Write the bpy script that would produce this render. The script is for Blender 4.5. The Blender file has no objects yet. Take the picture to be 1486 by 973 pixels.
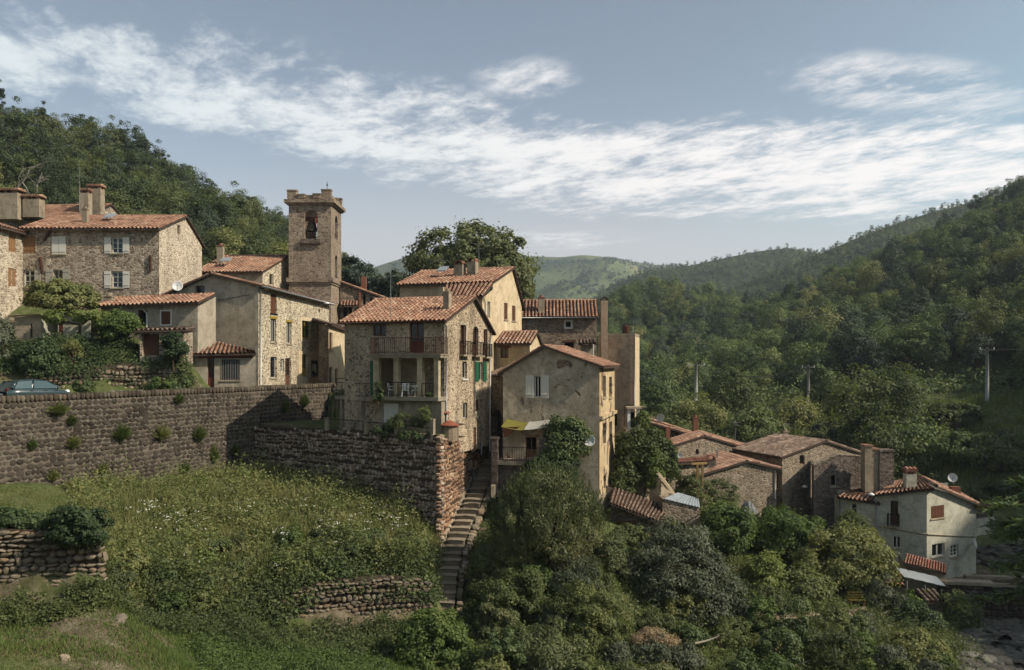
import bpy, math, random
import numpy as np
from mathutils import Vector

random.seed(7)
rng = np.random.default_rng(11)
SC = bpy.context.scene
COL = SC.collection
R = math.radians

# ------------------------------------------------------------------ camera, sky, sun, exposure
F, CX, HY, W0, H0 = 1238.0, 743.0, 522.0, 1486.0, 973.0      # photo geometry: focal length, centre, eye line (pixels)
cam_d = bpy.data.cameras.new('camera')
cam = bpy.data.objects.new('camera', cam_d)
COL.objects.link(cam)
cam.location = (0, 0, 0)
cam.rotation_euler = (R(90), 0, 0)
cam_d.sensor_width = 36.0
cam_d.lens = 36.0 * F / W0
cam_d.shift_y = (HY - H0 / 2) / W0
cam_d.clip_start, cam_d.clip_end = 0.3, 20000
SC.camera = cam
SC.view_settings.view_transform = 'Standard'
SC.view_settings.look = 'None'
SC.view_settings.exposure = 1.48
SC.view_settings.gamma = 1.0
SC.cycles.max_bounces = 5
SC.cycles.diffuse_bounces = 3
SC.cycles.glossy_bounces = 2
SC.cycles.transmission_bounces = 3
SC.cycles.transparent_max_bounces = 6
SC.cycles.volume_bounces = 0
SC.cycles.use_adaptive_sampling = True
SC.cycles.adaptive_threshold = 0.02
SC.cycles.use_denoising = True

SUN_EL, SUN_AZ = 39.0, 109.0              # azimuth clockwise from +Y (the viewing direction)
sun_dir = Vector((math.sin(R(SUN_AZ)) * math.cos(R(SUN_EL)), math.cos(R(SUN_AZ)) * math.cos(R(SUN_EL)), math.sin(R(SUN_EL))))
sl = bpy.data.lights.new('sun', 'SUN')
sl.energy, sl.angle, sl.color = 2.0, R(0.6), (1.0, 0.89, 0.74)
so = bpy.data.objects.new('sun', sl)
COL.objects.link(so)
so.rotation_euler = sun_dir.to_track_quat('Z', 'Y').to_euler()
so.location = (60, -20, 80)


class NT:
    """short hand for node trees"""
    def __init__(s, nt):
        s.t = nt
        nt.nodes.clear()

    def n(s, typ, props=None, **ins):
        nd = s.t.nodes.new(typ)
        for k, v in (props or {}).items():
            setattr(nd, k, v)
        for k, v in ins.items():
            key = k.replace('_', ' ')
            sock = nd.inputs[int(k[1:])] if k[0] == 'i' and k[1:].isdigit() else nd.inputs[key]
            if hasattr(v, 'is_linked'):
                s.t.links.new(v, sock)
            else:
                sock.default_value = v
        return nd

    def m(s, op, a, b=0.0, c=0.0, clamp=False):
        nd = s.n('ShaderNodeMath', {'operation': op, 'use_clamp': clamp}, i0=a, i1=b, i2=c)
        return nd.outputs[0]

    def mix(s, fac, a, b, mode='MIX'):
        nd = s.n('ShaderNodeMix', {'data_type': 'RGBA', 'blend_type': mode}, i0=fac, i6=a, i7=b)
        return nd.outputs[2]

    def ramp(s, fac, stops, interp='LINEAR'):
        nd = s.n('ShaderNodeValToRGB', i0=fac)
        cr = nd.color_ramp
        cr.interpolation = interp
        while len(cr.elements) > 1:
            cr.elements.remove(cr.elements[-1])
        for i, (p, c) in enumerate(stops):
            e = cr.elements[0] if i == 0 else cr.elements.new(p)
            e.position = p
            e.color = c if len(c) == 4 else (*c, 1)
        return nd.outputs[0]

    def smooth(s, x, lo, hi):
        nd = s.n('ShaderNodeMapRange', {'interpolation_type': 'SMOOTHSTEP'}, i0=x, i1=lo, i2=hi, i3=0.0, i4=1.0)
        return nd.outputs[0]

    def noise(s, vec, scale, detail=4.0, rough=0.55, dist=0.0):
        return s.n('ShaderNodeTexNoise', Vector=vec, Scale=scale, Detail=detail, Roughness=rough, Distortion=dist).outputs[0]


def grey_down(c, k):
    l = 0.3 * c[0] + 0.6 * c[1] + 0.1 * c[2]
    return tuple(q + (l - q) * k for q in c[:3]) + (1.0,)


def lin(h):
    """'rrggbb' (sRGB) -> linear rgba"""
    o = []
    for i in (0, 2, 4):
        c = int(h[i:i + 2], 16) / 255
        o.append(c / 12.92 if c <= 0.04045 else ((c + 0.055) / 1.055) ** 2.4)
    return (*o, 1.0)


world = bpy.data.worlds.new('World')
SC.world = world
world.use_nodes = True
w = NT(world.node_tree)
geo = w.n('ShaderNodeTexCoord')
sep = w.n('ShaderNodeSeparateXYZ', i0=geo.outputs['Generated'])
sx, sy, sz = sep.outputs
zc = w.m('MAXIMUM', sz, 0.012)
cu = w.m('DIVIDE', sx, zc)                 # position on a flat cloud deck
cv = w.m('DIVIDE', sy, zc)
sky = w.n('ShaderNodeTexSky', {'sky_type': 'NISHITA', 'sun_disc': False, 'sun_elevation': R(SUN_EL), 'sun_rotation': R(SUN_AZ),
                               'altitude': 500.0, 'air_density': 1.0, 'dust_density': 2.5, 'ozone_density': 1.5})
bw = w.n('ShaderNodeRGBToBW', i0=sky.outputs[0]).outputs[0]
grey = w.n('ShaderNodeCombineColor', i0=w.m('MULTIPLY', bw, 0.97), i1=w.m('MULTIPLY', bw, 1.0), i2=w.m('MULTIPLY', bw, 1.05)).outputs[0]
base = w.mix(0.55, sky.outputs[0], grey)
base = w.mix(1.0, base, w.mix(w.smooth(cu, 0.4, 2.6), (0.385, 0.405, 0.40, 1), (0.36, 0.45, 0.44, 1)), 'MULTIPLY')
# cirrus: one long band along the valley (v as a function of u), a detached sheet on the sunny side, a few wisps
rot_p = w.n('ShaderNodeCombineXYZ', i0=w.m('ADD', w.m('MULTIPLY', cu, 0.90), w.m('MULTIPLY', cv, 0.43)),
            i1=w.m('ADD', w.m('MULTIPLY', cu, -0.43), w.m('MULTIPLY', cv, 0.90)), i2=0.0).outputs[0]
stretch = w.n('ShaderNodeMapping', {'vector_type': 'POINT'}, Vector=rot_p, Scale=(1.0, 0.6, 1.0)).outputs[0]
n_big = w.noise(rot_p, 0.55, 3.0, 0.5)
n_str = w.noise(stretch, 2.6, 12.0, 0.66, 0.25)
n_fine = w.noise(stretch, 9.0, 10.0, 0.72, 0.3)
tex = w.m('ADD', w.m('MULTIPLY', n_str, 0.62), w.m('MULTIPLY', n_fine, 0.38))
line = w.m('ADD', 3.36, w.m('ADD', w.m('MULTIPLY', w.m('MINIMUM', cu, 0.0), 0.66), w.m('MULTIPLY', w.m('MAXIMUM', cu, 0.0), 0.08)))
off = w.m('SUBTRACT', cv, line)                      # distance behind the front edge of the band
off = w.m('ADD', off, w.m('MULTIPLY', w.m('SUBTRACT', n_big, 0.5), 1.1))
upper = w.smooth(off, -0.55, 0.75)
wide = w.smooth(cu, -1.8, 0.6)
lower = w.m('SUBTRACT', 1.0, w.smooth(off, w.m('ADD', 0.7, w.m('MULTIPLY', wide, 0.5)), w.m('ADD', 1.5, w.m('MULTIPLY', wide, 1.9))))
band = w.m('MULTIPLY', upper, lower)
du = w.m('DIVIDE', w.m('SUBTRACT', cu, 1.42), 0.66)
dv = w.m('DIVIDE', w.m('SUBTRACT', cv, w.m('ADD', 3.12, w.m('MULTIPLY', w.m('SUBTRACT', cu, 1.4), 0.35))), 0.36)
patch = w.m('SUBTRACT', 1.0, w.smooth(w.m('ADD', w.m('ADD', w.m('MULTIPLY', du, du), w.m('MULTIPLY', dv, dv)), w.m('MULTIPLY', w.m('SUBTRACT', tex, 0.5), 3.0)), 0.0, 1.5))
du2 = w.m('DIVIDE', w.m('SUBTRACT', cu, 0.05), 0.24)
dv2 = w.m('DIVIDE', w.m('SUBTRACT', cv, 3.05), 0.3)
wisp = w.m('MULTIPLY', 0.55, w.m('SUBTRACT', 1.0, w.smooth(w.m('ADD', w.m('ADD', w.m('MULTIPLY', du2, du2), w.m('MULTIPLY', dv2, dv2)), w.m('MULTIPLY', w.m('SUBTRACT', tex, 0.5), 3.0)), 0.0, 1.5)))
du3 = w.m('DIVIDE', w.m('SUBTRACT', cu, 0.35), 0.9)
dv3 = w.m('DIVIDE', w.m('SUBTRACT', cv, 7.2), 0.75)
low_c = w.m('MULTIPLY', 0.6, w.m('SUBTRACT', 1.0, w.smooth(w.m('ADD', w.m('ADD', w.m('MULTIPLY', du3, du3), w.m('MULTIPLY', dv3, dv3)), w.m('MULTIPLY', w.m('SUBTRACT', tex, 0.5), 3.0)), 0.0, 1.5)))
dens = w.m('MAXIMUM', w.m('MAXIMUM', band, low_c), w.m('MAXIMUM', w.m('MULTIPLY', patch, 0.75), wisp))
cover = w.smooth(w.m('ADD', w.m('MULTIPLY', dens, 0.66), w.m('MULTIPLY', w.m('SUBTRACT', tex, 0.5), 3.3)), 0.16, 0.86)
cover = w.m('MULTIPLY', w.m('MULTIPLY', cover, w.smooth(dens, 0.0, 0.4)), 0.92)
veil = w.m('MULTIPLY', w.smooth(cv, 2.8, 8.5), 0.66)
veil_c = w.mix(veil, base, (1.95, 1.82, 1.78, 1))
cloud = w.mix(cover, veil_c, w.mix(w.smooth(cu, -2.0, 1.2), (2.2, 2.4, 2.45, 1), (3.0, 2.85, 2.75, 1)))
hor = w.smooth(sz, -0.05, 0.01)
bg = w.n('ShaderNodeBackground', Color=cloud, Strength=0.14)
out = w.n('ShaderNodeOutputWorld', Surface=bg.outputs[0])


# ------------------------------------------------------------------ helpers
def P(px, py, D):
    """photo pixel + distance -> point in the world"""
    return np.array(((px - CX) / F * D, D, (HY - py) / F * D))


class MB:
    """collects faces for one mesh"""
    def __init__(s):
        s.v, s.f = [], []

    def poly(s, *pts):
        b = len(s.v)
        s.v += [tuple(map(float, p)) for p in pts]
        s.f.append(tuple(range(b, b + len(pts))))
        return s

    def add(s, vs, fs):
        b = len(s.v)
        s.v += [tuple(map(float, p)) for p in vs]
        s.f += [tuple(i + b for i in f) for f in fs]
        return s

    def obox(s, o, ex, ey, ez):
        o, ex, ey, ez = (np.array(q, float) for q in (o, ex, ey, ez))
        vs = [o, o + ex, o + ex + ey, o + ey, o + ez, o + ex + ez, o + ex + ey + ez, o + ey + ez]
        return s.add(vs, [(0, 3, 2, 1), (4, 5, 6, 7), (0, 1, 5, 4), (1, 2, 6, 5), (2, 3, 7, 6), (3, 0, 4, 7)])

    def box(s, c, sx, sy, sz, ang=0.0):
        """box standing on c"""
        ca, sa = math.cos(ang), math.sin(ang)
        ex, ey = np.array((ca, sa, 0)) * sx, np.array((-sa, ca, 0)) * sy
        return s.obox(np.array(c, float) - ex / 2 - ey / 2, ex, ey, (0, 0, sz))

    def tube(s, pts, r, n=6, cap=True):
        pts = [np.array(p, float) for p in pts]
        rs = r if isinstance(r, (list, tuple)) else [r] * len(pts)
        b = len(s.v)
        ref = None
        for i, p in enumerate(pts):
            t = pts[min(i + 1, len(pts) - 1)] - pts[max(i - 1, 0)]
            t = t / (np.linalg.norm(t) + 1e-9)
            if ref is None:
                ref = np.array((0, 0, 1.)) if abs(t[2]) < 0.9 else np.array((1., 0, 0))
            a = np.cross(t, ref)
            a /= np.linalg.norm(a) + 1e-9
            c = np.cross(a, t)
            ref = c
            for k in range(n):
                th = 2 * math.pi * k / n
                s.v.append(tuple(p + rs[i] * (math.cos(th) * a + math.sin(th) * c)))
        for i in range(len(pts) - 1):
            for k in range(n):
                k2 = (k + 1) % n
                s.f.append((b + i * n + k, b + i * n + k2, b + (i + 1) * n + k2, b + (i + 1) * n + k))
        if cap:
            s.f.append(tuple(b + k for k in range(n)))
            s.f.append(tuple(b + (len(pts) - 1) * n + k for k in reversed(range(n))))
        return s

    def lathe(s, c, prof, n=14, axis=None):
        """profile of (radius, height) about c; axis optional direction"""
        ax = np.array(axis if axis is not None else (0, 0, 1), float)
        ax /= np.linalg.norm(ax)
        ref = np.array((1., 0, 0)) if abs(ax[0]) < 0.9 else np.array((0, 1., 0))
        a = np.cross(ax, ref)
        a /= np.linalg.norm(a)
        d = np.cross(ax, a)
        b = len(s.v)
        for r, h in prof:
            for k in range(n):
                th = 2 * math.pi * k / n
                s.v.append(tuple(np.array(c, float) + ax * h + r * (math.cos(th) * a + math.sin(th) * d)))
        for i in range(len(prof) - 1):
            for k in range(n):
                k2 = (k + 1) % n
                s.f.append((b + i * n + k, b + i * n + k2, b + (i + 1) * n + k2, b + (i + 1) * n + k))
        return s

    def prism(s, poly, dvec):
        """closed prism: polygon (3D points) swept along dvec"""
        n = len(poly)
        d = np.array(dvec, float)
        vs = [np.array(p, float) for p in poly] + [np.array(p, float) + d for p in poly]
        fs = [tuple(range(n)), tuple(range(2 * n - 1, n - 1, -1))]
        fs += [(i, n + i, n + (i + 1) % n, (i + 1) % n) for i in range(n)]
        return s.add(vs, fs)

    def build(s, name, mat, parent=None, smooth=False):
        base = root_loc(parent)
        if name in ('side_wall', 'undercroft_side', 'passage_side') and len(s.f) > 1:      # each sheet a part of its own
            for f in s.f:
                MB().poly(*[s.v[i] for i in f]).build(name + '_', mat, parent).name = name
            return None
        me = bpy.data.meshes.new(name)
        vs = [(x - base[0], y - base[1], z - base[2]) for x, y, z in s.v]
        me.from_pydata(vs, [], s.f)
        return link(name, me, mat, parent, smooth)


def root_loc(o):
    if o is None:
        return (0.0, 0.0, 0.0)
    while o.parent is not None:
        o = o.parent
    return tuple(o.location)


def link(name, me, mat, parent=None, smooth=False):
    o = bpy.data.objects.new(name, me)
    COL.objects.link(o)
    if mat is not None and not me.materials:
        me.materials.append(mat)
    if smooth:
        me.shade_smooth()
    if parent is not None:
        o.parent = parent
    return o


def mesh_np(name, v, f, mat, parent=None, smooth=False):
    """fast mesh from numpy arrays; f is (n,3) or (n,4)"""
    base = np.array(root_loc(parent))
    v = np.asarray(v, np.float32) - base.astype(np.float32)
    f = np.asarray(f, np.int32)
    me = bpy.data.meshes.new(name)
    k = f.shape[1]
    me.vertices.add(len(v))
    me.vertices.foreach_set('co', v.ravel())
    me.loops.add(f.size)
    me.loops.foreach_set('vertex_index', f.ravel())
    me.polygons.add(len(f))
    me.polygons.foreach_set('loop_start', np.arange(0, f.size, k, dtype=np.int32))
    me.polygons.foreach_set('loop_total', np.full(len(f), k, np.int32))
    me.update(calc_edges=True)
    return link(name, me, mat, parent, smooth)


def tag(o, label, cat, group=None):
    o['label'], o['category'] = label, cat
    if group:
        o['group'] = group
    return o


def kind(o, k):
    o['kind'] = k
    return o


def thing(name, label, cat, loc, group=None):
    o = bpy.data.objects.new(name, None)
    COL.objects.link(o)
    o.location = [float(c) for c in loc]
    o.empty_display_size = 0.3
    return tag(o, label, cat, group)


def copy_tree(o, loc, label=None, group=None, scale=None, rz=0.0, parent=None):
    c = o.copy()
    COL.objects.link(c)
    if parent is None:
        c.location = [float(q) for q in loc]
        c.rotation_euler = (0, 0, rz)
        if scale is not None:
            c.scale = scale if hasattr(scale, '__len__') else (scale,) * 3
        if label:
            c['label'] = label
        if group:
            c['group'] = group
    else:
        c.parent = parent
    for ch in list(o.children):
        copy_tree(ch, None, parent=c)
    return c
# ------------------------------------------------------------------ materials
def new_mat(name):
    m = bpy.data.materials.new(name)
    m.use_nodes = True
    return m, NT(m.node_tree)


def finish(t, col, rough=0.9, bump=None, bstr=0.4, bdist=0.05, spec=0.2, **kw):
    ins = dict(Base_Color=col, Roughness=rough)
    bs = t.n('ShaderNodeBsdfPrincipled', **ins, **kw)
    bs.inputs['Specular IOR Level'].default_value = spec
    if bump is not None:
        bp = t.n('ShaderNodeBump', Strength=bstr, Distance=bdist, Height=bump)
        t.t.links.new(bp.outputs[0], bs.inputs['Normal'])
    t.n('ShaderNodeOutputMaterial', Surface=bs.outputs[0])
    return bs


def rand_island(t):
    g = t.n('ShaderNodeNewGeometry').outputs['Random Per Island']
    o = t.n('ShaderNodeObjectInfo').outputs['Random']
    return t.m('FRACT', t.m('ADD', g, o))


def obj_co(t):
    return t.n('ShaderNodeTexCoord').outputs['Object']


def rubble(name, cols, mortar, scale=3.2, edge=0.06, flat=1.7, bstr=0.8, dirt=0.35, warp=0.12, gain=1.35, soft=0.25):
    """facing of irregular stones in mortar, for walls too far to tell the stones apart"""
    m, t = new_mat(name)
    co = obj_co(t)
    wn = t.n('ShaderNodeTexNoise', Vector=co, Scale=2.3, Detail=3.0)
    co2 = t.n('ShaderNodeVectorMath', {'operation': 'MULTIPLY_ADD'}, i0=wn.outputs[1], i1=(warp * 2,) * 3, i2=co).outputs[0]
    mp = t.n('ShaderNodeMapping', Vector=co2, Scale=(1, 1, flat)).outputs[0]
    v1 = t.n('ShaderNodeTexVoronoi', {'feature': 'F1'}, Vector=mp, Scale=scale, Randomness=0.95)
    v2 = t.n('ShaderNodeTexVoronoi', {'feature': 'DISTANCE_TO_EDGE'}, Vector=mp, Scale=scale, Randomness=0.95)
    r = t.n('ShaderNodeSeparateColor', i0=v1.outputs['Color']).outputs
    n = len(cols)
    sc = t.ramp(r[0], [(i / n, grey_down(lin(c), 0.28)) for i, c in enumerate(cols)], 'CONSTANT')
    sc = t.mix(soft, sc, grey_down(lin(mortar), 0.22))
    fn = t.noise(co, 14.0, 5.0, 0.65)
    sc = t.mix(0.55, sc, t.ramp(fn, [(0.3, (0.28, 0.27, 0.26)), (0.7, (1.35, 1.35, 1.35))]), 'MULTIPLY')
    en = t.m('ADD', v2.outputs[0], t.m('MULTIPLY', t.m('SUBTRACT', fn, 0.5), 0.09))
    # a few stones wear their render coat
    keep = t.m('MULTIPLY', t.m('SUBTRACT', t.noise(co, 0.55, 4.0, 0.6), 0.5), 0.35)
    mask = t.smooth(t.m('SUBTRACT', en, t.m('MAXIMUM', keep, 0.0)), edge * 0.5, edge * 1.5)
    mc = t.mix(0.6, grey_down(lin(mortar), 0.22), t.ramp(t.noise(co, 7.0, 6.0, 0.7), [(0.3, (0.55, 0.55, 0.55)), (0.7, (1.15, 1.15, 1.15))]), 'MULTIPLY')
    col = t.mix(mask, mc, sc)
    st = t.noise(t.n('ShaderNodeMapping', Vector=co, Scale=(1.0, 1.0, 0.3)).outputs[0], 0.8, 5.0, 0.65)
    col = t.mix(dirt, col, t.ramp(st, [(0.34, (0.30, 0.28, 0.26)), (0.58, (1.15, 1.15, 1.15))]), 'MULTIPLY')
    col = t.mix(1.0, col, (gain, gain, gain, 1), 'MULTIPLY')
    h = t.m('ADD', t.m('MULTIPLY', t.smooth(en, 0.0, edge * 2.2), t.m('ADD', 0.6, t.m('MULTIPLY', r[1], 0.4))), t.m('MULTIPLY', fn, 0.35))
    finish(t, col, 0.95, h, bstr, 0.07, 0.1)
    return m


def plaster(name, c1, c2, dark=0.5, patch=None, bstr=0.35, streak=0.38):
    m, t = new_mat(name)
    co = obj_co(t)
    a = t.noise(co, 0.6, 6.0, 0.65, 0.4)
    col = t.mix(t.smooth(a, 0.35, 0.66), lin(c1), lin(c2))
    bl = t.noise(co, 1.7, 7.0, 0.7, 0.8)
    col = t.mix(0.6, col, t.ramp(bl, [(0.36, (0.48, 0.46, 0.43)), (0.48, (0.92, 0.92, 0.91)), (0.66, (1.22, 1.21, 1.19))]), 'MULTIPLY')
    st = t.noise(t.n('ShaderNodeMapping', Vector=co, Scale=(1.6, 1.6, 0.3)).outputs[0], 1.1, 7.0, 0.72)
    col = t.mix(streak, col, t.ramp(st, [(0.34, (dark, dark * 0.97, dark * 0.92)), (0.58, (1.05, 1.05, 1.05))]), 'MULTIPLY')
    fn = t.noise(co, 9.0, 6.0, 0.72)
    col = t.mix(0.5, col, t.ramp(fn, [(0.3, (0.62, 0.6, 0.58)), (0.66, (1.12, 1.12, 1.12))]), 'MULTIPLY')
    h = t.m('ADD', t.m('MULTIPLY', fn, 0.6), t.m('MULTIPLY', t.noise(co, 2.6, 4.0, 0.6), 0.8))
    if patch:
        mp = t.n('ShaderNodeMapping', Vector=co, Scale=(1, 1, 1.7)).outputs[0]
        v1 = t.n('ShaderNodeTexVoronoi', Vector=mp, Scale=3.6)
        v2 = t.n('ShaderNodeTexVoronoi', {'feature': 'DISTANCE_TO_EDGE'}, Vector=mp, Scale=3.6)
        rr = t.n('ShaderNodeSeparateColor', i0=v1.outputs['Color']).outputs[0]
        stc = t.mix(t.smooth(v2.outputs[0], 0.02, 0.09), lin('8a7c68'), t.ramp(rr, [(0, lin('6b5746')), (0.35, lin('4d4038')), (0.6, lin('806a55')), (0.85, lin('5c4437'))], 'CONSTANT'))
        pm = t.smooth(t.m('ADD', t.noise(co, 0.45, 5.0, 0.62, 0.6), t.m('MULTIPLY', fn, 0.08)), patch, patch + 0.035)
        col = t.mix(pm, col, stc)
        h = t.m('ADD', h, t.m('MULTIPLY', pm, -0.6))
    finish(t, col, 0.93, h, bstr, 0.05, 0.12)
    return m


def stone_piece(name, cols, rough_n=9.0):
    """stones that are objects or islands of their own"""
    m, t = new_mat(name)
    r = rand_island(t)
    n = len(cols)
    c = t.ramp(r, [(i / (n - 1), lin(k)) for i, k in enumerate(cols)])
    gp = t.n('ShaderNodeNewGeometry').outputs['Position']
    fn = t.noise(gp, rough_n, 6.0, 0.7)
    c = t.mix(0.7, c, t.ramp(fn, [(0.28, (0.4, 0.4, 0.4)), (0.72, (1.3, 1.28, 1.22))]), 'MULTIPLY')
    bigs = t.noise(t.n('ShaderNodeMapping', Vector=gp, Scale=(1, 1, 0.45)).outputs[0], 0.35, 6.0, 0.65)
    c = t.mix(0.75, c, t.ramp(bigs, [(0.33, (0.5, 0.5, 0.49)), (0.5, (0.95, 0.95, 0.95)), (0.68, (1.4, 1.38, 1.33))]), 'MULTIPLY')
    li = t.smooth(t.noise(gp, 2.2, 5.0, 0.65), 0.56, 0.7)
    c = t.mix(t.m('MULTIPLY', li, 0.35), c, lin('8d8a7c'))
    finish(t, c, 0.95, fn, 0.6, 0.06, 0.1)
    return m


def simple(name, c, rough=0.7, spec=0.3, var=0.35, scale=5.0, metal=0.0, bstr=0.15):
    m, t = new_mat(name)
    fn = t.noise(obj_co(t), scale, 6.0, 0.68)
    col = t.mix(var, lin(c), t.ramp(fn, [(0.3, (0.45, 0.44, 0.42)), (0.68, (1.2, 1.2, 1.2))]), 'MULTIPLY')
    finish(t, col, rough, fn, bstr, 0.02, spec, Metallic=metal)
    return m


def tiles_mat(name, cols, lichen=0.4):
    m, t = new_mat(name)
    r = rand_island(t)
    n = len(cols)
    c = t.ramp(r, [(i / (n - 1), grey_down(lin(k), 0.26)) for i, k in enumerate(cols)])
    gp = t.n('ShaderNodeNewGeometry').outputs['Position']
    a = t.noise(gp, 0.7, 6.0, 0.65)
    c = t.mix(0.6, c, t.ramp(a, [(0.36, (0.36, 0.36, 0.36)), (0.6, (1.15, 1.13, 1.12))]), 'MULTIPLY')
    b = t.noise(gp, 6.0, 6.0, 0.7)
    c = t.mix(t.m('MULTIPLY', t.smooth(b, 0.52, 0.68), lichen), c, lin('5f5a4a'))
    finish(t, c, 0.88, b, 0.35, 0.03, 0.15)
    return m


def wood(name, c1, c2):
    m, t = new_mat(name)
    co = obj_co(t)
    g = t.noise(t.n('ShaderNodeMapping', Vector=co, Scale=(9, 9, 1.0)).outputs[0], 2.5, 5.0, 0.6)
    finish(t, t.mix(g, lin(c1), lin(c2)), 0.75, g, 0.25, 0.02, 0.2)
    return m


def leaf_mat(name, cols, trans=0.35, rough=0.6, big=0.35, spec=0.25):
    """leaves: every leaf (mesh island) takes its own colour, clumps drift in hue"""
    m, t = new_mat(name)
    r = t.n('ShaderNodeNewGeometry').outputs['Random Per Island']
    oi = t.n('ShaderNodeObjectInfo').outputs['Random']
    n = len(cols)
    gp = t.n('ShaderNodeNewGeometry').outputs['Position']
    pn = t.noise(gp, big, 3.0, 0.6)
    fac = t.m('ADD', t.m('MULTIPLY', r, 0.45), t.m('ADD', t.m('MULTIPLY', t.m('SUBTRACT', pn, 0.3), 0.9), t.m('MULTIPLY', t.m('SUBTRACT', oi, 0.5), 0.7)), clamp=True)
    c = t.ramp(fac, [(i / (n - 1), k) for i, k in enumerate(cols)])
    bs = t.n('ShaderNodeBsdfPrincipled', Base_Color=c, Roughness=rough)
    bs.inputs['Specular IOR Level'].default_value = spec
    tr = t.n('ShaderNodeBsdfTranslucent', Color=t.mix(1.0, c, (1.25, 1.3, 0.6, 1), 'MULTIPLY'))
    mx = t.n('ShaderNodeMixShader', i0=trans, i1=bs.outputs[0], i2=tr.outputs[0])
    t.n('ShaderNodeOutputMaterial', Surface=mx.outputs[0])
    return m


M = {}
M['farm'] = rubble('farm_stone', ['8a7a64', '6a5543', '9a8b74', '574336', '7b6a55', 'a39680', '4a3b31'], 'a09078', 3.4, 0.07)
M['farm_lit'] = rubble('farm_stone_sunlit', ['9c8a70', '7a6650', 'b09f84', '655140', '8c7a62', 'b8aa92'], 'b3a48a', 3.0, 0.09)  # farm stone in paler colours, sunlight painted in for the sunny walls
M['dots'] = rubble('dotted_stone', ['6b5a47', '8c7a60', '4c3f33', 'a08e70', '5d4a3a', '77644e'], 'c4b594', 3.7, 0.11, 1.2, 0.7, 0.3, 0.16, 1.2, 0.15)
M['tower'] = rubble('tower_stone', ['7d6b55', '6a5644', '8d7b63', '54423a', '766450', '85735c'], '8f7e67', 3.0, 0.06, 1.8, 0.7, 0.35)
M['brown_stone'] = rubble('brown_stone', ['6f5d4a', '594838', '80705b', '4a3a30', '66533f', '917f66'], '86755f', 3.4, 0.06)
M['dark_stone'] = rubble('dark_stone', ['5a4c42', '463a34', '6a5a4d', '3d322d', '75685a'], '6f6356', 3.6, 0.06)
M['cent'] = rubble('ochre_render_stone', ['7f6c55', '64513f', '8f7d63', '4e3f34', '86735a', '9a886e'], 'ac9878', 3.6, 0.10, 1.4, 0.7, 0.6, 0.2, 1.35, 0.2)
M['low_stone'] = rubble('valley_stone', ['7a6b56', '5d4f40', '8f8069', '4b4036', '6e5e4b'], '8f8068', 3.2, 0.08)
M['pl_grey'] = plaster('grey_render', 'a69d8c', '938a79', 0.5)
M['pl_patio'] = plaster('worn_render', 'bcb09c', 'a0937f', 0.42, 0.595, 0.8)
M['pl_cream'] = plaster('cream_render', 'cdbc9e', 'c0ae8e', 0.66, None, 0.25, 0.35)
M['pl_creamdark'] = plaster('cream_render_shaded', 'b8a98c', 'a6967a', 0.55)  # cream render darkened, shade painted in for walls away from the sun
M['pl_pink'] = plaster('pinkish_render', 'a5917d', '99846f', 0.6, None, 0.35, 0.4)
M['pl_white'] = plaster('greyish_white_render', 'bab8a8', 'aeac9c', 0.75, None, 0.2, 0.4)
M['pl_chim'] = plaster('chimney_render', 'a0937f', '8c7f6c', 0.55)
M['pl_ruin'] = plaster('flaking_yellow_render', 'cdb997', 'b5a07c', 0.45, 0.57)
M['pl_concrete'] = plaster('pale_concrete', 'a09582', '8a7f6d', 0.55)
M['tile'] = tiles_mat('terracotta_tiles', ['8c5c40', '9a6a4a', 'a87a58', '9c6c4c', 'b08a68', '845640'])
M['tile_pink'] = tiles_mat('pinkish_terracotta_tiles', ['84593f', '94694c', 'a47a5c', '8c6044', 'b08c70', '785040'])
M['tile_old'] = tiles_mat('old_weathered_tiles', ['64503f', '7c6350', '927862', '70594a', 'a08872'], 0.6)
M['tile_orange'] = tiles_mat('bright_orange_tiles', ['935c42', 'a66c50', '9a644a', 'b07c60'], 0.15)
M['tile_bed'] = simple('dark_channel_tiles', '3f2e24', 0.95, 0.05, 0.6, 4.0)  # dirty channel tiles, darkened further so the tile columns stand out
M['eave'] = simple('eave_wood', '4c4038', 0.85, 0.1)
M['coping'] = stone_piece('coping_stones', ['4e463d', '5d5348', '443c34', '686052', '564c42'])
M['ashlar'] = stone_piece('retaining_wall_stones', ['413b35', '4c453e', '38332e', '564e46', '463f39', '5f574e'])
M['mortar'] = simple('pale_mortar', '6b6358', 0.95, 0.05, 0.6, 3.0)
M['cobble'] = stone_piece('terrace_wall_stones', ['7c6c60', 'a08f80', '685a50', 'b3a392', '8c7464', 'c4b6a4', '7a6e64'])
M['cobble_lit'] = stone_piece('terrace_stones_sunlit', ['7a5c4c', '967a64', '6a4e40', 'a38b74', '855f4c', 'b29c84'])  # terrace stones in warmer colours, sun tint painted in for the sunny face
M['joint'] = simple('dark_joint_earth', '4a4036', 0.98, 0.03, 0.6, 3.0)
M['field'] = stone_piece('dry_wall_stones', ['6f685c', '85796a', '5d574d', '958976', '7c6b58', '68604f'])
M['riverstone'] = stone_piece('river_boulders', ['504e49', '64625b', '44423d', '7a786f'])
M['step'] = stone_piece('stair_stone', ['847a6b', '958a79', '766d5f', 'a39783'])
M['glass'] = simple('dark_window_glass', '14171a', 0.12, 0.6, 0.1)
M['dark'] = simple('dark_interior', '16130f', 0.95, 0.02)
M['w_white'] = wood('white_painted_wood', 'b9b5aa', 'cfccc2')
M['w_grey'] = wood('weathered_grey_wood', '8f8a7e', 'a5a094')
M['w_brown'] = wood('brown_wood', '4a3022', '62402c')
M['w_tan'] = wood('tan_wood', '77583c', '8d6b49')
M['w_red'] = wood('red_brown_door_wood', '4d2a20', '63362a')
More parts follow.
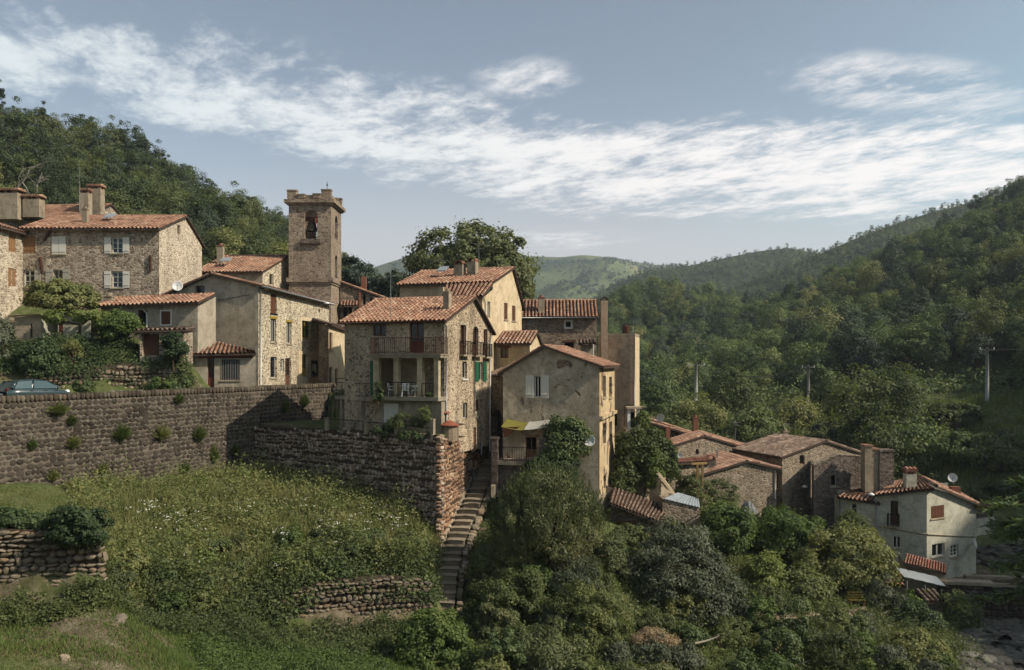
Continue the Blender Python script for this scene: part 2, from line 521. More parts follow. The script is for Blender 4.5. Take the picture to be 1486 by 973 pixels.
M['w_green'] = simple('green_painted_wood', '1d5a3c', 0.55, 0.3, 0.3)
M['w_olive'] = simple('olive_painted_wood', '4a4c36', 0.7, 0.2, 0.3)
M['w_yellow'] = simple('yellow_painted_wood', '8f7a30', 0.7, 0.2, 0.4)
M['w_bench'] = simple('faded_yellow_slats', '5a5226', 0.8, 0.1, 0.4)
M['tarp'] = simple('grubby_tarpaulin', '6f716f', 0.7, 0.2, 0.5)
M['w_ochre'] = wood('ochre_timber_posts', '7c6640', '8c744a')
M['stone_trim'] = plaster('stone_trim', 'a89c86', '968a74', 0.65)
M['iron'] = simple('wrought_iron', '1c1a19', 0.6, 0.3, 0.3)
M['rust'] = simple('rusty_iron', '4a3228', 0.85, 0.1, 0.5)
M['zinc'] = simple('zinc_pipe', '8a8c8c', 0.45, 0.4, 0.3, metal=0.4)
M['pvc'] = simple('white_plastic_pipe', 'bcbab2', 0.4, 0.4, 0.15)
M['plastic'] = simple('white_plastic', 'd8d6d0', 0.4, 0.4, 0.1)
M['dish'] = simple('satellite_dish_grey', 'c4c4c0', 0.45, 0.4, 0.15)
M['sheet'] = simple('pale_corrugated_metal', '9aa0a2', 0.4, 0.4, 0.35, 1.5, metal=0.3)
M['awning'] = simple('yellow_awning_cloth', '6d6832', 0.8, 0.1, 0.2)
M['awning_w'] = simple('white_awning_cloth', 'a5a298', 0.8, 0.1, 0.2)
M['cloth_o'] = simple('orange_awning_cloth', '80543c', 0.8, 0.1, 0.2)
M['redcap'] = simple('red_clay_cap', '84503f', 0.85, 0.1, 0.4)
M['brick'] = simple('red_brick', '7d5646', 0.9, 0.1, 0.5, 9.0)
M['concrete_post'] = simple('grey_concrete_post', '93948e', 0.85, 0.15, 0.35)
M['bark'] = simple('tree_bark', '4a3e30', 0.95, 0.05, 0.6, 7.0, bstr=0.5)
M['bark_pale'] = simple('bleached_dead_wood', '857f72', 0.9, 0.05, 0.4, 7.0)
M['asphalt'] = simple('asphalt', '3f3d3b', 0.9, 0.15, 0.4, 3.0)
M['paint'] = simple('dark_teal_car_paint', '2c3c3e', 0.25, 0.6, 0.05)
M['carglass'] = simple('tinted_car_glass', '35484a', 0.08, 0.7, 0.05)
M['rubber'] = simple('black_rubber', '111111', 0.8, 0.1, 0.1)
M['lens_r'] = simple('red_tail_lens', '7a1410', 0.2, 0.5, 0.05)
M['lens_w'] = simple('clear_head_lens', 'dfe2e0', 0.15, 0.7, 0.05)
M['bronze'] = simple('bell_bronze', '4a4032', 0.5, 0.4, 0.4, metal=0.6)
M['red_paint'] = simple('red_paint', '8a2a22', 0.5, 0.3, 0.1)
M['paper'] = simple('notice_paper', 'c8c4b6', 0.8, 0.1, 0.2)
M['cut_wood'] = simple('cut_timber', 'a8977c', 0.85, 0.1, 0.35)
LG = 2.0
G = lambda *c: tuple((r * LG * 1.16 / 1000, g * LG / 1000, b * LG * 1.15 / 1000, 1) if r < 300 else (r / 1000, g / 1000, b / 1000, 1) for r, g, b in c)
M['lf_forest'] = leaf_mat('forest_leaves', G((22, 38, 15), (38, 62, 22), (60, 88, 28), (100, 122, 40)), 0.3, big=0.05)
M['lf_far'] = leaf_mat('far_wood_leaves', G((26, 42, 20), (40, 60, 26), (58, 80, 32), (80, 98, 40)), 0.25, big=0.03)
M['lf_left'] = leaf_mat('hill_leaves', G((22, 34, 15), (34, 52, 20), (52, 72, 26), (86, 98, 36)), 0.3, big=0.06)
M['lf_yellow'] = leaf_mat('chestnut_leaves', G((36, 50, 16), (58, 76, 24), (84, 102, 34), (118, 128, 46)), 0.32, big=0.06)
M['lf_dark'] = leaf_mat('dark_conifer_leaves', G((14, 24, 13), (24, 38, 20), (38, 54, 26)), 0.15, big=0.2)
M['lf_plane'] = leaf_mat('plane_tree_leaves', G((22, 34, 14), (38, 54, 20), (62, 80, 30), (98, 112, 46)), 0.35, big=0.3)
M['lf_olive'] = leaf_mat('narrow_grey_green_leaves', G((24, 36, 14), (42, 60, 22), (70, 88, 34), (106, 118, 52)), 0.35, big=0.5)
M['lf_grey'] = leaf_mat('silvery_leaves', G((18, 28, 14), (30, 44, 22), (50, 64, 36), (84, 96, 62)), 0.25, big=0.5)
M['lf_bright'] = leaf_mat('fresh_green_leaves', G((26, 46, 12), (44, 74, 18), (72, 102, 26), (104, 130, 36)), 0.4, big=0.5)
M['lf_mid'] = leaf_mat('garden_leaves', G((26, 40, 13), (46, 66, 20), (74, 94, 30), (112, 122, 42)), 0.38, big=0.5)
M['lf_ivy'] = leaf_mat('ivy_leaves', G((16, 30, 11), (30, 50, 17), (50, 74, 24), (80, 98, 32)), 0.3, big=0.7)
M['grass'] = leaf_mat('meadow_grass', G((30, 48, 14), (50, 72, 20), (76, 94, 30), (112, 116, 50)), 0.35, 0.7, 0.25, 0.1)
M['grass_green'] = leaf_mat('green_grass', G((30, 56, 14), (46, 78, 20), (70, 98, 28), (96, 112, 40)), 0.4, 0.7, 0.4, 0.1)
M['straw'] = leaf_mat('dry_grass', G((96, 84, 46), (140, 122, 70), (170, 150, 92)), 0.35, 0.8, 0.5, 0.1)
M['flower'] = leaf_mat('white_flowers', G((520, 510, 440), (640, 630, 560), (700, 690, 640)), 0.3, 0.8, 1.0, 0.1)


def ground_mat():
    m, t = new_mat('ground_soil_and_turf')
    gp = t.n('ShaderNodeNewGeometry').outputs['Position']
    a = t.noise(gp, 0.16, 6.0, 0.62, 0.5)
    b = t.noise(gp, 1.6, 7.0, 0.7)
    g = t.ramp(b, [(0.3, (0.04, 0.055, 0.018)), (0.5, (0.075, 0.09, 0.032)), (0.7, (0.13, 0.135, 0.06))])
    s = t.ramp(b, [(0.3, (0.07, 0.055, 0.035)), (0.52, (0.13, 0.105, 0.07)), (0.72, (0.24, 0.21, 0.15))])
    c = t.mix(t.smooth(t.m('ADD', a, t.m('MULTIPLY', b, 0.15)), 0.56, 0.68), g, s)
    finish(t, c, 0.97, b, 0.9, 0.15, 0.05)
    return m


def hill_mat(name, c1, c2, c3, s1, s2, rock=None):
    m, t = new_mat(name)
    gp = t.n('ShaderNodeNewGeometry').outputs['Position']
    a = t.noise(gp, s1, 7.0, 0.6, 0.4)
    b = t.noise(gp, s2, 6.0, 0.7)
    x = t.m('ADD', t.m('MULTIPLY', a, 0.7), t.m('MULTIPLY', b, 0.3))
    c = t.ramp(x, [(0.36, c1), (0.5, c2), (0.62, c3)])
    finish(t, c, 0.98, t.m('ADD', a, b), 0.8, 1.0 / s2 * 0.4, 0.02)
    return m


M['ground'] = ground_mat()
M['h_wood'] = hill_mat('wooded_hill_floor', (0.025, 0.038, 0.014), (0.045, 0.062, 0.022), (0.075, 0.09, 0.034), 0.02, 0.15)
M['h_grass'] = hill_mat('mountain_grassland', (0.05, 0.07, 0.03), (0.10, 0.12, 0.05), (0.19, 0.19, 0.09), 0.006, 0.03)
M['h_far'] = hill_mat('far_wooded_slopes', (0.025, 0.038, 0.018), (0.045, 0.06, 0.025), (0.07, 0.085, 0.035), 0.008, 0.06)
# ------------------------------------------------------------------ terrain
def rbf(pts):
    p = np.array(pts, float)
    A = np.linalg.norm(p[:, None, :2] - p[None, :, :2], axis=2)
    n = len(p)
    K = np.zeros((n + 1, n + 1))
    K[:n, :n] = A - np.eye(n) * 0.05
    K[:n, n] = K[n, :n] = 1
    sol = np.linalg.solve(K, np.append(p[:, 2], 0))

    def f(x, y):
        x, y = np.atleast_1d(np.asarray(x, float)), np.atleast_1d(np.asarray(y, float))
        o = np.empty(x.shape).ravel()
        xf, yf = x.ravel(), y.ravel()
        for i in range(0, len(xf), 20000):
            d = np.hypot(xf[i:i + 20000, None] - p[:, 0], yf[i:i + 20000, None] - p[:, 1])
            o[i:i + 20000] = d @ sol[:n] + sol[n]
        return o.reshape(x.shape)
    return f


BW0, BW1 = np.array((-28.2, 47.0)), np.array((-15.5, 73.0))       # line of the long road wall


def bw(s):
    return BW0 + (BW1 - BW0) * s


lower_px = [(0, 972, 29), (150, 972, 32), (350, 972, 38.7), (560, 972, 41), (700, 972, 42), (900, 972, 44), (1100, 972, 46), (1300, 972, 48),
            (1480, 972, 50), (-200, 930, 29), (1700, 960, 50), (0, 886, 36.15), (80, 874, 36.45), (150, 852, 36.7), (-150, 890, 35.6), (60, 895, 35.4),
            (-150, 765, 36.9), (-150, 700, 42), (0, 766, 37.15), (70, 769, 37.4), (130, 784, 37.6), (0, 706, 46), (60, 706, 48.3), (120, 708, 51), (240, 700, 56.6), (372, 690, 64),
            (450, 702, 61), (560, 727, 57.5), (620, 757, 55.5), (640, 802, 53.6), (200, 780, 45), (350, 780, 50), (500, 790, 51), (600, 812, 50),
            (150, 885, 38), (250, 905, 40), (350, 895, 43), (400, 864, 46.1), (450, 852, 46.8), (510, 846, 47.6), (590, 846, 48.8), (628, 850, 49.3), (400, 914, 45.2), (450, 912, 45.9), (520, 908, 46.85), (590, 902, 47.85), (622, 900, 48.3),
            (500, 955, 42), (645, 900, 49.5), (650, 868, 51), (655, 822, 54), (670, 788, 56.5), (685, 756, 59.5), (698, 722, 62.5), (712, 684, 66), (760, 735, 55), (720, 770, 56), (800, 835, 50), (700, 855, 50),
            (890, 768, 57), (930, 762, 62), (1000, 765, 66), (1100, 755, 75), (1200, 772, 73), (1375, 840, 67), (1250, 810, 69),
            (1000, 850, 56), (1100, 880, 54), (1200, 880, 56), (1300, 890, 58), (1400, 905, 60), (1486, 900, 62), (950, 920, 48), (850, 900, 47),
            (1000, 700, 90), (1100, 640, 112), (1300, 650, 110), (930, 640, 100), (1430, 583, 112), (1350, 602, 106), (1440, 640, 95), (1400, 700, 83),
            (1250, 700, 96), (1520, 690, 80), (1450, 800, 74), (1480, 830, 70), (1600, 800, 75), (1480, 560, 122), (1300, 565, 128), (1150, 578, 138), (950, 590, 150),
            (760, 560, 130), (743, 545, 300), (1700, 540, 130)]
lower = [tuple(P(*q)) for q in lower_px] + [(0, -4, -1.7), (-10, 0, -3), (12, 0, -4), (0, 9, -6.5), (0, 20, -11.5), (-20, 15, -8), (20, 15, -9), (-20, 25, -11), (15, 30, -14.5),
        (35, 30, -17), (60, 40, -17), (60, 0, -12), (-60, 0, -4), (0, -60, 2), (-60, -60, 5), (80, -60, 0), (66, 20, -14), (66, 60, -12),
        (-300, 300, 0), (300, 300, 0), (0, 700, -12), (0, 3000, -20), (-3000, 2000, -20), (3000, 2000, -20), (-3000, -2000, 0), (3000, -2000, 0)]
f_low = rbf(lower)
upper = []
for s in (-1.0, -0.6, -0.2, 0.1, 0.4, 0.7, 1.0):
    q = bw(s)
    upper += [(q[0] - 0.5, q[1] + 0.3, -2.8), (q[0] - 4.2, q[1] + 2.0, -2.8)]
upper += [tuple(P(*q)) for q in [(40, 533, 60.6), (100, 533, 61.2), (150, 533, 61.9), (240, 528, 64.4), (275, 522, 65.4), (-60, 535, 59), (-150, 540, 57), (20, 494, 63.4), (100, 492, 63.5), (20, 497, 66.5), (70, 497, 67), (120, 496, 67.5), (160, 498, 66), (-60, 494, 66), (180, 492, 64), (-120, 490, 62),
                                 (50, 452, 71), (130, 450, 71.2), (200, 455, 70.5), (-100, 430, 68), (260, 470, 70), (240, 540, 66)]]
upper += [(*(P(px, HY, 59.2 + (px - 40) * 0.0198)[:2]), -2.95) for px in (-150, -60, 40, 70, 100, 130, 160, 200, 240, 272)]
upper += [(-24, 64, -2.8), (-20, 80, -2.8), (-16, 90, -2.6), (-10, 75, -2.8), (-5, 70, -3.2), (-2, 80, -3.2), (2, 90, -3.4), (-30, 95, 5.0), (-45, 90, 8), (-60, 80, 9), (-20, 110, 3), (0, 120, 0), (-80, 60, 8), (-100, 0, 6)]
f_up = rbf(upper)
UP_POLY = np.array([(-40.0, 22.8), (-15.6, 72.8), (-12.5, 69.5), (-5.5, 67.5), (-2.6, 68.5), (-1.0, 76), (2, 83), (10, 86), (12, 95), (4, 125), (-40, 160), (-300, 200), (-300, 22.8)])
UP_POLY[:2] += np.array((-0.55, 0.25))


def in_poly(x, y, poly):
    inside = np.zeros(x.shape, bool)
    n = len(poly)
    for i in range(n):
        x1, y1 = poly[i]
        x2, y2 = poly[(i + 1) % n]
        c = ((y1 > y) != (y2 > y)) & (x < (x2 - x1) * (y - y1) / (y2 - y1 + 1e-12) + x1)
        inside ^= c
    return inside


def bump2(x, y, amp=0.25, sc=0.35):
    return amp * (np.sin(x * sc * 1.7 + 1.3 * np.sin(y * sc)) * np.cos(y * sc * 1.3 + 0.7 * np.sin(x * sc * 0.8)) + 0.5 * np.sin(x * sc * 4.1 + y * sc * 3.3) * np.sin(y * sc * 5.2 - x * sc))


def ground_z(x, y):
    x, y = np.atleast_1d(np.asarray(x, float)), np.atleast_1d(np.asarray(y, float))
    z = f_low(x, y) + bump2(x, y, 0.16, 0.5)
    u = in_poly(x, y, UP_POLY)
    if u.any():
        z[u] = f_up(x[u], y[u])
    return z


def axis_grid(lo, hi, step, far, grow=1.22):
    a = list(np.arange(lo, hi + step, step))
    d, q = step, a[-1]
    while q < far:
        d *= grow
        q += d
        a.append(q)
    d, q = step, a[0]
    b = []
    while q > -far:
        d *= grow
        q -= d
        b.append(q)
    return np.array(b[::-1] + a)


def ground_hit(px, py, d0=26.0, d1=140.0):
    """where the sight line through a photo pixel meets the ground"""
    D = np.linspace(d0, d1, 1200)
    x, z = (px - CX) / F * D, (HY - py) / F * D
    k = np.nonzero(z <= ground_z(x, D))[0]
    D = D[k[0]] if len(k) else d1
    return P(px, py, D)


gx, gy = axis_grid(-52, 62, 0.45, 6000), axis_grid(24, 112, 0.45, 6000)
XX, YY = np.meshgrid(gx, gy)
ZZ = ground_z(XX, YY)


def grid_faces(nr, nc):
    i = np.arange(nr * nc).reshape(nr, nc)
    return np.stack([i[:-1, :-1].ravel(), i[:-1, 1:].ravel(), i[1:, 1:].ravel(), i[1:, :-1].ravel()], 1)


kind(mesh_np('ground', np.stack([XX.ravel(), YY.ravel(), ZZ.ravel()], 1), grid_faces(*XX.shape), M['ground'], smooth=True), 'structure')


# ------------------------------------------------------------------ hills: lofts between a ridge line and a foot line
class Hill:
    def __init__(s, name, ridge, foot, mat, power=1.0, amp=3.0, nl=0.02, nu=160, nv=46, back=1.0):
        s.r = s.res(ridge, nu)
        s.ft = s.res(foot, nu)
        s.power, s.amp, s.nl, s.nu = power, amp, nl, nu
        v = np.linspace(0, 1, nv)
        U, V = np.meshgrid(np.linspace(0, 1, nu), v)
        front = s.pt(U.ravel(), V.ravel()).reshape(nv, nu, 3)
        bk = []
        out = s.r - s.ft
        out[:, 2] = 0
        for k in (0.3, 0.7, 1.2, 2.0):
            q = front[-1] + out * k * back
            q[:, 2] = front[-1][:, 2] - (front[-1][:, 2] - s.ft[:, 2] + 8) * min(1.0, k * 0.5) - 1
            bk.append(q)
        allv = np.concatenate([front, np.array(bk)], 0)
        kind(mesh_np(name, allv.reshape(-1, 3), grid_faces(allv.shape[0], nu), mat, smooth=True), 'structure')

    @staticmethod
    def res(pts, n):
        p = np.array(pts, float)
        d = np.append(0, np.cumsum(np.linalg.norm(np.diff(p[:, :2], axis=0), axis=1)))
        d /= d[-1]
        t = np.linspace(0, 1, n)
        # smooth the polyline a little so that the sky line has no kinks
        q = np.stack([np.interp(t, d, p[:, k]) for k in range(3)], 1)
        for _ in range(4):
            q[1:-1] = 0.25 * q[:-2] + 0.5 * q[1:-1] + 0.25 * q[2:]
        return q

    def pt(s, u, v):
        i = np.clip(u, 0, 1) * (s.nu - 1)
        i0 = np.minimum(i.astype(int), s.nu - 2)
        t = (i - i0)[:, None]
        r = s.r[i0] * (1 - t) + s.r[i0 + 1] * t
        f = s.ft[i0] * (1 - t) + s.ft[i0 + 1] * t
        q = f + (r - f) * v[:, None]
        q[:, 2] = f[:, 2] + (r[:, 2] - f[:, 2]) * v ** s.power
        x, y = q[:, 0] * s.nl, q[:, 1] * s.nl
        nz = np.sin(x * 2.1 + 1.7 * np.sin(y * 1.3)) * np.cos(y * 1.9 + x * 0.6) + 0.5 * np.sin(x * 4.7 + y * 3.1) * np.cos(y * 5.3 - x * 2.2)
        q[:, 2] += s.amp * nz * np.sin(np.pi * np.clip(v, 0, 1)) ** 0.7
        return q


def PP(*a):
    return [P(*q) for q in a]


hill_left = Hill('hill', PP((-900, -150, 120), (-400, 20, 135), (-150, 140, 145), (0, 186, 150), (100, 222, 155), (200, 248, 160), (300, 312, 165), (400, 352, 172), (480, 418, 180), (560, 462, 190), (660, 505, 200)),
                 PP((-900, 420, 72), (-400, 440, 78), (-150, 452, 84), (0, 452, 88), (100, 452, 91), (200, 452, 96), (300, 455, 100), (400, 460, 106), (480, 475, 112), (560, 490, 120), (660, 515, 130)), M['h_wood'], 1.0, 1.5, 0.03)
far_mtn = Hill('mountain', PP((100, 480, 1900), (300, 452, 1900), (480, 417, 1900), (545, 387, 1900), (600, 371, 1900), (690, 378, 1900), (770, 372, 1850), (815, 374, 1850), (845, 370, 1850), (885, 374, 1850), (935, 383, 1850), (1000, 388, 1850), (1100, 380, 1850), (1300, 392, 1850)),
               PP((100, 530, 900), (300, 530, 900), (480, 530, 900), (545, 530, 900), (600, 530, 900), (690, 530, 900), (770, 530, 900), (815, 530, 900), (845, 530, 900), (885, 530, 900), (935, 530, 900), (1000, 530, 900), (1100, 530, 900), (1300, 530, 900)), M['h_grass'], 1.15, 26.0, 0.0075, 220, 90)
hill_two = Hill('hill', PP((820, 470, 900), (880, 418, 900), (930, 397, 900), (1000, 386, 900), (1060, 373, 900), (1100, 365, 900), (1145, 360, 900), (1175, 366, 900), (1230, 372, 900), (1330, 400, 900)),
                PP((820, 535, 500), (880, 535, 500), (930, 535, 500), (1000, 535, 500), (1060, 535, 500), (1100, 535, 500), (1145, 535, 500), (1175, 535, 500), (1230, 535, 500), (1330, 535, 500)), M['h_far'], 1.0, 9.0, 0.012)
hill_blue = Hill('hill', PP((900, 500, 600), (980, 450, 600), (1045, 427, 600), (1100, 405, 600), (1180, 373, 600), (1250, 343, 610), (1320, 318, 620), (1385, 300, 640), (1480, 275, 650), (1700, 240, 650)),
                 PP((900, 540, 380), (980, 540, 380), (1045, 540, 380), (1100, 540, 380), (1180, 540, 380), (1250, 540, 380), (1320, 540, 380), (1385, 540, 390), (1480, 540, 390), (1700, 540, 390)), M['h_far'], 1.0, 5.0, 0.018)
hill_spur = Hill('hill', PP((780, 520, 380), (850, 468, 380), (890, 444, 380), (925, 430, 380), (962, 423, 380), (1010, 432, 380), (1060, 444, 390), (1120, 452, 400), (1250, 450, 400)),
                 PP((780, 570, 200), (850, 575, 195), (890, 578, 190), (925, 580, 190), (962, 580, 190), (1010, 580, 195), (1060, 580, 200), (1120, 580, 210), (1250, 580, 220)), M['h_wood'], 1.0, 4.0, 0.03)
hill_right = Hill('hill', PP((880, 590, 200), (940, 565, 230), (1000, 527, 255), (1060, 480, 285), (1120, 456, 300), (1200, 421, 310), (1280, 387, 312), (1380, 343, 312), (1486, 274, 310)) + [(184, 260, 60), (180, 200, 57), (167, 130, 58), (153, 72, 78), (148, 20, 85), (148, -30, 80), (150, -120, 62)],  # unseen end of the ridge raised into a knoll to shade the white house
                  PP((880, 612, 135), (940, 608, 138), (1000, 603, 140), (1060, 598, 142), (1120, 588, 142), (1200, 576, 138), (1280, 568, 132), (1380, 556, 126), (1486, 548, 120)) + [(72, 100, -4), (70, 80, -8), (68, 60, -11), (66, 30, -14), (66, -20, -13), (66, -120, -10)], M['h_wood'], 0.95, 3.2, 0.045, 260, 70)
# ------------------------------------------------------------------ wall planes, openings, roofs
class Wall:
    """vertical plane over the line A -> B (seen from outside A is on the left)"""
    def __init__(s, A, B):
        s.A, s.B = np.array(A[:2], float), np.array(B[:2], float)
        d = s.B - s.A
        s.L = float(np.linalg.norm(d))
        s.d = d / s.L
        s.nrm = np.array((s.d[1], -s.d[0]))
        s.ang = math.atan2(s.d[1], s.d[0])
        s.holes = []

    def u(s, px):
        k = (px - CX) / F
        return float((k * s.A[1] - s.A[0]) / (s.d[0] - k * s.d[1]))

    def uz(s, px, py):
        u = s.u(px)
        return u, float((HY - py) / F * (s.A[1] + u * s.d[1]))

    def p(s, u, z, o=0.0):
        q = s.A + s.d * u + s.nrm * o
        return np.array((q[0], q[1], z))

    def rect(s, px0, px1, py0, py1):
        ua, ub = s.u(px0), s.u(px1)
        um = (ua + ub) / 2
        Y = s.A[1] + um * s.d[1]
        return ua, ub, (HY - py1) / F * Y, (HY - py0) / F * Y

    def slab(s, mb, u0, u1, z0, z1, o0, o1):
        """box between offsets o0 < o1 from the wall"""
        mb.obox(s.p(u0, z0, o0), s.p(u1, z0, o0) - s.p(u0, z0, o0), s.p(u0, z0, o1) - s.p(u0, z0, o0), (0, 0, z1 - z0))
        return mb


def wall_px(a, b):
    """Wall from two (px, distance) pairs"""
    A, B = P(a[0], HY, a[1]), P(b[0], HY, b[1])
    return Wall(A, B)


def facade(root, W, prof, zb, mat, name='wall', depth=0.22):
    """wall sheet with real openings; prof = [(u, z)] along the top"""
    prof = sorted(prof)
    pu, pz = [q[0] for q in prof], [q[1] for q in prof]
    br = {0.0, W.L}
    br |= {u for u in pu if 0 < u < W.L}
    for h in W.holes:
        for q in h:
            br |= {min(max(q[0], 0), W.L), min(max(q[1], 0), W.L)}
    br = sorted(br)
    mb = MB()
    top = lambda u: float(np.interp(u, pu, pz))
    for a, b in zip(br[:-1], br[1:]):
        if b - a < 1e-4:
            continue
        c = (a + b) / 2
        segs = sorted([q for h in W.holes for q in h if q[0] - 1e-6 <= c <= q[1] + 1e-6], key=lambda q: q[2])
        ca = cb = zb
        for q in segs:
            t = lambda u: q[3] + (q[4] - q[3]) * (u - q[0]) / (q[1] - q[0])
            mb.poly(W.p(a, ca), W.p(b, cb), W.p(b, q[2]), W.p(a, q[2]))
            mb.poly(W.p(a, q[2]), W.p(b, q[2]), W.p(b, q[2], -depth), W.p(a, q[2], -depth))
            ca, cb = t(a), t(b)
            mb.poly(W.p(a, ca), W.p(b, cb), W.p(b, cb, -depth), W.p(a, ca, -depth))
        mb.poly(W.p(a, ca), W.p(b, cb), W.p(b, top(b)), W.p(a, top(a)))
    for h in W.holes:
        for u, zt in ((h[0][0], h[0][3]), (h[-1][1], h[-1][4])):
            mb.poly(W.p(u, h[0][2]), W.p(u, zt), W.p(u, zt, -depth), W.p(u, h[0][2], -depth))
    return mb.build(name, mat, root)


def hole(W, u0, u1, z0, z1, arch=0.0):
    if arch <= 0:
        W.holes.append([(u0, u1, z0, z1, z1)])
    else:
        n = 8
        hs = []
        zf = lambda t: z1 - arch + arch * math.sqrt(max(0, 1 - (2 * t - 1) ** 2))
        for k in range(n):
            a, b = k / n, (k + 1) / n
            hs.append((u0 + (u1 - u0) * a, u0 + (u1 - u0) * b, z0, zf(a), zf(b)))
        W.holes.append(hs)


def window(root, W, px0, px1, py0, py1, frame='w_white', style='cross', depth=0.2, sill='stone_trim', pane='glass', name='window', arch=0.0, lintel=None):
    """recessed window: frame (the part) > pane, sill"""
    u0, u1, z0, z1 = W.rect(px0, px1, py0, py1)
    hole(W, u0, u1, z0, z1, arch)
    fw = min(0.09, (u1 - u0) * 0.14)
    o1, o0 = -depth + 0.06, -depth
    mb = MB()
    if style == 'board':
        n = max(2, int(round((u1 - u0) / 0.18)))
        for k in range(n):
            a, b = u0 + (u1 - u0) * k / n, u0 + (u1 - u0) * (k + 1) / n
            W.slab(mb, a + 0.008, b - 0.008, z0, z1, o0, o1 + 0.012 * (k % 2))
        W.slab(mb, u0, u1, z0 + (z1 - z0) * 0.18, z0 + (z1 - z0) * 0.18 + 0.1, o1, o1 + 0.03)
        W.slab(mb, u0, u1, z0 + (z1 - z0) * 0.78, z0 + (z1 - z0) * 0.78 + 0.1, o1, o1 + 0.03)
    else:
        W.slab(mb, u0, u0 + fw, z0, z1, o0, o1)
        W.slab(mb, u1 - fw, u1, z0, z1, o0, o1)
        W.slab(mb, u0 + fw, u1 - fw, z0, z0 + fw, o0, o1)
        W.slab(mb, u0 + fw, u1 - fw, z1 - fw, z1, o0, o1)
        um = (u0 + u1) / 2
        if style in ('cross', 'two'):
            W.slab(mb, um - fw * 0.55, um + fw * 0.55, z0 + fw, z1 - fw, o0, o1 + 0.01)
        if style == 'cross':
            for k in (1, 2):
                zz = z0 + (z1 - z0) * k / 3
                W.slab(mb, u0 + fw, um - fw * 0.55, zz - 0.02, zz + 0.02, o0, o1 - 0.01)
                W.slab(mb, um + fw * 0.55, u1 - fw, zz - 0.02, zz + 0.02, o0, o1 - 0.01)
        if style == 'door':
            zz = z0 + (z1 - z0) * 0.38
            W.slab(mb, u0 + fw, u1 - fw, z0 + fw, zz, o0, o1 - 0.015)
            W.slab(mb, um - 0.03, um + 0.03, zz, z1 - fw, o0, o1)
    o = mb.build(name, M[frame], root)
    if style != 'board':
        pm = MB()
        pm.poly(W.p(u0, z0, o0 + 0.012), W.p(u1, z0, o0 + 0.012), W.p(u1, z1, o0 + 0.012), W.p(u0, z1, o0 + 0.012))
        pm.build('pane', M[pane], o)
    if sill:
        sm = MB()
        W.slab(sm, u0 - 0.1, u1 + 0.1, z0 - 0.1, z0 - 0.003, -depth + 0.065, 0.09)
        sm.build('sill', M[sill], o)
    if lintel:
        sm = MB()
        W.slab(sm, u0 - 0.18, u1 + 0.18, z1 + 0.003, z1 + 0.2, 0.003, 0.03)
        sm.build('lintel', M[lintel], o)
    return o


def surround(root, W, px0, px1, py0, py1, mat, wd=0.14):
    u0, u1, z0, z1 = W.rect(px0, px1, py0, py1)
    mb = MB()
    W.slab(mb, u0 - wd, u0 - 0.002, z0 - wd, z1 + wd, 0.003, 0.03)
    W.slab(mb, u1 + 0.002, u1 + wd, z0 - wd, z1 + wd, 0.003, 0.03)
    W.slab(mb, u0, u1, z1 + 0.002, z1 + wd, 0.003, 0.028)
    W.slab(mb, u0, u1, z0 - wd, z0 - 0.002, 0.003, 0.028)
    return mb.build('window_surround', M[mat], root)


def shutter(root, W, px0, px1, py0, py1, mat='w_white', louvre=False):
    u0, u1, z0, z1 = W.rect(px0, px1, py0, py1)
    mb = MB()
    n = max(2, int(round((u1 - u0) / 0.16)))
    if louvre:
        W.slab(mb, u0, u0 + 0.06, z0, z1, 0.02, 0.07)
        W.slab(mb, u1 - 0.06, u1, z0, z1, 0.02, 0.07)
        k = max(4, int((z1 - z0) / 0.12))
        for i in range(k):
            za = z0 + (z1 - z0) * i / k
            W.slab(mb, u0 + 0.06, u1 - 0.06, za + 0.01, za + (z1 - z0) / k - 0.015, 0.03, 0.055)
    else:
        for k in range(n):
            a, b = u0 + (u1 - u0) * k / n, u0 + (u1 - u0) * (k + 1) / n
            W.slab(mb, a + 0.006, b - 0.006, z0, z1, 0.02, 0.055 + 0.006 * (k % 2))
        for t in (0.14, 0.82):
            zz = z0 + (z1 - z0) * t
            W.slab(mb, u0 + 0.01, u1 - 0.01, zz, zz + 0.09, 0.062, 0.09)
    return mb.build('shutter', M[mat], root)


def pipe(root, W, pts, mat='zinc', r=0.05, o=0.09, name='drainpipe', parent=None):
    q = []
    for px, py in pts:
        u, z = W.uz(px, py)
        q.append(W.p(u, z, o))
    mb = MB()
    mb.tube(q, r, 7)
    return mb.build(name, M[mat], root, True)


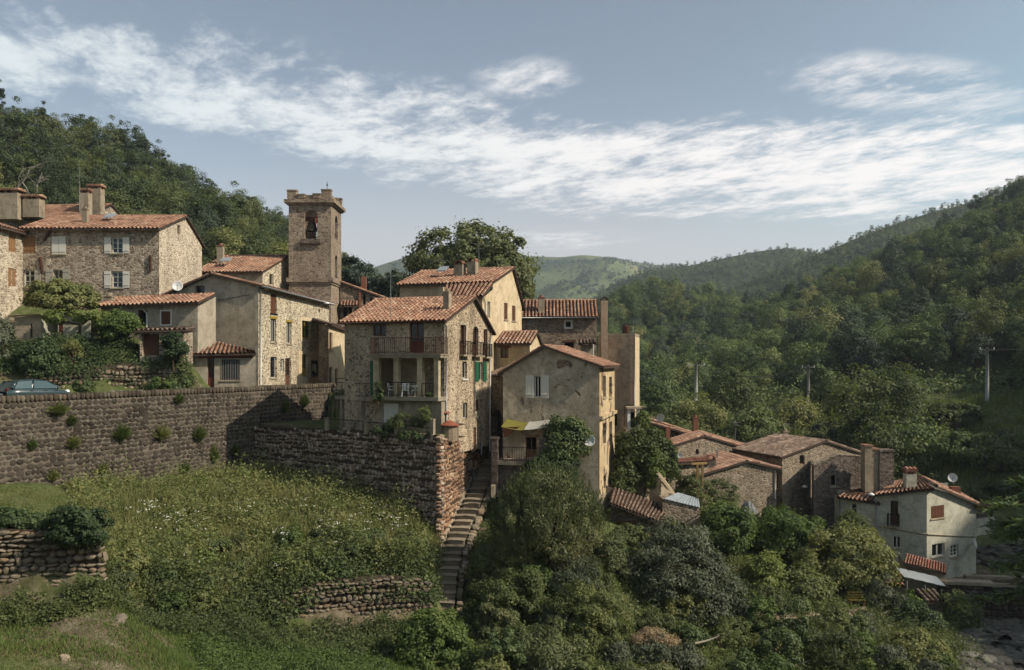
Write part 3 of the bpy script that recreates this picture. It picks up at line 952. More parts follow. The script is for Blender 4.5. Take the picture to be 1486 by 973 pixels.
def tile_sheet(e0, e1, r0, r1, pitch=0.32, row=0.42, ridge=False):
    """overlapping half round tiles on the sloping quad eave e0-e1, ridge r0-r1"""
    e0, e1, r0, r1 = (np.array(q, float) for q in (e0, e1, r0, r1))
    le, ls = np.linalg.norm(e1 - e0), np.linalg.norm((r0 + r1) / 2 - (e0 + e1) / 2)
    n, m = max(2, int(round(le / pitch))), max(1, int(round(ls / row)))
    N = np.cross(e1 - e0, r0 - e0)
    N /= np.linalg.norm(N)
    if N[2] < 0:
        N = -N
    vs, fs = [], []
    K = 5
    th = np.linspace(0, math.pi, K)
    wx, hz = -np.cos(th), np.sin(th)
    rr = np.random.default_rng(int(abs(e0[0] * 97 + e0[1] * 13 + le * 5)) + 1)
    for i in range(n):
        s = (i + 0.5) / n
        pe, pr = e0 + (e1 - e0) * s, r0 + (r1 - r0) * s
        we, wr = (e1 - e0) / n * 0.345, (r1 - r0) / n * 0.345
        rad_e, rad_r = np.linalg.norm(we), np.linalg.norm(wr)
        js = rr.normal(0, 0.035, 2)
        for j in range(m):
            t0, t1 = max(-0.02, j / m - 0.1 / m), (j + 1) / m
            jj = rr.normal(0, 1, 4)
            t0 += 0.05 / m * jj[0]
            p0 = pe + (pr - pe) * t0 + N * (0.035 + 0.008 * jj[1]) + we * (js[0] + 0.07 * jj[2])
            p1 = pe + (pr - pe) * t1 + N * 0.012 + we * (js[0] + 0.07 * jj[3])
            w0 = (we + (wr - we) * t0)
            w1 = (we + (wr - we) * t1) * 0.84
            r_0, r_1 = rad_e + (rad_r - rad_e) * t0, (rad_e + (rad_r - rad_e) * t1) * 0.84
            b = len(vs)
            for k in range(K):
                vs.append(p0 + w0 * wx[k] + N * (r_0 * 1.1 * hz[k]))
            for k in range(K):
                vs.append(p1 + w1 * wx[k] + N * (r_1 * 1.1 * hz[k]))
            for k in range(K - 1):
                fs.append((b + k, b + k + 1, b + K + k + 1, b + K + k))
    if ridge:
        lr = np.linalg.norm(r1 - r0)
        nr = max(2, int(lr / 0.4))
        ax = (r1 - r0) / lr
        sd = np.cross(ax, (0, 0, 1.0))
        sd /= np.linalg.norm(sd)
        for i in range(nr):
            c0, c1 = r0 + ax * lr * (i - 0.06) / nr, r0 + ax * lr * (i + 1) / nr
            b = len(vs)
            up = np.array((0, 0, 1.0))
            for c, g in ((c0, 0.17), (c1, 0.145)):
                for k in range(K):
                    vs.append(c + sd * (wx[k] * g) + up * (hz[k] * g * 0.8 - 0.02 + (0.02 if g > 0.15 else 0)))
            for k in range(K - 1):
                fs.append((b + k, b + k + 1, b + K + k + 1, b + K + k))
    return np.array(vs), np.array(fs)


def roof_plane(root, e0, e1, r0, r1, tile='tile', thick=0.14, pitch=0.33, ridge=False, row=0.42, under='eave', name='roof'):
    e0, e1, r0, r1 = (np.array(q, float) for q in (e0, e1, r0, r1))
    mb = MB()
    mb.prism([e0, e1, r1, r0], (0, 0, -thick))
    o = mb.build(name, M[under], root)
    # channel tiles between the cover tiles
    N = np.cross(e1 - e0, r0 - e0)
    N /= np.linalg.norm(N)
    if N[2] < 0:
        N = -N
    mc = MB()
    mc.poly(*(q + N * 0.006 for q in (e0, e1, r1, r0)))
    mc.build('tile_bed', M['tile_bed'], o)
    v, f = tile_sheet(e0, e1, r0, r1, pitch, row, ridge)
    t = mesh_np('roof_tiles', v, f, M[tile], o)
    kind(t, 'stuff')
    return o


class House:
    """block with a gable on F (A = left corner), ridge running along dvec"""
    def __init__(s, root, F_, zA, apex, zB, dvec, zb, mF, mL=None, mR=None, tile='tile', oh=0.4, ohf=0.22, pitch=0.33, dz=0.0):
        s.root, s.F, s.zA, s.apex, s.zB, s.zb = root, F_, zA, apex, zB, zb
        s.dv = np.array(dvec, float)
        s.dz = dz
        A2, B2 = F_.A + s.dv, F_.B + s.dv
        s.Lw, s.Rw, s.K = Wall(A2, F_.A), Wall(F_.B, B2), Wall(B2, A2)
        s.m = (mF, mL or mF, mR or mF)
        s.tile, s.oh, s.ohf, s.pitch = tile, oh, ohf, pitch

    def finish(s, back=True, left=True, right=True):
        F_, z = s.F, s.dz
        au, az = s.apex
        facade(s.root, F_, [(0, s.zA), (au, az), (F_.L, s.zB)], s.zb, s.m[0])
        facade(s.root, s.Lw, [(0, s.zA + z), (s.Lw.L, s.zA)], s.zb, s.m[1])
        facade(s.root, s.Rw, [(0, s.zB), (s.Rw.L, s.zB + z)], s.zb, s.m[2])
        facade(s.root, s.K, [(0, s.zB + z), (F_.L - au, az + z), (F_.L, s.zA + z)], s.zb, s.m[0])
        dn = s.dv / np.linalg.norm(s.dv)
        d3 = np.array((s.dv[0], s.dv[1], z))
        f3 = -np.array((dn[0], dn[1], z / np.linalg.norm(s.dv))) * s.ohf
        ap = F_.p(au, az + 0.15)
        for side, on in ((0, left), (1, right)):
            if not on:
                continue
            E = F_.p(0, s.zA + 0.15) if side == 0 else F_.p(F_.L, s.zB + 0.15)
            sl = E - ap
            sl = sl / np.linalg.norm(sl[:2])
            e = E + sl * s.oh
            if side == 0:
                roof_plane(s.root, e + d3 - f3, e + f3, ap + d3 - f3, ap + f3, s.tile, pitch=s.pitch, ridge=True)
            else:
                roof_plane(s.root, e + f3, e + d3 - f3, ap + f3, ap + d3 - f3, s.tile, pitch=s.pitch)


def mono_roof(root, W, ua, ub, z_eave, z_top, out, inn, tile='tile', pitch=0.33, dz=0.0):
    """lean-to roof over a wall line: eave at offset out, top at offset -inn"""
    return roof_plane(root, W.p(ua, z_eave, out), W.p(ub, z_eave + dz, out), W.p(ua, z_top, -inn), W.p(ub, z_top + dz, -inn), tile, pitch=pitch)


def chimney(root, px0, px1, py_top, py_bot, D, mat='pl_chim', depth=0.6, cap='tile', ang=0.0, style='tiles', name='chimney'):
    c = P((px0 + px1) / 2, py_bot, D)
    wd = (px1 - px0) / F * D
    h = (py_bot - py_top) / F * D
    mb = MB()
    mb.box((c[0], c[1], c[2] - 0.7), wd, depth, h + 0.7 - 0.36, ang)
    o = mb.build(name, M[mat], root)
    cm = MB()
    zt = c[2] + h - 0.36
    if style == 'tiles':
        for sx_ in (-1, 1):
            for sy_ in (-1, 1):
                ca, sa = math.cos(ang), math.sin(ang)
                q = (c[0] + ca * sx_ * wd * 0.4 - sa * sy_ * depth * 0.36, c[1] + sa * sx_ * wd * 0.4 + ca * sy_ * depth * 0.36, zt)
                cm.box(q, wd * 0.14, depth * 0.2, 0.24, ang)
        for sx_ in (-0.33, 0, 0.33):
            cm.box((c[0] + math.cos(ang) * sx_ * wd * 0.8, c[1] + math.sin(ang) * sx_ * wd * 0.8, zt), wd * 0.1, depth * 0.8, 0.24, ang)
        cm.box((c[0], c[1], zt + 0.24), wd * 1.2, depth * 1.2, 0.06, ang)
        nt = max(2, int(wd / 0.2))
        for k in range(nt):
            a = -wd * 0.56 + wd * 1.12 * (k + 0.5) / nt
            ca, sa = math.cos(ang), math.sin(ang)
            q0 = np.array((c[0] + ca * a - sa * (-depth * 0.62), c[1] + sa * a + ca * (-depth * 0.62), zt + 0.32))
            q1 = np.array((c[0] + ca * a - sa * (depth * 0.62), c[1] + sa * a + ca * (depth * 0.62), zt + 0.32))
            mid = (q0 + q1) / 2 + np.array((0, 0, 0.1))
            cm.tube([q0, mid, q1], wd * 0.62 / nt, 6)
        cm.build('chimney_cap', M[cap], o)
    elif style == 'pot':
        cm.box((c[0], c[1], zt), wd * 1.15, depth * 1.15, 0.1, ang)
        cm.lathe((c[0], c[1], zt + 0.1), [(wd * 0.36, 0), (wd * 0.3, 0.2), (0.001, 0.24)], 10)
        cm.build('chimney_cap', M[cap], o)
    elif style == 'arch':
        ca, sa = math.cos(ang), math.sin(ang)
        for sx_ in (-1, 1):
            cm.box((c[0] + ca * sx_ * wd * 0.42, c[1] + sa * sx_ * wd * 0.42, zt), wd * 0.14, depth, 0.12, ang)
        n = 7
        for k in range(n):
            a0, a1 = math.pi * k / n, math.pi * (k + 1) / n
            pts = []
            for a in (a0, a1):
                for rr_ in (wd * 0.5, wd * 0.38):
                    pts.append(np.array((c[0] - ca * math.cos(a) * rr_ + sa * depth / 2, c[1] - sa * math.cos(a) * rr_ - ca * depth / 2, zt + 0.12 + math.sin(a) * rr_ * 0.7)))
            cm.prism([pts[0], pts[1], pts[3], pts[2]], (-sa * depth, ca * depth, 0))
        cm.build('chimney_cap', M[cap], o)
    return o


def dish(label, px, py, D, r, aim, mount):
    """satellite dish: reflector, arm with feed, bracket to the wall or roof behind it"""
    c = P(px, py, D)
    t = thing('satellite_dish', label, 'satellite dish', c, 'satellite dishes on the houses')
    ax = np.array(aim, float)
    ax /= np.linalg.norm(ax)
    mb = MB()
    mb.lathe(c, [(0.001, 0), (r * 0.5, 0.03 * r / 0.4), (r * 0.85, 0.085 * r / 0.4), (r, 0.13 * r / 0.4), (r, 0.115 * r / 0.4), (r * 0.8, 0.05 * r / 0.4), (0.001, -0.03)], 18, ax)
    mb.build('reflector', M['dish'], t, True)
    a = MB()
    tip = c + ax * r * 1.1 + np.array((0, 0, -r * 0.15))
    a.tube([c + np.array((0, 0, -r * 0.95)) + ax * 0.05, tip + np.array((0, 0, -0.06)), tip], 0.02, 5)
    a.tube([tip - ax * 0.05, tip + ax * 0.07], 0.045, 7)
    a.build('feed_arm', M['zinc'], t)
    b = MB()
    b.tube([c - ax * 0.02, c - ax * 0.14, np.array(mount, float)], 0.03, 6)
    b.build('bracket', M['zinc'], t)
    return t


def antenna(label, px, py_top, py_bot, D, arms=((0.1, 0.9), (0.25, 0.6)), root_thing=None):
    b, tp = P(px, py_bot, D), P(px, py_top, D)
    t = thing('roof_antenna', label, 'antenna', b, 'television antennas on the roofs')
    MB().tube([b, tp], [0.028, 0.016], 6).build('mast', M['zinc'], t)
    for k, (dz, ln) in enumerate(arms):
        c = tp - np.array((0, 0, dz))
        mb = MB()
        bd = np.array((0.8, 0.5, 0.0)) if k % 2 == 0 else np.array((0.9, -0.3, 0))
        bd /= np.linalg.norm(bd)
        sd = np.array((-bd[1], bd[0], 0))
        mb.tube([c - bd * ln * 0.5, c + bd * ln * 0.5], 0.014, 4)
        for i in range(7):
            q = c + bd * ln * (i / 6 - 0.5)
            hl = 0.13 + 0.05 * (i % 2) + 0.02 * i
            mb.tube([q - sd * hl, q + sd * hl], 0.009, 3)
        mb.build('aerial', M['zinc'], t)
    return t


# ------------------------------------------------------------------ walls of single stones
def stone_variant(k, p, jit):
    """front face towards -Y, unit size"""
    r = np.random.default_rng(k + int(p * 100))
    n = 8
    vs = []
    ja = r.normal(0, jit, n)
    for y, sc in (((0.5, 0.99), (-0.3, 1.0), (-0.44, 0.96), (-0.5, 0.82)) if p > 5 else ((0.5, 0.98), (-0.15, 1.0), (-0.40, 0.88), (-0.5, 0.58))):
        for i in range(n):
            a = 2 * math.pi * (i + 0.5) / n
            ca, sa = math.cos(a), math.sin(a)
            rr = (abs(ca) ** p + abs(sa) ** p) ** (-1 / p) * 0.5 * sc * (1 + ja[i])
            vs.append((rr * ca + r.normal(0, jit * 0.12), y + r.normal(0, 0.03), rr * sa + r.normal(0, jit * 0.12)))
    vs.append((r.normal(0, 0.05), -0.52 if p > 5 else -0.54, r.normal(0, 0.05)))
    fs = []
    for q in range(3):
        for i in range(n):
            j = (i + 1) % n
            fs.append((q * n + i, q * n + j, (q + 1) * n + j, (q + 1) * n + i))
    for i in range(n):
        fs.append((3 * n + i, 3 * n + (i + 1) % n, 4 * n, 4 * n))
    return np.array(vs), np.array(fs)


def stone_set(style):
    p, j = {'block': (7.0, 0.035), 'rubble': (3.4, 0.07), 'round': (2.7, 0.09)}[style]
    return [stone_variant(11 * k + 5, p, j) for k in range(9)]


STONES = {k: stone_set(k) for k in ('block', 'rubble', 'round')}
STONE_ME = {}


def stone_me(style, k, mat):
    key = (style, k, mat)
    if key not in STONE_ME:
        v, f = STONES[style][k]
        me = bpy.data.meshes.new('stone')
        me.from_pydata([tuple(q) for q in v], [], [tuple(q[:3]) if q[2] == q[3] else tuple(q) for q in f.tolist()])
        me.materials.append(M[mat])
        me.shade_smooth()
        STONE_ME[key] = me
    return STONE_ME[key]


def lay_stones(root, specs, style, mat, nparts=300, name='stone', stuff_name='small_stones', parent=None):
    """specs: (centre, ang, roll, (w, d, h)); the largest in the picture become objects, the rest one mesh"""
    base = np.array(root_loc(root))
    par = parent or root
    specs = sorted(specs, key=lambda q: -q[3][0] * q[3][2] / q[0][1] ** 2 * (1.0 if -30 < CX + F * q[0][0] / q[0][1] < 1520 else 0.001))
    rr = random.Random(5)
    for c, ang, roll, s in specs[:nparts]:
        o = bpy.data.objects.new(name, stone_me(style, rr.randrange(9), mat))
        COL.objects.link(o)
        o.parent = par
        o.location = [float(q) for q in np.array(c) - base]
        o.rotation_euler = (0, roll, ang)
        o.scale = s
    rest = specs[nparts:]
    if rest:
        V, Fa = [], []
        n = 0
        for c, ang, roll, s in rest:
            v, f = STONES[style][rr.randrange(9)]
            v = v * np.array(s)
            cr, sr = math.cos(roll), math.sin(roll)
            v = np.stack([v[:, 0] * cr + v[:, 2] * sr, v[:, 1], -v[:, 0] * sr + v[:, 2] * cr], 1)
            ca, sa = math.cos(ang), math.sin(ang)
            v = np.stack([v[:, 0] * ca - v[:, 1] * sa, v[:, 0] * sa + v[:, 1] * ca, v[:, 2]], 1) + np.array(c)
            V.append(v)
            Fa.append(f + n)
            n += len(v)
        me = MB()
        v, f = np.concatenate(V), np.concatenate(Fa)
        quads, tris = f[f[:, 2] != f[:, 3]], f[f[:, 2] == f[:, 3]][:, :3]
        ff = np.concatenate([np.concatenate([quads[:, [0, 1, 2]], quads[:, [0, 2, 3]]]), tris])
        kind(mesh_np(stuff_name, v, ff, M[mat], par, True), 'stuff')


def wall_specs(W, u0, u1, zbot, ztop, ch, wmin, wmax, depth=0.3, roll=0.06, jit=0.15, proud=0.0, seed=1):
    r = random.Random(seed)
    zs = [zbot(u0 + (u1 - u0) * t / 20) for t in range(21)]
    zt = [ztop(u0 + (u1 - u0) * t / 20) for t in range(21)]
    z = min(zs)
    out = []
    while z < max(zt):
        h = ch * (r.uniform(0.8, 1.3) if jit < 0.3 else r.uniform(0.6, 1.6))
        wob = r.uniform(0, 6)
        u = u0 + r.uniform(-0.2, 0)
        while u < u1:
            wd = r.uniform(wmin, wmax)
            if u + wd > u1 + 0.05:
                wd = max(0.1, u1 - u)
            uc, hh = u + wd / 2, h * r.uniform(1 - jit, 1 + jit * 0.4)
            zc_ = z + h / 2 + r.uniform(-1, 1) * h * jit * 0.35 + (0.07 * math.sin(uc * 1.1 + wob) if jit > 0.3 else 0.03 * math.sin(uc * 0.5))
            if r.random() < jit * 0.12:
                hh *= 1.7
            if zbot(uc) - h < zc_ and zc_ + hh * 0.5 < ztop(uc) + 0.04:
                c = W.p(uc, zc_, proud - depth / 2 + r.uniform(-0.035, 0.035))
                out.append((c, W.ang, r.uniform(-roll, roll), (wd * 0.97, depth, hh * 0.97)))
            u += wd
        z += h
    return out


def wall_core(root, W, u0, u1, zbot, ztop, mat, thick=0.5, face=-0.1, n=14, name='wall_core'):
    mb = MB()
    for k in range(n):
        a, b = u0 + (u1 - u0) * k / n, u0 + (u1 - u0) * (k + 1) / n
        za, zb_, ta, tb = zbot(a) - 0.6, zbot(b) - 0.6, ztop(a), ztop(b)
        mb.poly(W.p(a, za, face), W.p(b, zb_, face), W.p(b, tb, face), W.p(a, ta, face))
        mb.poly(W.p(a, ta, face), W.p(b, tb, face), W.p(b, tb, face - thick), W.p(a, ta, face - thick))
        mb.poly(W.p(a, za, face - thick), W.p(a, ta, face - thick), W.p(b, tb, face - thick), W.p(b, zb_, face - thick))
    mb.poly(W.p(u1, zbot(u1) - 0.6, face), W.p(u1, zbot(u1) - 0.6, face - thick), W.p(u1, ztop(u1), face - thick), W.p(u1, ztop(u1), face))
    mb.poly(W.p(u0, zbot(u0) - 0.6, face), W.p(u0, zbot(u0) - 0.6, face - thick), W.p(u0, ztop(u0), face - thick), W.p(u0, ztop(u0), face))
    return mb.build(name, M[mat], root)


def interp_fn(W, pts):
    """(px, py) polyline on the wall -> z(u)"""
    q = sorted(W.uz(*p) for p in pts)
    us, zs = [a for a, _ in q], [b for _, b in q]
    return lambda u: float(np.interp(u, us, zs))


# ------------------------------------------------------------------ foliage
def unit(v):
    return v / (np.linalg.norm(v, axis=1, keepdims=True) + 1e-9)


def leaf_quads(c, n, L, Wd, up=None, upw=0.0, r=rng):
    """one folded-free diamond leaf per centre"""
    N = len(c)
    ax = r.normal(size=(N, 3))
    if up is not None:
        ax = ax * (1 - upw) + np.array(up) * upw * 1.6
    t = unit(ax - (ax * n).sum(1, keepdims=True) * n * (1 - upw))
    b = unit(np.cross(n, t))
    L, Wd = np.broadcast_to(L, (N,))[:, None], np.broadcast_to(Wd, (N,))[:, None]
    v = np.stack([c - t * L * 0.5, c + b * Wd * 0.5 + t * L * 0.08, c + t * L * 0.5, c - b * Wd * 0.5 + t * L * 0.08], 1).reshape(-1, 3)
    return v, np.arange(4 * N).reshape(N, 4)


def clumps(center, rad, n, rc, r=rng, lowcut=-0.5, hollow=0.55, lump=0.25):
    """clump centres and radii through a crown"""
    d = unit(r.normal(size=(n * 3, 3)))
    d = d[d[:, 2] > lowcut][:n]
    k = hollow + (1 - hollow) * r.random(len(d)) ** 0.6
    ph = r.random(3) * 6
    k *= 1 + lump * np.sin(d[:, 0] * 4 + ph[0]) * np.cos(d[:, 1] * 4 + ph[1] + d[:, 2] * 3)
    c = np.array(center) + d * np.array(rad) * k[:, None] * 0.86
    return c, rc * r.uniform(0.45, 1.45, len(d))


def clump_leaves(cc, rc, per, crown_c, r=rng, flat=0.75, upb=0.35):
    n = len(cc)
    idx = np.repeat(np.arange(n), per)
    d = unit(r.normal(size=(len(idx), 3)))
    out = unit(cc[idx] - np.array(crown_c))
    d = unit(d + out * 0.35 + np.array((0, 0, 0.15)))
    rad = (0.45 + 0.62 * r.random(len(idx)) ** 0.7) * rc[idx]
    rad = rad * np.where(r.random(len(idx)) < 0.07, r.uniform(1.2, 1.7, len(idx)), 1.0)
    pos = cc[idx] + d * rad[:, None] * np.array((1, 1, flat))
    nn = unit(d * 0.8 + out * 0.3 + r.normal(size=d.shape) * 0.45 + np.array((0, 0, upb)))
    return pos, nn


def limb_mesh(mb, base, cc, r0, trunk_h, n=9, rr=rng):
    base = np.array(base, float)
    top = base + np.array((rr.normal(0, 0.1), rr.normal(0, 0.1), trunk_h))
    mid = (base + top) / 2 + rr.normal(0, 0.08, 3) * np.array((1, 1, 0)) * trunk_h * 0.3
    mb.tube([base - np.array((0, 0, 0.4)), mid, top], [r0 * 1.15, r0 * 0.85, r0 * 0.65], 8)
    for k in range(min(n, len(cc))):
        e = cc[k]
        m = top * 0.5 + e * 0.5 + rr.normal(0, 0.12, 3) * np.linalg.norm(e - top) * 0.5
        mb.tube([top - np.array((0, 0, trunk_h * 0.15)), m, e], [r0 * 0.5, r0 * 0.3, r0 * 0.07], 5, False)


def plant(name, label, cat, base, crown_c, rad, nclump, rc, per, leaf, L, Wd, group=None, trunk=0.12, trunk_h=None, bark='bark', lowcut=-0.6, up=None, upw=0.0, hollow=0.55, flat=0.75, lump=0.25, upb=0.35, limbs=9, stem_name='trunk'):
    t = thing(name, label, cat, base, group)
    cc, rcs = clumps(crown_c, rad, nclump, rc, lowcut=lowcut, hollow=hollow, lump=lump)
    pos, nn = clump_leaves(cc, rcs, per, crown_c, flat=flat, upb=upb)
    s = rng.uniform(0.7, 1.3, len(pos))
    v, f = leaf_quads(pos, nn, L * s, Wd * s, up, upw)
    mesh_np('crown', v, f, M[leaf], t)
    mb = MB()
    th = trunk_h if trunk_h is not None else max(0.3, crown_c[2] - rad[2] * 0.5 - base[2])
    limb_mesh(mb, base, cc, trunk, th, limbs)
    mb.build(stem_name, M[bark], t, True)
    return t
# ------------------------------------------------------------------ road, long wall, terrace, stairs
n3 = np.array((0.898, -0.439, 0))
rd = MB()
for k in range(24):
    a, b = bw(-1.0 + 2.15 * k / 24), bw(-1.0 + 2.15 * (k + 1) / 24)
    q = [(a[0] - 0.3, a[1] + 0.15, -2.76), (b[0] - 0.3, b[1] + 0.15, -2.76), (b[0] - 4.7, b[1] + 2.3, -2.76), (a[0] - 4.7, a[1] + 2.3, -2.76)]
    rd.poly(*q)
kind(rd.build('road', M['asphalt']), 'structure')

WB = Wall(bw(-0.5), bw(1.02))
t = thing('retaining_wall', 'long squared-stone wall with upright coping stones holding up the road', 'wall', (*bw(0.3), -5))
zb_f = lambda u: float(f_low(*(WB.A + WB.d * u + WB.nrm * 0.3))[0]) - 0.15
zt_f = lambda u: -2.40
wall_core(t, WB, 0, WB.L, zb_f, lambda u: -2.42, 'mortar', 0.55, -0.035, 24)
lay_stones(t, wall_specs(WB, 0, WB.L, zb_f, zt_f, 0.27, 0.28, 0.62, 0.22, 0.05, 0.2, 0.0, 3), 'block', 'ashlar', 190)
r_ = random.Random(4)
u, cs = 0.0, []
while u < WB.L - 0.1:
    wd = r_.uniform(0.24, 0.36)
    h = r_.uniform(0.36, 0.43)
    cs.append((WB.p(u + wd / 2, -2.42 + h / 2, -0.2 + r_.uniform(-0.02, 0.02)), WB.ang, r_.uniform(-0.06, 0.06), (wd * 0.94, 0.5, h)))
    u += wd
lay_stones(t, cs, 'block', 'coping', 110, 'coping_stone', 'far_coping_stones')

# terrace: two faces of small stones, a floor, stone posts with pipe rails
WT1, WT2 = wall_px((366, 64.8), (640, 54.5)), wall_px((640, 54.5), (700, 66.2))
t = thing('terrace_wall', 'tall reddish rubble wall of small stones carrying the house terrace', 'wall', P(560, 700, 57.5))
zt1 = interp_fn(WT1, [(366, 619), (500, 625), (640, 632)])
zb1 = lambda u: float(f_low(*(WT1.A + WT1.d * u + WT1.nrm * 0.3))[0]) - 0.4
wall_core(t, WT1, 0, WT1.L - 0.35, zb1, zt1, 'joint', 0.5, -0.06, 16)
lay_stones(t, wall_specs(WT1, 0, WT1.L, zb1, zt1, 0.25, 0.2, 0.38, 0.26, 0.32, 0.6, 0.0, 8), 'round', 'cobble', 200)
zt2 = interp_fn(WT2, [(640, 632), (660, 638), (700, 640)])
zb2 = interp_fn(WT2, [(640, 822), (660, 785), (680, 748), (700, 715)])
wall_core(t, WT2, 0.3, WT2.L, zb2, zt2, 'joint', 0.5, -0.06, 12)
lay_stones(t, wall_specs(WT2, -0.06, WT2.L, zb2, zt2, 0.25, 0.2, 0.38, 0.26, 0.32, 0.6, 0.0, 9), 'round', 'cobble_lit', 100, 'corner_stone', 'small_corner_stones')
# floor of the terrace, with a stone edge
mb = MB()
c0, c1, c2 = WT1.p(0.3, -4.9, -0.3), WT1.p(WT1.L - 0.3, -4.9, -0.3), WT2.p(6.0, -4.98, -0.3)
mb.prism([c0, c1, c2, (-5.6, 68, -4.9), (-15.2, 70.5, -4.9)], (0, 0, -7.5))
kind(mb.build('terrace_floor', M['ground']), 'structure')

# outer drain on the lit face, and steps
t = thing('drain_pipe', 'fat grey drain pipe on the sunlit terrace wall beside the stone stairs', 'pipe', P(686, 700, 62))
MB().tube([WT2.p(WT2.u(682), -8.05, 0.12), WT2.p(WT2.u(683), -8.4, 0.2), WT2.p(WT2.u(689), -10.6, 0.2)], 0.11, 8).build('pipe', M['zinc'], t, True)
MB().tube([WT2.p(WT2.u(689), -10.58, 0.2), WT2.p(WT2.u(689), -10.75, 0.25)], 0.14, 8).build('outlet', M['zinc'], t, True)

path = np.array([P(*q) for q in [(644, 884, 49.2), (647, 846, 51), (655, 805, 53.6), (668, 770, 56.2), (683, 735, 59), (697, 703, 62), (707, 681, 64.6), (713, 666, 66.6)]])
t = thing('stone_stairs', 'steep flight of worn stone steps climbing from the garden to the houses', 'stairs', path[0])
seg = np.append(0, np.cumsum(np.linalg.norm(np.diff(path, axis=0), axis=1)))
NS = 25
ctr = np.stack([np.interp(np.linspace(0, seg[-1], NS + 1), seg, path[:, k]) for k in range(3)], 1)
for i in range(NS):
    c, nx = ctr[i], ctr[i + 1]
    d = (nx - c)[:2]
    d /= np.linalg.norm(d)
    sd = np.array((d[1], -d[0], 0))
    wd = random.uniform(1.15, 1.4)
    mb = MB()
    q = np.array((*c[:2], nx[2] + random.uniform(-0.03, 0.03)))
    f3 = np.array((d[0], d[1], 0))
    n_ = 4
    vs = []
    for zz, in_ in ((-0.06, -0.05), (0, 0.0)):
        for side in (0, 1):
            for k in range(n_ + 1):
                s_ = (k / n_ - 0.5) * wd
                o_ = random.uniform(-0.035, 0.035) - in_ if side == 0 else 0.75
                vs.append(q + sd * s_ + f3 * o_ + np.array((0, 0, zz + random.uniform(-0.018, 0.018) - (0.03 if abs(s_) > wd * 0.4 else 0))))
    m_ = n_ + 1
    fs = []
    for k in range(n_):
        fs += [(2 * m_ + k, 2 * m_ + k + 1, 3 * m_ + k + 1, 3 * m_ + k), (k, k + 1, 2 * m_ + k + 1, 2 * m_ + k)]
    fs += [(0, 2 * m_, 3 * m_, m_), (n_, m_ + n_, 3 * m_ + n_, 2 * m_ + n_)]
    mb.add(vs, fs)
    mb.obox(q - sd * (wd / 2 - 0.04) + f3 * 0.10 + np.array((0, 0, -0.85)), sd * (wd - 0.08), f3 * 0.62, (0, 0, 0.80))
    mb.build('step', M['step'], t)
# low rubble kerbs on both sides of the flight
for side, s0, wdt in ((-1, 0.78, 0.22), (1, 0.85, 0.3)):
    sp = []
    for i in range(70):
        k = i / 69 * NS
        j = min(int(k), NS - 1)
        c = ctr[j] + (ctr[j + 1] - ctr[j]) * (k - j)
        d = (ctr[j + 1] - ctr[j])[:2]
        d /= np.linalg.norm(d)
        for q in range(2):
            a = math.atan2(d[1], d[0]) + random.uniform(-0.4, 0.4)
            sp.append((c + np.array((d[1], -d[0], 0)) * side * (s0 + random.uniform(0, 0.12)) + np.array((0, 0, random.uniform(-0.3, 0.12) + (0.1 if side < 0 else 0))), a, random.uniform(-0.3, 0.3), (random.uniform(0.25, 0.5), wdt, random.uniform(0.2, 0.34))))
    lay_stones(t, sp, 'rubble', 'field' if side > 0 else 'step', 0, stuff_name='kerb_stones')

# dry stone walls below
WL = wall_px((-120, 36.0), (150, 37.0))
t = thing('dry_stone_wall', 'grey field-stone wall holding up the small lawn', 'wall', P(60, 860, 36.3))
ztl = interp_fn(WL, [(-120, 762), (0, 770), (60, 772), (120, 785), (152, 800)])
zbl = interp_fn(WL, [(-120, 890), (0, 885), (70, 872), (110, 850), (152, 838)])
wall_core(t, WL, 0, WL.L - 0.35, zbl, ztl, 'joint', 0.6, -0.16, 12)
lay_stones(t, wall_specs(WL, 0, WL.L, zbl, ztl, 0.22, 0.22, 0.55, 0.36, 0.25, 0.4, 0.03, 21), 'round', 'field', 300)
WM = wall_px((395, 45.4), (628, 48.6))
t = thing('dry_stone_wall', 'low tumbled pale stone wall under the flowering grass slope', 'wall', P(520, 890, 47))
ztm = interp_fn(WM, [(395, 872), (430, 856), (480, 843), (590, 838), (628, 845)])
zbm = interp_fn(WM, [(395, 915), (460, 912), (600, 902), (628, 900)])
wall_core(t, WM, 0.3, WM.L - 0.3, zbm, ztm, 'joint', 0.6, -0.16, 12)
lay_stones(t, wall_specs(WM, 0, WM.L, zbm, ztm, 0.22, 0.2, 0.5, 0.36, 0.3, 0.4, 0.03, 31), 'round', 'field', 300)
WG = wall_px((40, 59.6), (272, 64.2))
t = thing('garden_wall', 'low rubble bank wall with ivy behind the parked car', 'wall', P(150, 550, 61))
ztg = interp_fn(WG, [(40, 534), (150, 531), (272, 520)])
zbg = lambda u: -2.85
wall_core(t, WG, 0, WG.L, zbg, ztg, 'joint', 0.5, -0.12, 10)
lay_stones(t, wall_specs(WG, 0, WG.L, zbg, ztg, 0.25, 0.22, 0.5, 0.32, 0.25, 0.4, 0.0, 41), 'round', 'field', 160)
WR = wall_px((1366, 61.5), (1560, 60.0))
t = thing('river_wall', 'dark river wall with a pale concrete coping below the white house', 'wall', P(1440, 870, 61))
ztr = interp_fn(WR, [(1366, 848), (1486, 846), (1560, 846)])
zbr = interp_fn(WR, [(1366, 905), (1486, 900), (1560, 900)])
wall_core(t, WR, 0, WR.L, zbr, ztr, 'joint', 0.8, -0.14, 8)
lay_stones(t, wall_specs(WR, 0, WR.L, zbr, ztr, 0.28, 0.3, 0.6, 0.36, 0.15, 0.3, 0.0, 51), 'rubble', 'ashlar', 110)
mb = MB()
za = ztr(0)
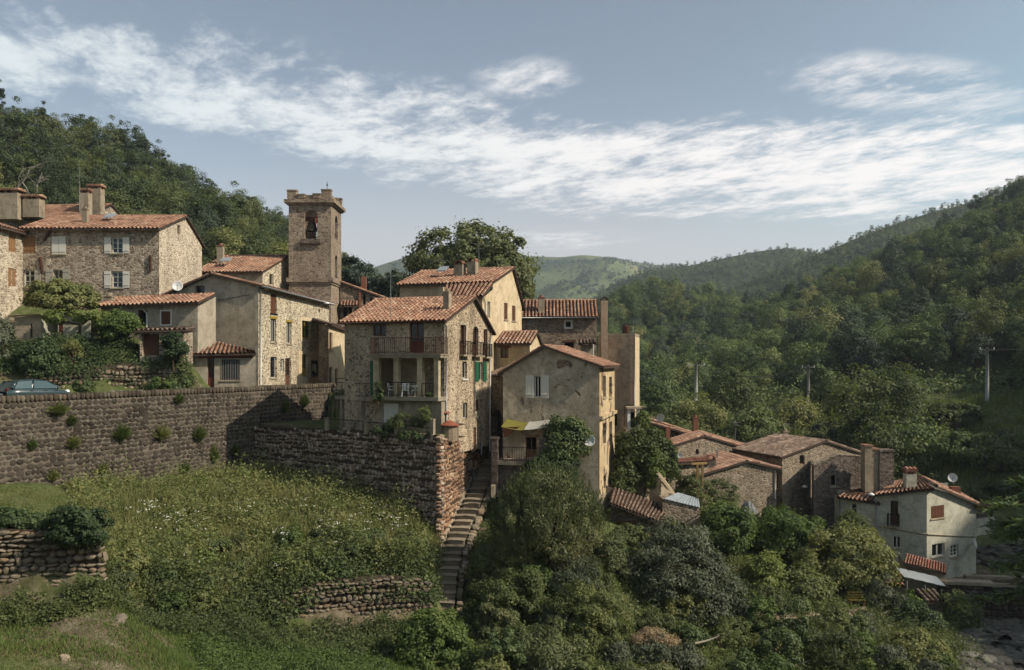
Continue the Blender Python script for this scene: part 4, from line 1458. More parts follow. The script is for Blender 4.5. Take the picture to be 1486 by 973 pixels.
mb.obox(WR.p(-0.6, za + 0.004, -0.9), WR.p(WR.L, za + 0.004, -0.9) - WR.p(-0.6, za + 0.004, -0.9), WR.p(0, za, 0.1) - WR.p(0, za, -0.9), (0, 0, 0.22))
mb.build('coping', M['pl_concrete'], t)
WR2 = wall_px((1402, 67.0), (1570, 66.0))
t = thing('river_wall', 'second pale concrete kerb running from the corner of the white house', 'wall', P(1450, 838, 66.5))
mb = MB()
za = WR2.uz(1402, 836)[1]
mb.obox(WR2.p(0, za - 1.6, -0.5), WR2.p(WR2.L, za, -0.5) - WR2.p(0, za, -0.5), WR2.p(0, za, 0) - WR2.p(0, za, -0.5), (0, 0, 1.6))
mb.build('kerb', M['pl_concrete'], t)
# ------------------------------------------------------------------ the village houses
def house_thing(name, label, c, cat='house'):
    return thing(name, label, cat, c)


# --- farmhouse on the hillside
F1 = wall_px((231, 72), (293, 82))
t = house_thing('farmhouse', 'big three-storey rubble stone farmhouse with white shutters, highest on the slope', P(130, 450, 72))
fa, fz = F1.uz(268.6, 316)
Lp = P(33, HY, 72)
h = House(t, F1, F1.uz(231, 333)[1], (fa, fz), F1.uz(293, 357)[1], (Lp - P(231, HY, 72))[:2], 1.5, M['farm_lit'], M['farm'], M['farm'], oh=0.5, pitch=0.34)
W = h.Lw
for y0, y1 in ((345, 368), (394, 418)):
    window(t, W, 162, 178, y0, y1, lintel='stone_trim')
    shutter(t, W, 151.5, 161.5, y0, y1)
    shutter(t, W, 178.5, 188, y0, y1)
window(t, W, 76, 95, 344, 369, 'w_white', 'two', pane='dark', name='window')
shutter(t, W, 75.5, 85.2, 343.5, 369.5)
shutter(t, W, 85.6, 95.5, 343.5, 369.5)
window(t, W, 34.5, 51, 343, 368, 'w_tan', 'board', sill=None, depth=0.1)
window(t, W, 77, 91, 392, 414, 'w_grey', 'two', pane='glass')
shutter(t, W, 66.5, 76.5, 391, 414, 'w_grey')
shutter(t, W, 91.5, 101, 391, 414, 'w_grey')
window(t, W, 34.5, 50, 392, 417)
shutter(t, W, 50.5, 59.5, 392, 417, 'w_grey')
window(t, F1, 257.5, 261.5, 327, 340, 'w_brown', 'plain', sill=None)
for (a, b, c, d) in ((64, 350, 75, 334), (59, 374, 62, 395), (218.5, 371, 219, 394)):
    q = [W.uz(a, b), W.uz(c, d)]
    MB().tube([W.p(*q[0], 0.08), W.p(*q[1], 0.08)], 0.11, 6).build('tie_bar', M['rust'], t)
h.finish()
# wing that comes forward at the frame edge
WW = Wall(Lp - np.array((0, 13, 0)), Lp + np.array((0, 0.3, 0)))
for (a, b, c, d) in ((12.5, 23, 341, 366), (12, 17, 389, 416), (17.5, 23, 390, 416)):
    window(t, WW, a, b, c, d, 'w_tan', 'board', sill=None, depth=0.12)
ze = WW.uz(30, 338)[1]
facade(t, WW, [(0, ze), (WW.L, ze)], -0.5, M['farm_lit'])
lx = Lp[0] - 10
roof_plane(t, (Lp[0] + 0.5, Lp[1] - 13.4, ze - 0.05), (Lp[0] + 0.5, Lp[1] + 0.2, ze - 0.05), (Lp[0] - 6, Lp[1] - 13.4, ze + 1.9), (Lp[0] - 6, Lp[1] + 4.5, ze + 1.9), 'tile', pitch=0.34)
mb = MB()
mb.poly((Lp[0], Lp[1] - 13, -0.5), (lx, Lp[1] - 13, -0.5), (lx, Lp[1] - 13, ze + 1), (Lp[0] - 6, Lp[1] - 13, ze + 1.7), (Lp[0], Lp[1] - 13, ze))
mb.build('wing_wall', M['farm'], t)
chimney(t, 120, 127.5, 299, 318, 74, depth=0.35, style='pot', cap='pl_chim')
mb = MB()
c = P(159, 317, 75)
mb.obox(c + np.array((-0.35, -0.5, -0.05)), (0.75, 0, 0), (0, 0.9, 0.42), (0, 0, 0.1))
mb.build('roof_window', M['sheet'], t)

# --- house behind the farmhouse with the four big chimneys
F2 = wall_px((100, 84), (172, 86))
t = house_thing('stone_house', 'low stone house with four tall chimneys peeping over the farmhouse roof', P(60, 330, 86))
a2, z2 = F2.uz(160, 299)
h = House(t, F2, F2.uz(88, 317)[1], (a2, z2), F2.uz(178, 313)[1], (-13, 1.5), 8.5, M['farm_lit'], M['farm'], M['farm'], oh=0.3, pitch=0.34)
h.finish()
chimney(t, -6, 30, 276, 309, 83, depth=1.1)
chimney(t, 37, 61, 285, 306, 83.5, depth=1.0)
chimney(t, 118, 131, 276, 302, 83, depth=0.8)
chimney(t, 130, 149, 270, 302, 84.5, depth=0.9)

# --- long low annex under the farmhouse
WA = wall_px((147, 67.5), (287, 66.5))
t = house_thing('garden_annex', 'low grey rendered annex with one long strip of roof tiles and a brown shutter', P(250, 490, 66.5))
window(t, WA, 234, 247.5, 452, 471, 'w_brown', 'board', sill=None, depth=0.1)
surround(t, WA, 234, 247.5, 452, 471, 'w_white', 0.1)
window(t, WA, 200, 214, 450, 482, 'w_brown', 'plain', pane='dark', sill=None)
za = WA.uz(200, 446)[1]
facade(t, WA, [(0, za), (WA.L, za + 0.25)], 0.5, M['pl_grey'])
mono_roof(t, WA, -0.3, WA.L + 0.3, za + 0.05, za + 0.95, 0.5, 2.4, pitch=0.34, dz=0.25)
mb = MB()
mb.poly(WA.p(WA.L, 0.5), WA.p(WA.L, za), WA.p(WA.L, za + 1, -3), WA.p(WA.L, 0.5, -3))
mb.poly(WA.p(0, 0.5), WA.p(0, za), WA.p(0, za + 0.8, -3), WA.p(0, 0.5, -3))
mb.build('side_wall', M['pl_grey'], t)
pipe(t, WA, [(208, 449), (214, 455), (214, 482)], 'pvc', 0.06)
chimney(t, 153, 164, 425, 441, 68.5, depth=0.5, style='pot', cap='pl_chim')

# --- grey gabled house with the dotted stone flank
F3 = wall_px((232, 71.3), (375, 70))
t = house_thing('gabled_house', 'grey rendered gabled house with a sunlit flank of dotted stone', P(330, 570, 70))
a3, z3 = F3.uz(308, 400)
dv3 = np.array((0.15, 0.99)) * 16
h = House(t, F3, F3.uz(232, 434)[1], (a3, z3), F3.uz(375, 416)[1], dv3, -3.4, M['pl_grey'], M['pl_grey'], M['dots'], oh=0.45, ohf=0.35, dz=-0.45)
window(t, F3, 283.5, 297, 415, 435, 'w_brown', 'plain')
window(t, F3, 292, 299, 461, 485, 'w_olive', 'two', sill=None)
shutter(t, F3, 286, 291.5, 460, 486, 'w_olive')
shutter(t, F3, 299.5, 308, 460, 486, 'w_olive')
W = h.Rw
window(t, W, 392.5, 401.5, 427, 455, 'w_brown', 'board', sill='iron', depth=0.14)
window(t, W, 393, 401, 463, 497, 'w_grey', 'two', lintel='w_yellow')
window(t, W, 416, 423, 468, 499, 'w_grey', 'two', lintel='w_yellow')
window(t, W, 438, 450, 466, 491, 'w_yellow', 'two')
surround(t, W, 438, 450, 466, 491, 'pl_cream', 0.3)
window(t, W, 392.5, 401.5, 518, 549, 'w_grey', 'plain')
window(t, W, 407.5, 412, 521, 540, 'w_white', 'plain', sill=None)
window(t, W, 414, 422, 520, 560, 'w_brown', 'door', sill=None, name='door')
window(t, W, 438, 446, 515, 546, 'w_yellow', 'door', sill=None, name='door')
u0, u1, zz0, zz1 = W.rect(432.5, 460, 510, 560)
mb = MB()
ua, ub, _, _ = W.rect(437.5, 446.5, 515, 546)
W.slab(mb, u0, ua, zz0, zz1, 0.003, 0.05)
W.slab(mb, ub, u1, zz0, zz1, 0.003, 0.05)
W.slab(mb, ua, ub, W.uz(442, 514)[1], zz1, 0.003, 0.05)
mb.build('shop_surround', M['pl_cream'], t)
h.finish()
pipe(t, W, [(376.5, 420), (376.5, 562)], 'pvc', 0.06, 0.12)
pipe(t, F3, [(372, 413), (376, 418)], 'pvc', 0.05, 0.12)
mb = MB()
mb.tube([W.p(-0.3, W.uz(376, 416)[1] - 0.02, 0.5), W.p(W.L, W.uz(376, 416)[1] - 0.47, 0.5)], 0.09, 7)
mb.build('gutter', M['zinc'], t, True)
q = [F3.uz(288, 438), F3.uz(330, 434), F3.uz(362, 428)]
MB().tube([F3.p(*k, 0.04) for k in q], 0.018, 4).build('cable', M['iron'], t)
# notice board and lamps on the wall are things of their own
nb = thing('notice_board', 'dark glazed notice board on the sunny stone wall by the yellow door', 'notice board', W.p(W.u(455), W.uz(455, 545)[1], 0.06))
ua, ub, za, zb = W.rect(451, 459.5, 523, 546)
mb = MB()
for (p_, q_, r1, r2) in ((ua, ua + 0.12, za, zb), (ub - 0.12, ub, za, zb), (ua + 0.12, ub - 0.12, za, za + 0.1), (ua + 0.12, ub - 0.12, zb - 0.1, zb)):
    W.slab(mb, p_, q_, r1, r2, 0.055, 0.14)
mb.build('frame', M['iron'], nb)
W.slab(MB(), ua + 0.12, ub - 0.12, za + 0.1, zb - 0.1, 0.055, 0.08).build('board', M['dark'], nb)
mb = MB()
for k in range(3):
    W.slab(mb, ua + 0.25 + 0.33 * k * (ub - ua) / 1.4, ua + 0.45 + 0.33 * k * (ub - ua) / 1.4, za + 0.5 - 0.1 * k, zb - 0.4 + 0.1 * (k % 2), 0.081, 0.086)
mb.build('notice', M['paper'], nb)


def wall_lamp(label, px, py, D):
    c = P(px, py, D)
    l = thing('street_lamp', label, 'street lamp', c, 'lamps on wall brackets')
    MB().tube([c + np.array((-0.45, 0.25, -0.15)), c + np.array((-0.1, 0, 0.02)), c + np.array((0.15, -0.05, 0))], 0.03, 6).build('bracket', M['zinc'], l)
    MB().lathe(c + np.array((0.1, -0.05, -0.04)), [(0.001, 0.14), (0.12, 0.12), (0.26, 0.0), (0.24, -0.05), (0.001, -0.09)], 12).build('lamp_head', M['plastic'], l, True)


wall_lamp('white street lamp at the corner gutter above the dotted stone wall', 384, 419, 71)
wall_lamp('white street lamp under the tower at the far end of the dotted wall', 473, 440, 83)

# porch in front of it
WP = wall_px((274, 66.6), (371, 67.2))
t = house_thing('porch', 'rendered lean-to porch with tiled roof, red door and barred window', P(320, 570, 67))
window(t, WP, 301, 311, 520, 566, 'w_red', 'door', sill=None, name='door')
o = window(t, WP, 321, 348, 522, 552, 'w_red', 'two', pane='dark')
ua, ub, za, zb = WP.rect(321, 348, 521, 552)
mb = MB()
for k in range(11):
    uu = ua + (ub - ua) * (k + 0.5) / 11
    mb.tube([WP.p(uu, za, 0.05), WP.p(uu, zb, 0.05)], 0.02, 5)
mb.build('window_bars', M['zinc'], o)
mb = MB()
WP.slab(mb, WP.u(288), WP.u(366), WP.uz(320, 520)[1], WP.uz(320, 515.5)[1], 0.003, 0.08)
mb.build('lintel', M['w_red'], t)
za = WP.uz(320, 514)[1]
facade(t, WP, [(0, za), (WP.L, za)], -3.4, M['pl_grey'])
mb = MB()
mb.poly(WP.p(0, -3.4), WP.p(0, za), WP.p(0, za + 1.3, -4.2), WP.p(0, -3.4, -4.2))
mb.build('side_wall', M['pl_grey'], t)
roof_plane(t, P(269, 515, 66.1), P(372, 513, 66.8), P(284, 490, 70.6), P(369, 508.5, 69.6), 'tile', pitch=0.34)
pipe(t, WP, [(282, 515), (275.5, 520), (275.5, 572)], 'pvc', 0.06)

# --- house between, with stone gable beside the tower
F4 = wall_px((381, 84), (421, 90.5))
t = house_thing('stone_house', 'tiled stone house squeezed between the gabled house and the bell tower', P(350, 420, 85))
a4, z4 = F4.uz(417, 373)
h = House(t, F4, F4.uz(381, 395)[1], (a4, z4), F4.uz(421, 376)[1], (P(285, HY, 84.5) - P(381, HY, 84))[:2], -3.0, M['dots'], M['pl_grey'], M['dots'], oh=0.5, pitch=0.34)
window(t, F4, 391, 397, 398, 414, 'w_grey', 'plain', sill=None)
h.finish(right=False)
chimney(t, 316, 324.5, 353, 373, 87, depth=0.55, style='pot', cap='brick')
mb = MB()
c = P(327, 380, 85.6)
mb.obox(c + np.array((-0.45, -0.3, -0.02)), (0.95, 0, 0), (0, 0.9, 0.42), (0, 0, 0.1))
mb.build('roof_window', M['sheet'], t)

# --- bell tower
TD = 88.0
tx0, tx1 = P(419, HY, TD)[0], P(480.5, HY, TD)[0]
tw = tx1 - tx0
A_, B_ = np.array((tx0, TD)), np.array((tx1, TD))
C_, D_ = B_ + np.array((0, 5.2)), A_ + np.array((0, 5.2))
TF, TR, TK, TL = Wall(A_, B_), Wall(B_, C_), Wall(C_, D_), Wall(D_, A_)
t = house_thing('bell_tower', 'square stone bell tower with battlements and arched belfry openings', ((tx0 + tx1) / 2, TD + 2.6, -3), 'tower')
zt_ = TF.uz(450, 292)[1]
ub0, ub1, ubz0, ubz1 = TF.rect(442, 461, 306, 347)
hole(TF, ub0, ub1, ubz0, ubz1, (ub1 - ub0) * 0.5)
hole(TK, TK.L - ub1, TK.L - ub0, ubz0, ubz1, (ub1 - ub0) * 0.5)
for W in (TR, TL):
    hole(W, 1.9, 3.3, ubz0 + 0.3, ubz1 - 0.1, 0.6)
hole(TR, 2.0, 3.1, TR.uz(487, 404)[1] + 0.05, TR.uz(487, 370)[1], 0.5)
for W in (TF, TR, TK, TL):
    facade(t, W, [(0, zt_), (W.L, zt_)], -3.2, M['tower'], depth=0.55)
mb = MB()
mb.box(((tx0 + tx1) / 2, TD + 2.6, ubz0 - 0.3), tw - 0.1, 5.1, 0.2)
mb.build('belfry_floor', M['dark_stone'], t)
mb = MB()
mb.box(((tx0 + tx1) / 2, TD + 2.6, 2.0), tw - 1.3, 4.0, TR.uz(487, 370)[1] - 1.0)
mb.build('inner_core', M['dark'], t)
for py, nm, pr, hh in ((295, 'cornice', 0.42, 0.34), (409.5, 'string_course', 0.22, 0.42)):
    z = TF.uz(450, py)[1]
    mb = MB()
    for W in (TF, TR, TK, TL):
        W.slab(mb, -pr if W in (TF, TK) else 0.0, W.L + (pr if W in (TF, TK) else 0.0), z, z + hh, 0.0 if W in (TF, TK) else 0.002, pr)
        W.slab(mb, -pr * 0.5 if W in (TF, TK) else 0, W.L + (pr * 0.5 if W in (TF, TK) else 0), z - hh * 0.5, z, 0.002, pr * 0.5)
    mb.build(nm, M['tower'], t)
# parapet and merlons
zc_ = TF.uz(450, 292)[1]
mb = MB()
for W in (TF, TR, TK, TL):
    W.slab(mb, 0.0, W.L, zc_, zc_ + 0.62, -0.4 if W in (TF, TK) else -0.4, 0.05 if W in (TF, TK) else 0.04)
mb.build('parapet', M['tower'], t)
mh = TF.uz(450, 275.5)[1] - zc_
for (fx, fy, w_, hh) in ((0.07, 0.06, 0.95, mh), (0.88, 0.06, 0.98, mh + 0.05), (0.30, 0.04, 0.7, mh * 0.62), (0.66, 0.04, 0.75, mh * 0.66), (0.93, 0.93, 0.9, mh), (0.07, 0.93, 0.9, mh), (0.95, 0.5, 0.7, mh * 0.66), (0.05, 0.5, 0.7, mh * 0.6)):
    mb = MB()
    mb.box((tx0 + tw * fx, TD + 5.2 * fy, zc_ + 0.3), w_, 0.7, hh - 0.42)
    mb.box((tx0 + tw * fx, TD + 5.2 * fy, zc_ + hh - 0.12), w_ + 0.1, 0.8, 0.12)
    mb.build('merlon', M['tower'], t)
mb = MB()
TF.slab(mb, ub0 - 0.35, ub1 + 0.35, ubz0 - 0.5, ubz0 - 0.02, 0.003, 0.3)
mb.build('belfry_sill', M['dark_stone'], t)
mb = MB()
n = 9
for k in range(n):
    a0, a1 = math.pi * k / n + 0.02, math.pi * (k + 1) / n - 0.02
    um, rr0, rr1 = (ub0 + ub1) / 2, (ub1 - ub0) / 2 + 0.01, (ub1 - ub0) / 2 + 0.4
    zz = ubz1 - (ub1 - ub0) / 2
    q = [TF.p(um - math.cos(a) * r__, zz + math.sin(a) * r__, 0.003) for a, r__ in ((a0, rr0), (a1, rr0), (a1, rr1), (a0, rr1))]
    mb.prism(q, (0, -0.03, 0))
mb.build('arch_stones', M['brown_stone'], t)
# bell hung in the front opening
bc = np.array(((tx0 + TF.p((ub0 + ub1) / 2, 0)[0] + tw * 0.22) / 2 + 0.55, TD + 0.75, (ubz0 + ubz1) / 2 - 0.55))
b = thing('church_bell', 'dark bronze bell hanging in the arched opening of the tower', 'bell', bc)
MB().lathe(bc, [(0.62, 0), (0.6, 0.06), (0.47, 0.35), (0.4, 0.8), (0.3, 1.0), (0.001, 1.05)], 18).build('bell', M['bronze'], b, True)
MB().box(bc + np.array((0.05, 0, 1.05)), 2.1, 0.3, 0.42).build('headstock', M['w_brown'], b)
w_ = MB()
wc = bc + np.array((0.62, -0.05, 0.9))
w_.tube([wc + np.array((0, math.cos(a) * 0.75, math.sin(a) * 0.75)) for a in np.linspace(0, 2 * math.pi, 17)], 0.045, 5, False)
for a in (0, 1, 2, 3):
    w_.tube([wc, wc + np.array((0, math.cos(a * 1.57) * 0.75, math.sin(a * 1.57) * 0.75))], 0.035, 4)
w_.build('wheel', M['red_paint'], b)
mv = thing('weather_vane', 'thin iron rod on the tall corner of the bell tower', 'lightning rod', (tx1 - 0.5, TD + 0.4, zc_ + mh))
MB().tube([(tx1 - 0.5, TD + 0.4, zc_ + mh), (tx1 - 0.5, TD + 0.4, zc_ + mh + 0.9)], 0.03, 5).build('rod', M['iron'], mv)
MB().lathe((tx1 - 0.5, TD + 0.4, zc_ + mh + 0.55), [(0.001, -0.12), (0.12, 0), (0.001, 0.12)], 8).build('ball', M['iron'], mv)

# --- church nave behind the tower
WN = wall_px((493, 92), (570, 92.6))
t = house_thing('church', 'small stone church with a sloping tiled edge and arched openings next to the tower', P(530, 470, 93), 'church')
for (a, b, c, d) in ((498.5, 503.5, 444, 470), (506, 511, 446, 470)):
    ua, ub, za, zb = WN.rect(a, b, c, d)
    hole(WN, ua, ub, za, zb, (ub - ua) / 2)
    WN.slab(MB(), ua, ub, za, zb, -0.5, -0.4).build('window', M['dark'], t)
window(t, WN, 527, 530.5, 426, 442, 'w_brown', 'plain', pane='dark', sill=None)
window(t, WN, 537, 540, 432, 442, 'w_brown', 'plain', pane='dark', sill=None)
u0, z0 = WN.uz(494, 411)
u1, z1 = WN.uz(566, 439)
facade(t, WN, [(u0, z0), (u1, z1)], -3, M['brown_stone'], depth=0.4)
roof_plane(t, WN.p(u1 + 0.5, z1 + 0.1, 0.35), WN.p(u1 + 0.5, z1 + 0.1, -9), WN.p(u0, z0 + 0.15, 0.35), WN.p(u0, z0 + 0.15, -9), 'tile', pitch=0.34)
mb = MB()
mb.poly(WN.p(u1, -3), WN.p(u1, z1), WN.p(u1, z1, -9), WN.p(u1, -3, -9))
mb.poly(WN.p(0, -3, -9), WN.p(u0, z0, -9), WN.p(u1, z1, -9), WN.p(u1, -3, -9))
mb.build('side_wall', M['brown_stone'], t)
mb = MB()
ua, ub, za, zb = WN.rect(521, 524, 415, 470)
WN.slab(mb, ua, ub, za, zb - 0.1, 0.003, 0.25)
mb.build('buttress', M['brick'], t)
mono_roof(t, WN, WN.u(494), WN.u(520), WN.uz(500, 445)[1], WN.uz(500, 440)[1] + 0.2, 1.3, 0.0, pitch=0.34)
chimney(t, 524.5, 531.5, 397, 418, 95, 'brick', 0.5, style='plain')

# --- small cream house by the road
W5 = wall_px((463, 79), (477, 78.2))
W5r = wall_px((477, 78.2), (500, 84))
t = house_thing('cream_house', 'narrow cream house with a dark stone end by the road railing', P(485, 560, 80))
for (a, b, c, d) in ((477.8, 482.5, 483, 509), (477.8, 482.3, 533, 558), (486.5, 490, 535, 560)):
    window(t, W5r, a, b, c, d, 'w_brown', 'two', sill='stone_trim' if d < 556 else None)
za, zb = W5.uz(477, 472)[1], W5r.uz(500, 480)[1]
facade(t, W5, [(0, za + 0.1), (W5.L, za)], -3.2, M['dark_stone'])
facade(t, W5r, [(0, za), (W5r.L, zb)], -3.2, M['pl_cream'])
A5, B5, C5 = W5.p(0, za + 0.15), W5.p(W5.L, za + 0.12), W5r.p(W5r.L, zb + 0.12)
roof_plane(t, B5 + np.array((0.35, -0.3, -0.05)), C5 + np.array((0.35, 0.2, -0.05)), A5 + np.array((-0.6, -0.3, 0.45)), C5 + np.array((-3.2, 1.0, 1.0)), 'tile_old', pitch=0.34)

# --- the central house
F6 = wall_px((645, 57), (712, 65))
t = house_thing('village_house', 'ochre stone house with two balconies and green shutters on the walled terrace', P(610, 640, 58))
a6, z6 = F6.uz(686, 434)
dv6 = (P(500, HY, 59.6) - P(645, HY, 57))[:2]
h = House(t, F6, F6.uz(645, 466)[1], (a6, z6), F6.uz(712, 482)[1], dv6, -6.5, M['cent'], M['cent'], M['cent'], oh=0.42, ohf=0.3, pitch=0.32)
C6 = W = h.Lw
window(t, W, 541, 560, 471, 488, 'w_brown', 'two', lintel='pl_concrete')
window(t, W, 594, 615, 469, 512, 'w_red', 'door', sill=None, name='balcony_door')
# loggia under the balcony
ul0, ul1, zl0, zl1 = W.rect(547, 634, 521, 575)
W.holes.append([(ul0, ul1, zl0, zl1, zl1)])
window(t, W, 537, 545, 524, 574, 'w_green', 'board', sill=None, name='door', depth=0.08)
window(t, F6, 668.5, 676.5, 472, 515, 'w_brown', 'door', sill=None, name='french_window', lintel='stone_trim')
window(t, F6, 686.5, 694.5, 474, 516, 'w_brown', 'door', sill=None, name='french_window', arch=0.3)
window(t, F6, 702, 707.5, 478, 518, 'w_brown', 'door', sill=None, name='french_window')
window(t, F6, 671, 677.5, 525, 550, 'w_grey', 'plain', sill='w_white')
window(t, F6, 694.5, 700.5, 526, 553, 'w_grey', 'two', sill=None)
shutter(t, F6, 689.5, 694.3, 525, 554, 'w_green', True)
shutter(t, F6, 700.7, 705, 525, 554, 'w_green', True)
window(t, F6, 672, 678, 585, 608, 'w_grey', 'plain', pane='dark', sill=None)
window(t, F6, 690, 694.5, 580, 597, 'w_brown', 'board', sill=None, depth=0.12)
window(t, F6, 687, 691, 621, 655, 'w_brown', 'board', sill=None, depth=0.15, name='door')
h.finish()
# loggia interior
mb = MB()
I = lambda u, z, o: W.p(u, z, o)
mb.poly(I(ul0, zl0, -2.2), I(ul1, zl0, -2.2), I(ul1, zl1, -2.2), I(ul0, zl1, -2.2))
mb.poly(I(ul0, zl0, -0.2), I(ul0, zl0, -2.2), I(ul0, zl1, -2.2), I(ul0, zl1, -0.2))
mb.poly(I(ul1, zl0, -0.2), I(ul1, zl0, -2.2), I(ul1, zl1, -2.2), I(ul1, zl1, -0.2))
mb.poly(I(ul0, zl1, -0.2), I(ul1, zl1, -0.2), I(ul1, zl1, -2.2), I(ul0, zl1, -2.2))
mb.poly(I(ul0, zl0, -0.2), I(ul1, zl0, -0.2), I(ul1, zl0, -2.2), I(ul0, zl0, -2.2))
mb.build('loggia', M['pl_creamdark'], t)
WLg = Wall(I(ul0, 0, -2.2)[:2], I(ul1, 0, -2.2)[:2])
mb = MB()
ua, ub, za, zb = WLg.rect(556, 565, 524, 572)
WLg.slab(mb, ua, ub, za, zb, 0.01, 0.07)
mb.build('shutter', M['w_green'], t)
for px in (609, 624):
    c = WLg.p(WLg.u(px), WLg.uz(px, 535)[1], 0.1)
    MB().lathe(c, [(0.001, 0.1), (0.1, 0.06), (0.12, -0.04), (0.001, -0.1)], 10).build('wall_light', M['plastic'], t, True)
# pillars stand on the lower balcony edge
LB_o = 1.15
Wp = Wall(W.p(0, 0, LB_o)[:2], W.p(W.L, 0, LB_o)[:2])
zfl = Wp.uz(590, 576)[1]
zup = Wp.uz(590, 519.5)[1]
for (a, b) in ((541.5, 549), (571, 578), (605, 612.5), (629.5, 636)):
    ua, ub = Wp.u(a), Wp.u(b)
    mb = MB()
    Wp.slab(mb, ua, ub, zfl, zup, -0.36, 0.0)
    Wp.slab(mb, ua - 0.04, ub + 0.04, zup - 0.1, zup - 0.003, -0.39, 0.035)
    mb.build('pillar', M['pl_creamdark'], t)
mb = MB()
ua, ub = Wp.u(540), Wp.u(637)
Wp.slab(mb, ua, ub, zfl - 0.26, zfl - 0.003, -LB_o - 0.0, 0.12)
mb.build('lower_balcony', M['pl_concrete'], t)
mb = MB()
ub2 = Wp.u(641)
Wp.slab(mb, Wp.u(537), ub2, zup, zup + 0.17, -LB_o + 0.003, 0.2)
Wp.slab(mb, Wp.u(536), ub2 + 0.05, zup + 0.173, zup + 0.25, -LB_o + 0.003, 0.27)
mb.build('upper_balcony', M['pl_concrete'], t)


def railing(parent, pts, h, mat='iron', nb=8, mid=True, name='railing', bar_r=0.012, top_r=0.028, bow=0.0):
    """iron railing along 3D points: rail, posts and bars in one part"""
    mb = MB()
    up = np.array((0, 0, h))
    mb.tube([q + up for q in pts], top_r, 6)
    if mid:
        mb.tube([q + up * 0.12 for q in pts], top_r * 0.7, 5)
    for a, b in zip(pts[:-1], pts[1:]):
        for k in range(nb + 1):
            q = a + (b - a) * k / nb
            mb.tube([q, q + up], bar_r if 0 < k < nb else top_r * 0.85, 4)
    return mb.build(name, M[mat], parent)


zr = zup + 0.25
pts = [Wp.p(Wp.u(532) + 0.4, zr, -0.95), Wp.p(Wp.u(537) + 0.05, zr, 0.0)] + [Wp.p(Wp.u(px), zr, 0.2) for px in (546, 560, 575, 590, 605, 620, 634)] + [Wp.p(Wp.u(641), zr, 0.05), Wp.p(Wp.u(641), zr, -0.9)]
railing(t, pts, 1.08, nb=5, bar_r=0.013, mat='rust')
pts = [Wp.p(Wp.u(px), zfl, 0.05) for px in (552, 578, 604)]
railing(t, pts, 0.95, nb=4)
pts = [Wp.p(Wp.u(px), zfl, 0.05) for px in (612.5, 629)]
railing(t, pts, 0.9, nb=3)
for (a, b, y) in ((667, 678, 515), (685, 696, 516), (701, 709, 518)):
    ua, ub, za, _ = F6.rect(a, b, 500, y)
    railing(t, [F6.p(ua, za, 0.02), F6.p(ua, za, 0.3), F6.p(ub, za, 0.3), F6.p(ub, za, 0.02)], 0.95, nb=6, mat='iron')
    F6.slab(MB(), ua - 0.08, ub + 0.08, za - 0.12, za - 0.003, 0.003, 0.36).build('balcony_slab', M['pl_concrete'], t)
pipe(t, F6, [(641, 466), (646, 474), (646, 612)], 'zinc', 0.055, 0.1)
pipe(t, F6, [(687, 515), (687, 600), (697, 615), (697, 660)], 'zinc', 0.05, 0.1)
pipe(t, F6, [(711, 484), (710, 500), (709, 655)], 'pvc', 0.055, 0.1)
mb = MB()
mb.tube([C6.p(-0.3, C6.uz(600, 467)[1] - 0.05, 0.5), C6.p(C6.L + 0.2, C6.uz(640, 466)[1] - 0.05, 0.5)], 0.06, 6)
mb.build('gutter', M['rust'], t, True)
chimney(t, 645, 653.5, 418, 448, 59.2, 'pl_chim', 0.5, 'pl_chim', -0.35, 'pot')
# undercroft below the loggia
WU = Wall(W.p(Wp.u(543), 0, 0.55)[:2], W.p(Wp.u(635), 0, 0.55)[:2])
o = window(t, WU, 556, 578, 586, 615, 'w_white', 'board', sill=None, depth=0.12, name='garage_door')
facade(t, WU, [(0, zfl - 0.265), (WU.L, zfl - 0.265)], -5.2, M['pl_concrete'])
mb = MB()
mb.poly(WU.p(0, -5.2), WU.p(0, zfl - 0.27), WU.p(0, zfl - 0.27, -0.55), WU.p(0, -5.2, -0.55))
mb.poly(WU.p(WU.L, -5.2), WU.p(WU.L, zfl - 0.27), WU.p(WU.L, zfl - 0.27, -0.55), WU.p(WU.L, -5.2, -0.55))
mb.build('undercroft_side', M['pl_concrete'], t)

# landing that links the road and the loggia
WLd = wall_px((486, 61.5), (543, 57.6))
t = thing('landing', 'small concrete landing with iron railings beside the green door', 'landing', P(515, 600, 60))
zl = WLd.uz(540, 578)[1]
mb = MB()
WLd.slab(mb, 0.2, WLd.L, zl - 0.22, zl, -1.5, 0.1)
mb.build('slab', M['pl_concrete'], t)
railing(t, [WLd.p(u_, zl, 0.06) for u_ in (0.3, WLd.L * 0.5, WLd.L - 0.1)], 0.98, nb=3)
railing(t, [WLd.p(0.3, zl, 0.06), WLd.p(0.3, zl, -1.4)], 1.25, nb=3, name='end_railing')
mb = MB()
q = [WLd.p(0.7, zl - 0.22, 0), WLd.p(0.95, zl - 0.22, 0), WLd.p(1.15, -4.9, 0), WLd.p(0.6, -4.9, 0)]
mb.prism(q, np.append(-WLd.nrm * 1.1, 0))
q = [WLd.p(3.1, zl - 0.22, 0), WLd.p(3.6, zl - 0.22, 0), WLd.p(3.6, -4.9, 0), WLd.p(3.1, -4.9, 0)]
mb.prism(q, np.append(-WLd.nrm * 1.1, 0))
mb.build('support', M['pl_concrete'], t)
mb = MB()
WLd.slab(mb, 1.1, 3.2, -4.9, zl - 0.25, -1.5, -1.35)
mb.build('recess', M['dark_stone'], t)
mb = MB()
for k in range(7):
    WLd.slab(mb, 2.3 - 0.02 * k, 3.0, -4.9 + 0.2 * k, -4.72 + 0.2 * k, 0.5 - 0.25 * k, 0.75 - 0.25 * k)
mb.build('steps', M['step'], t)

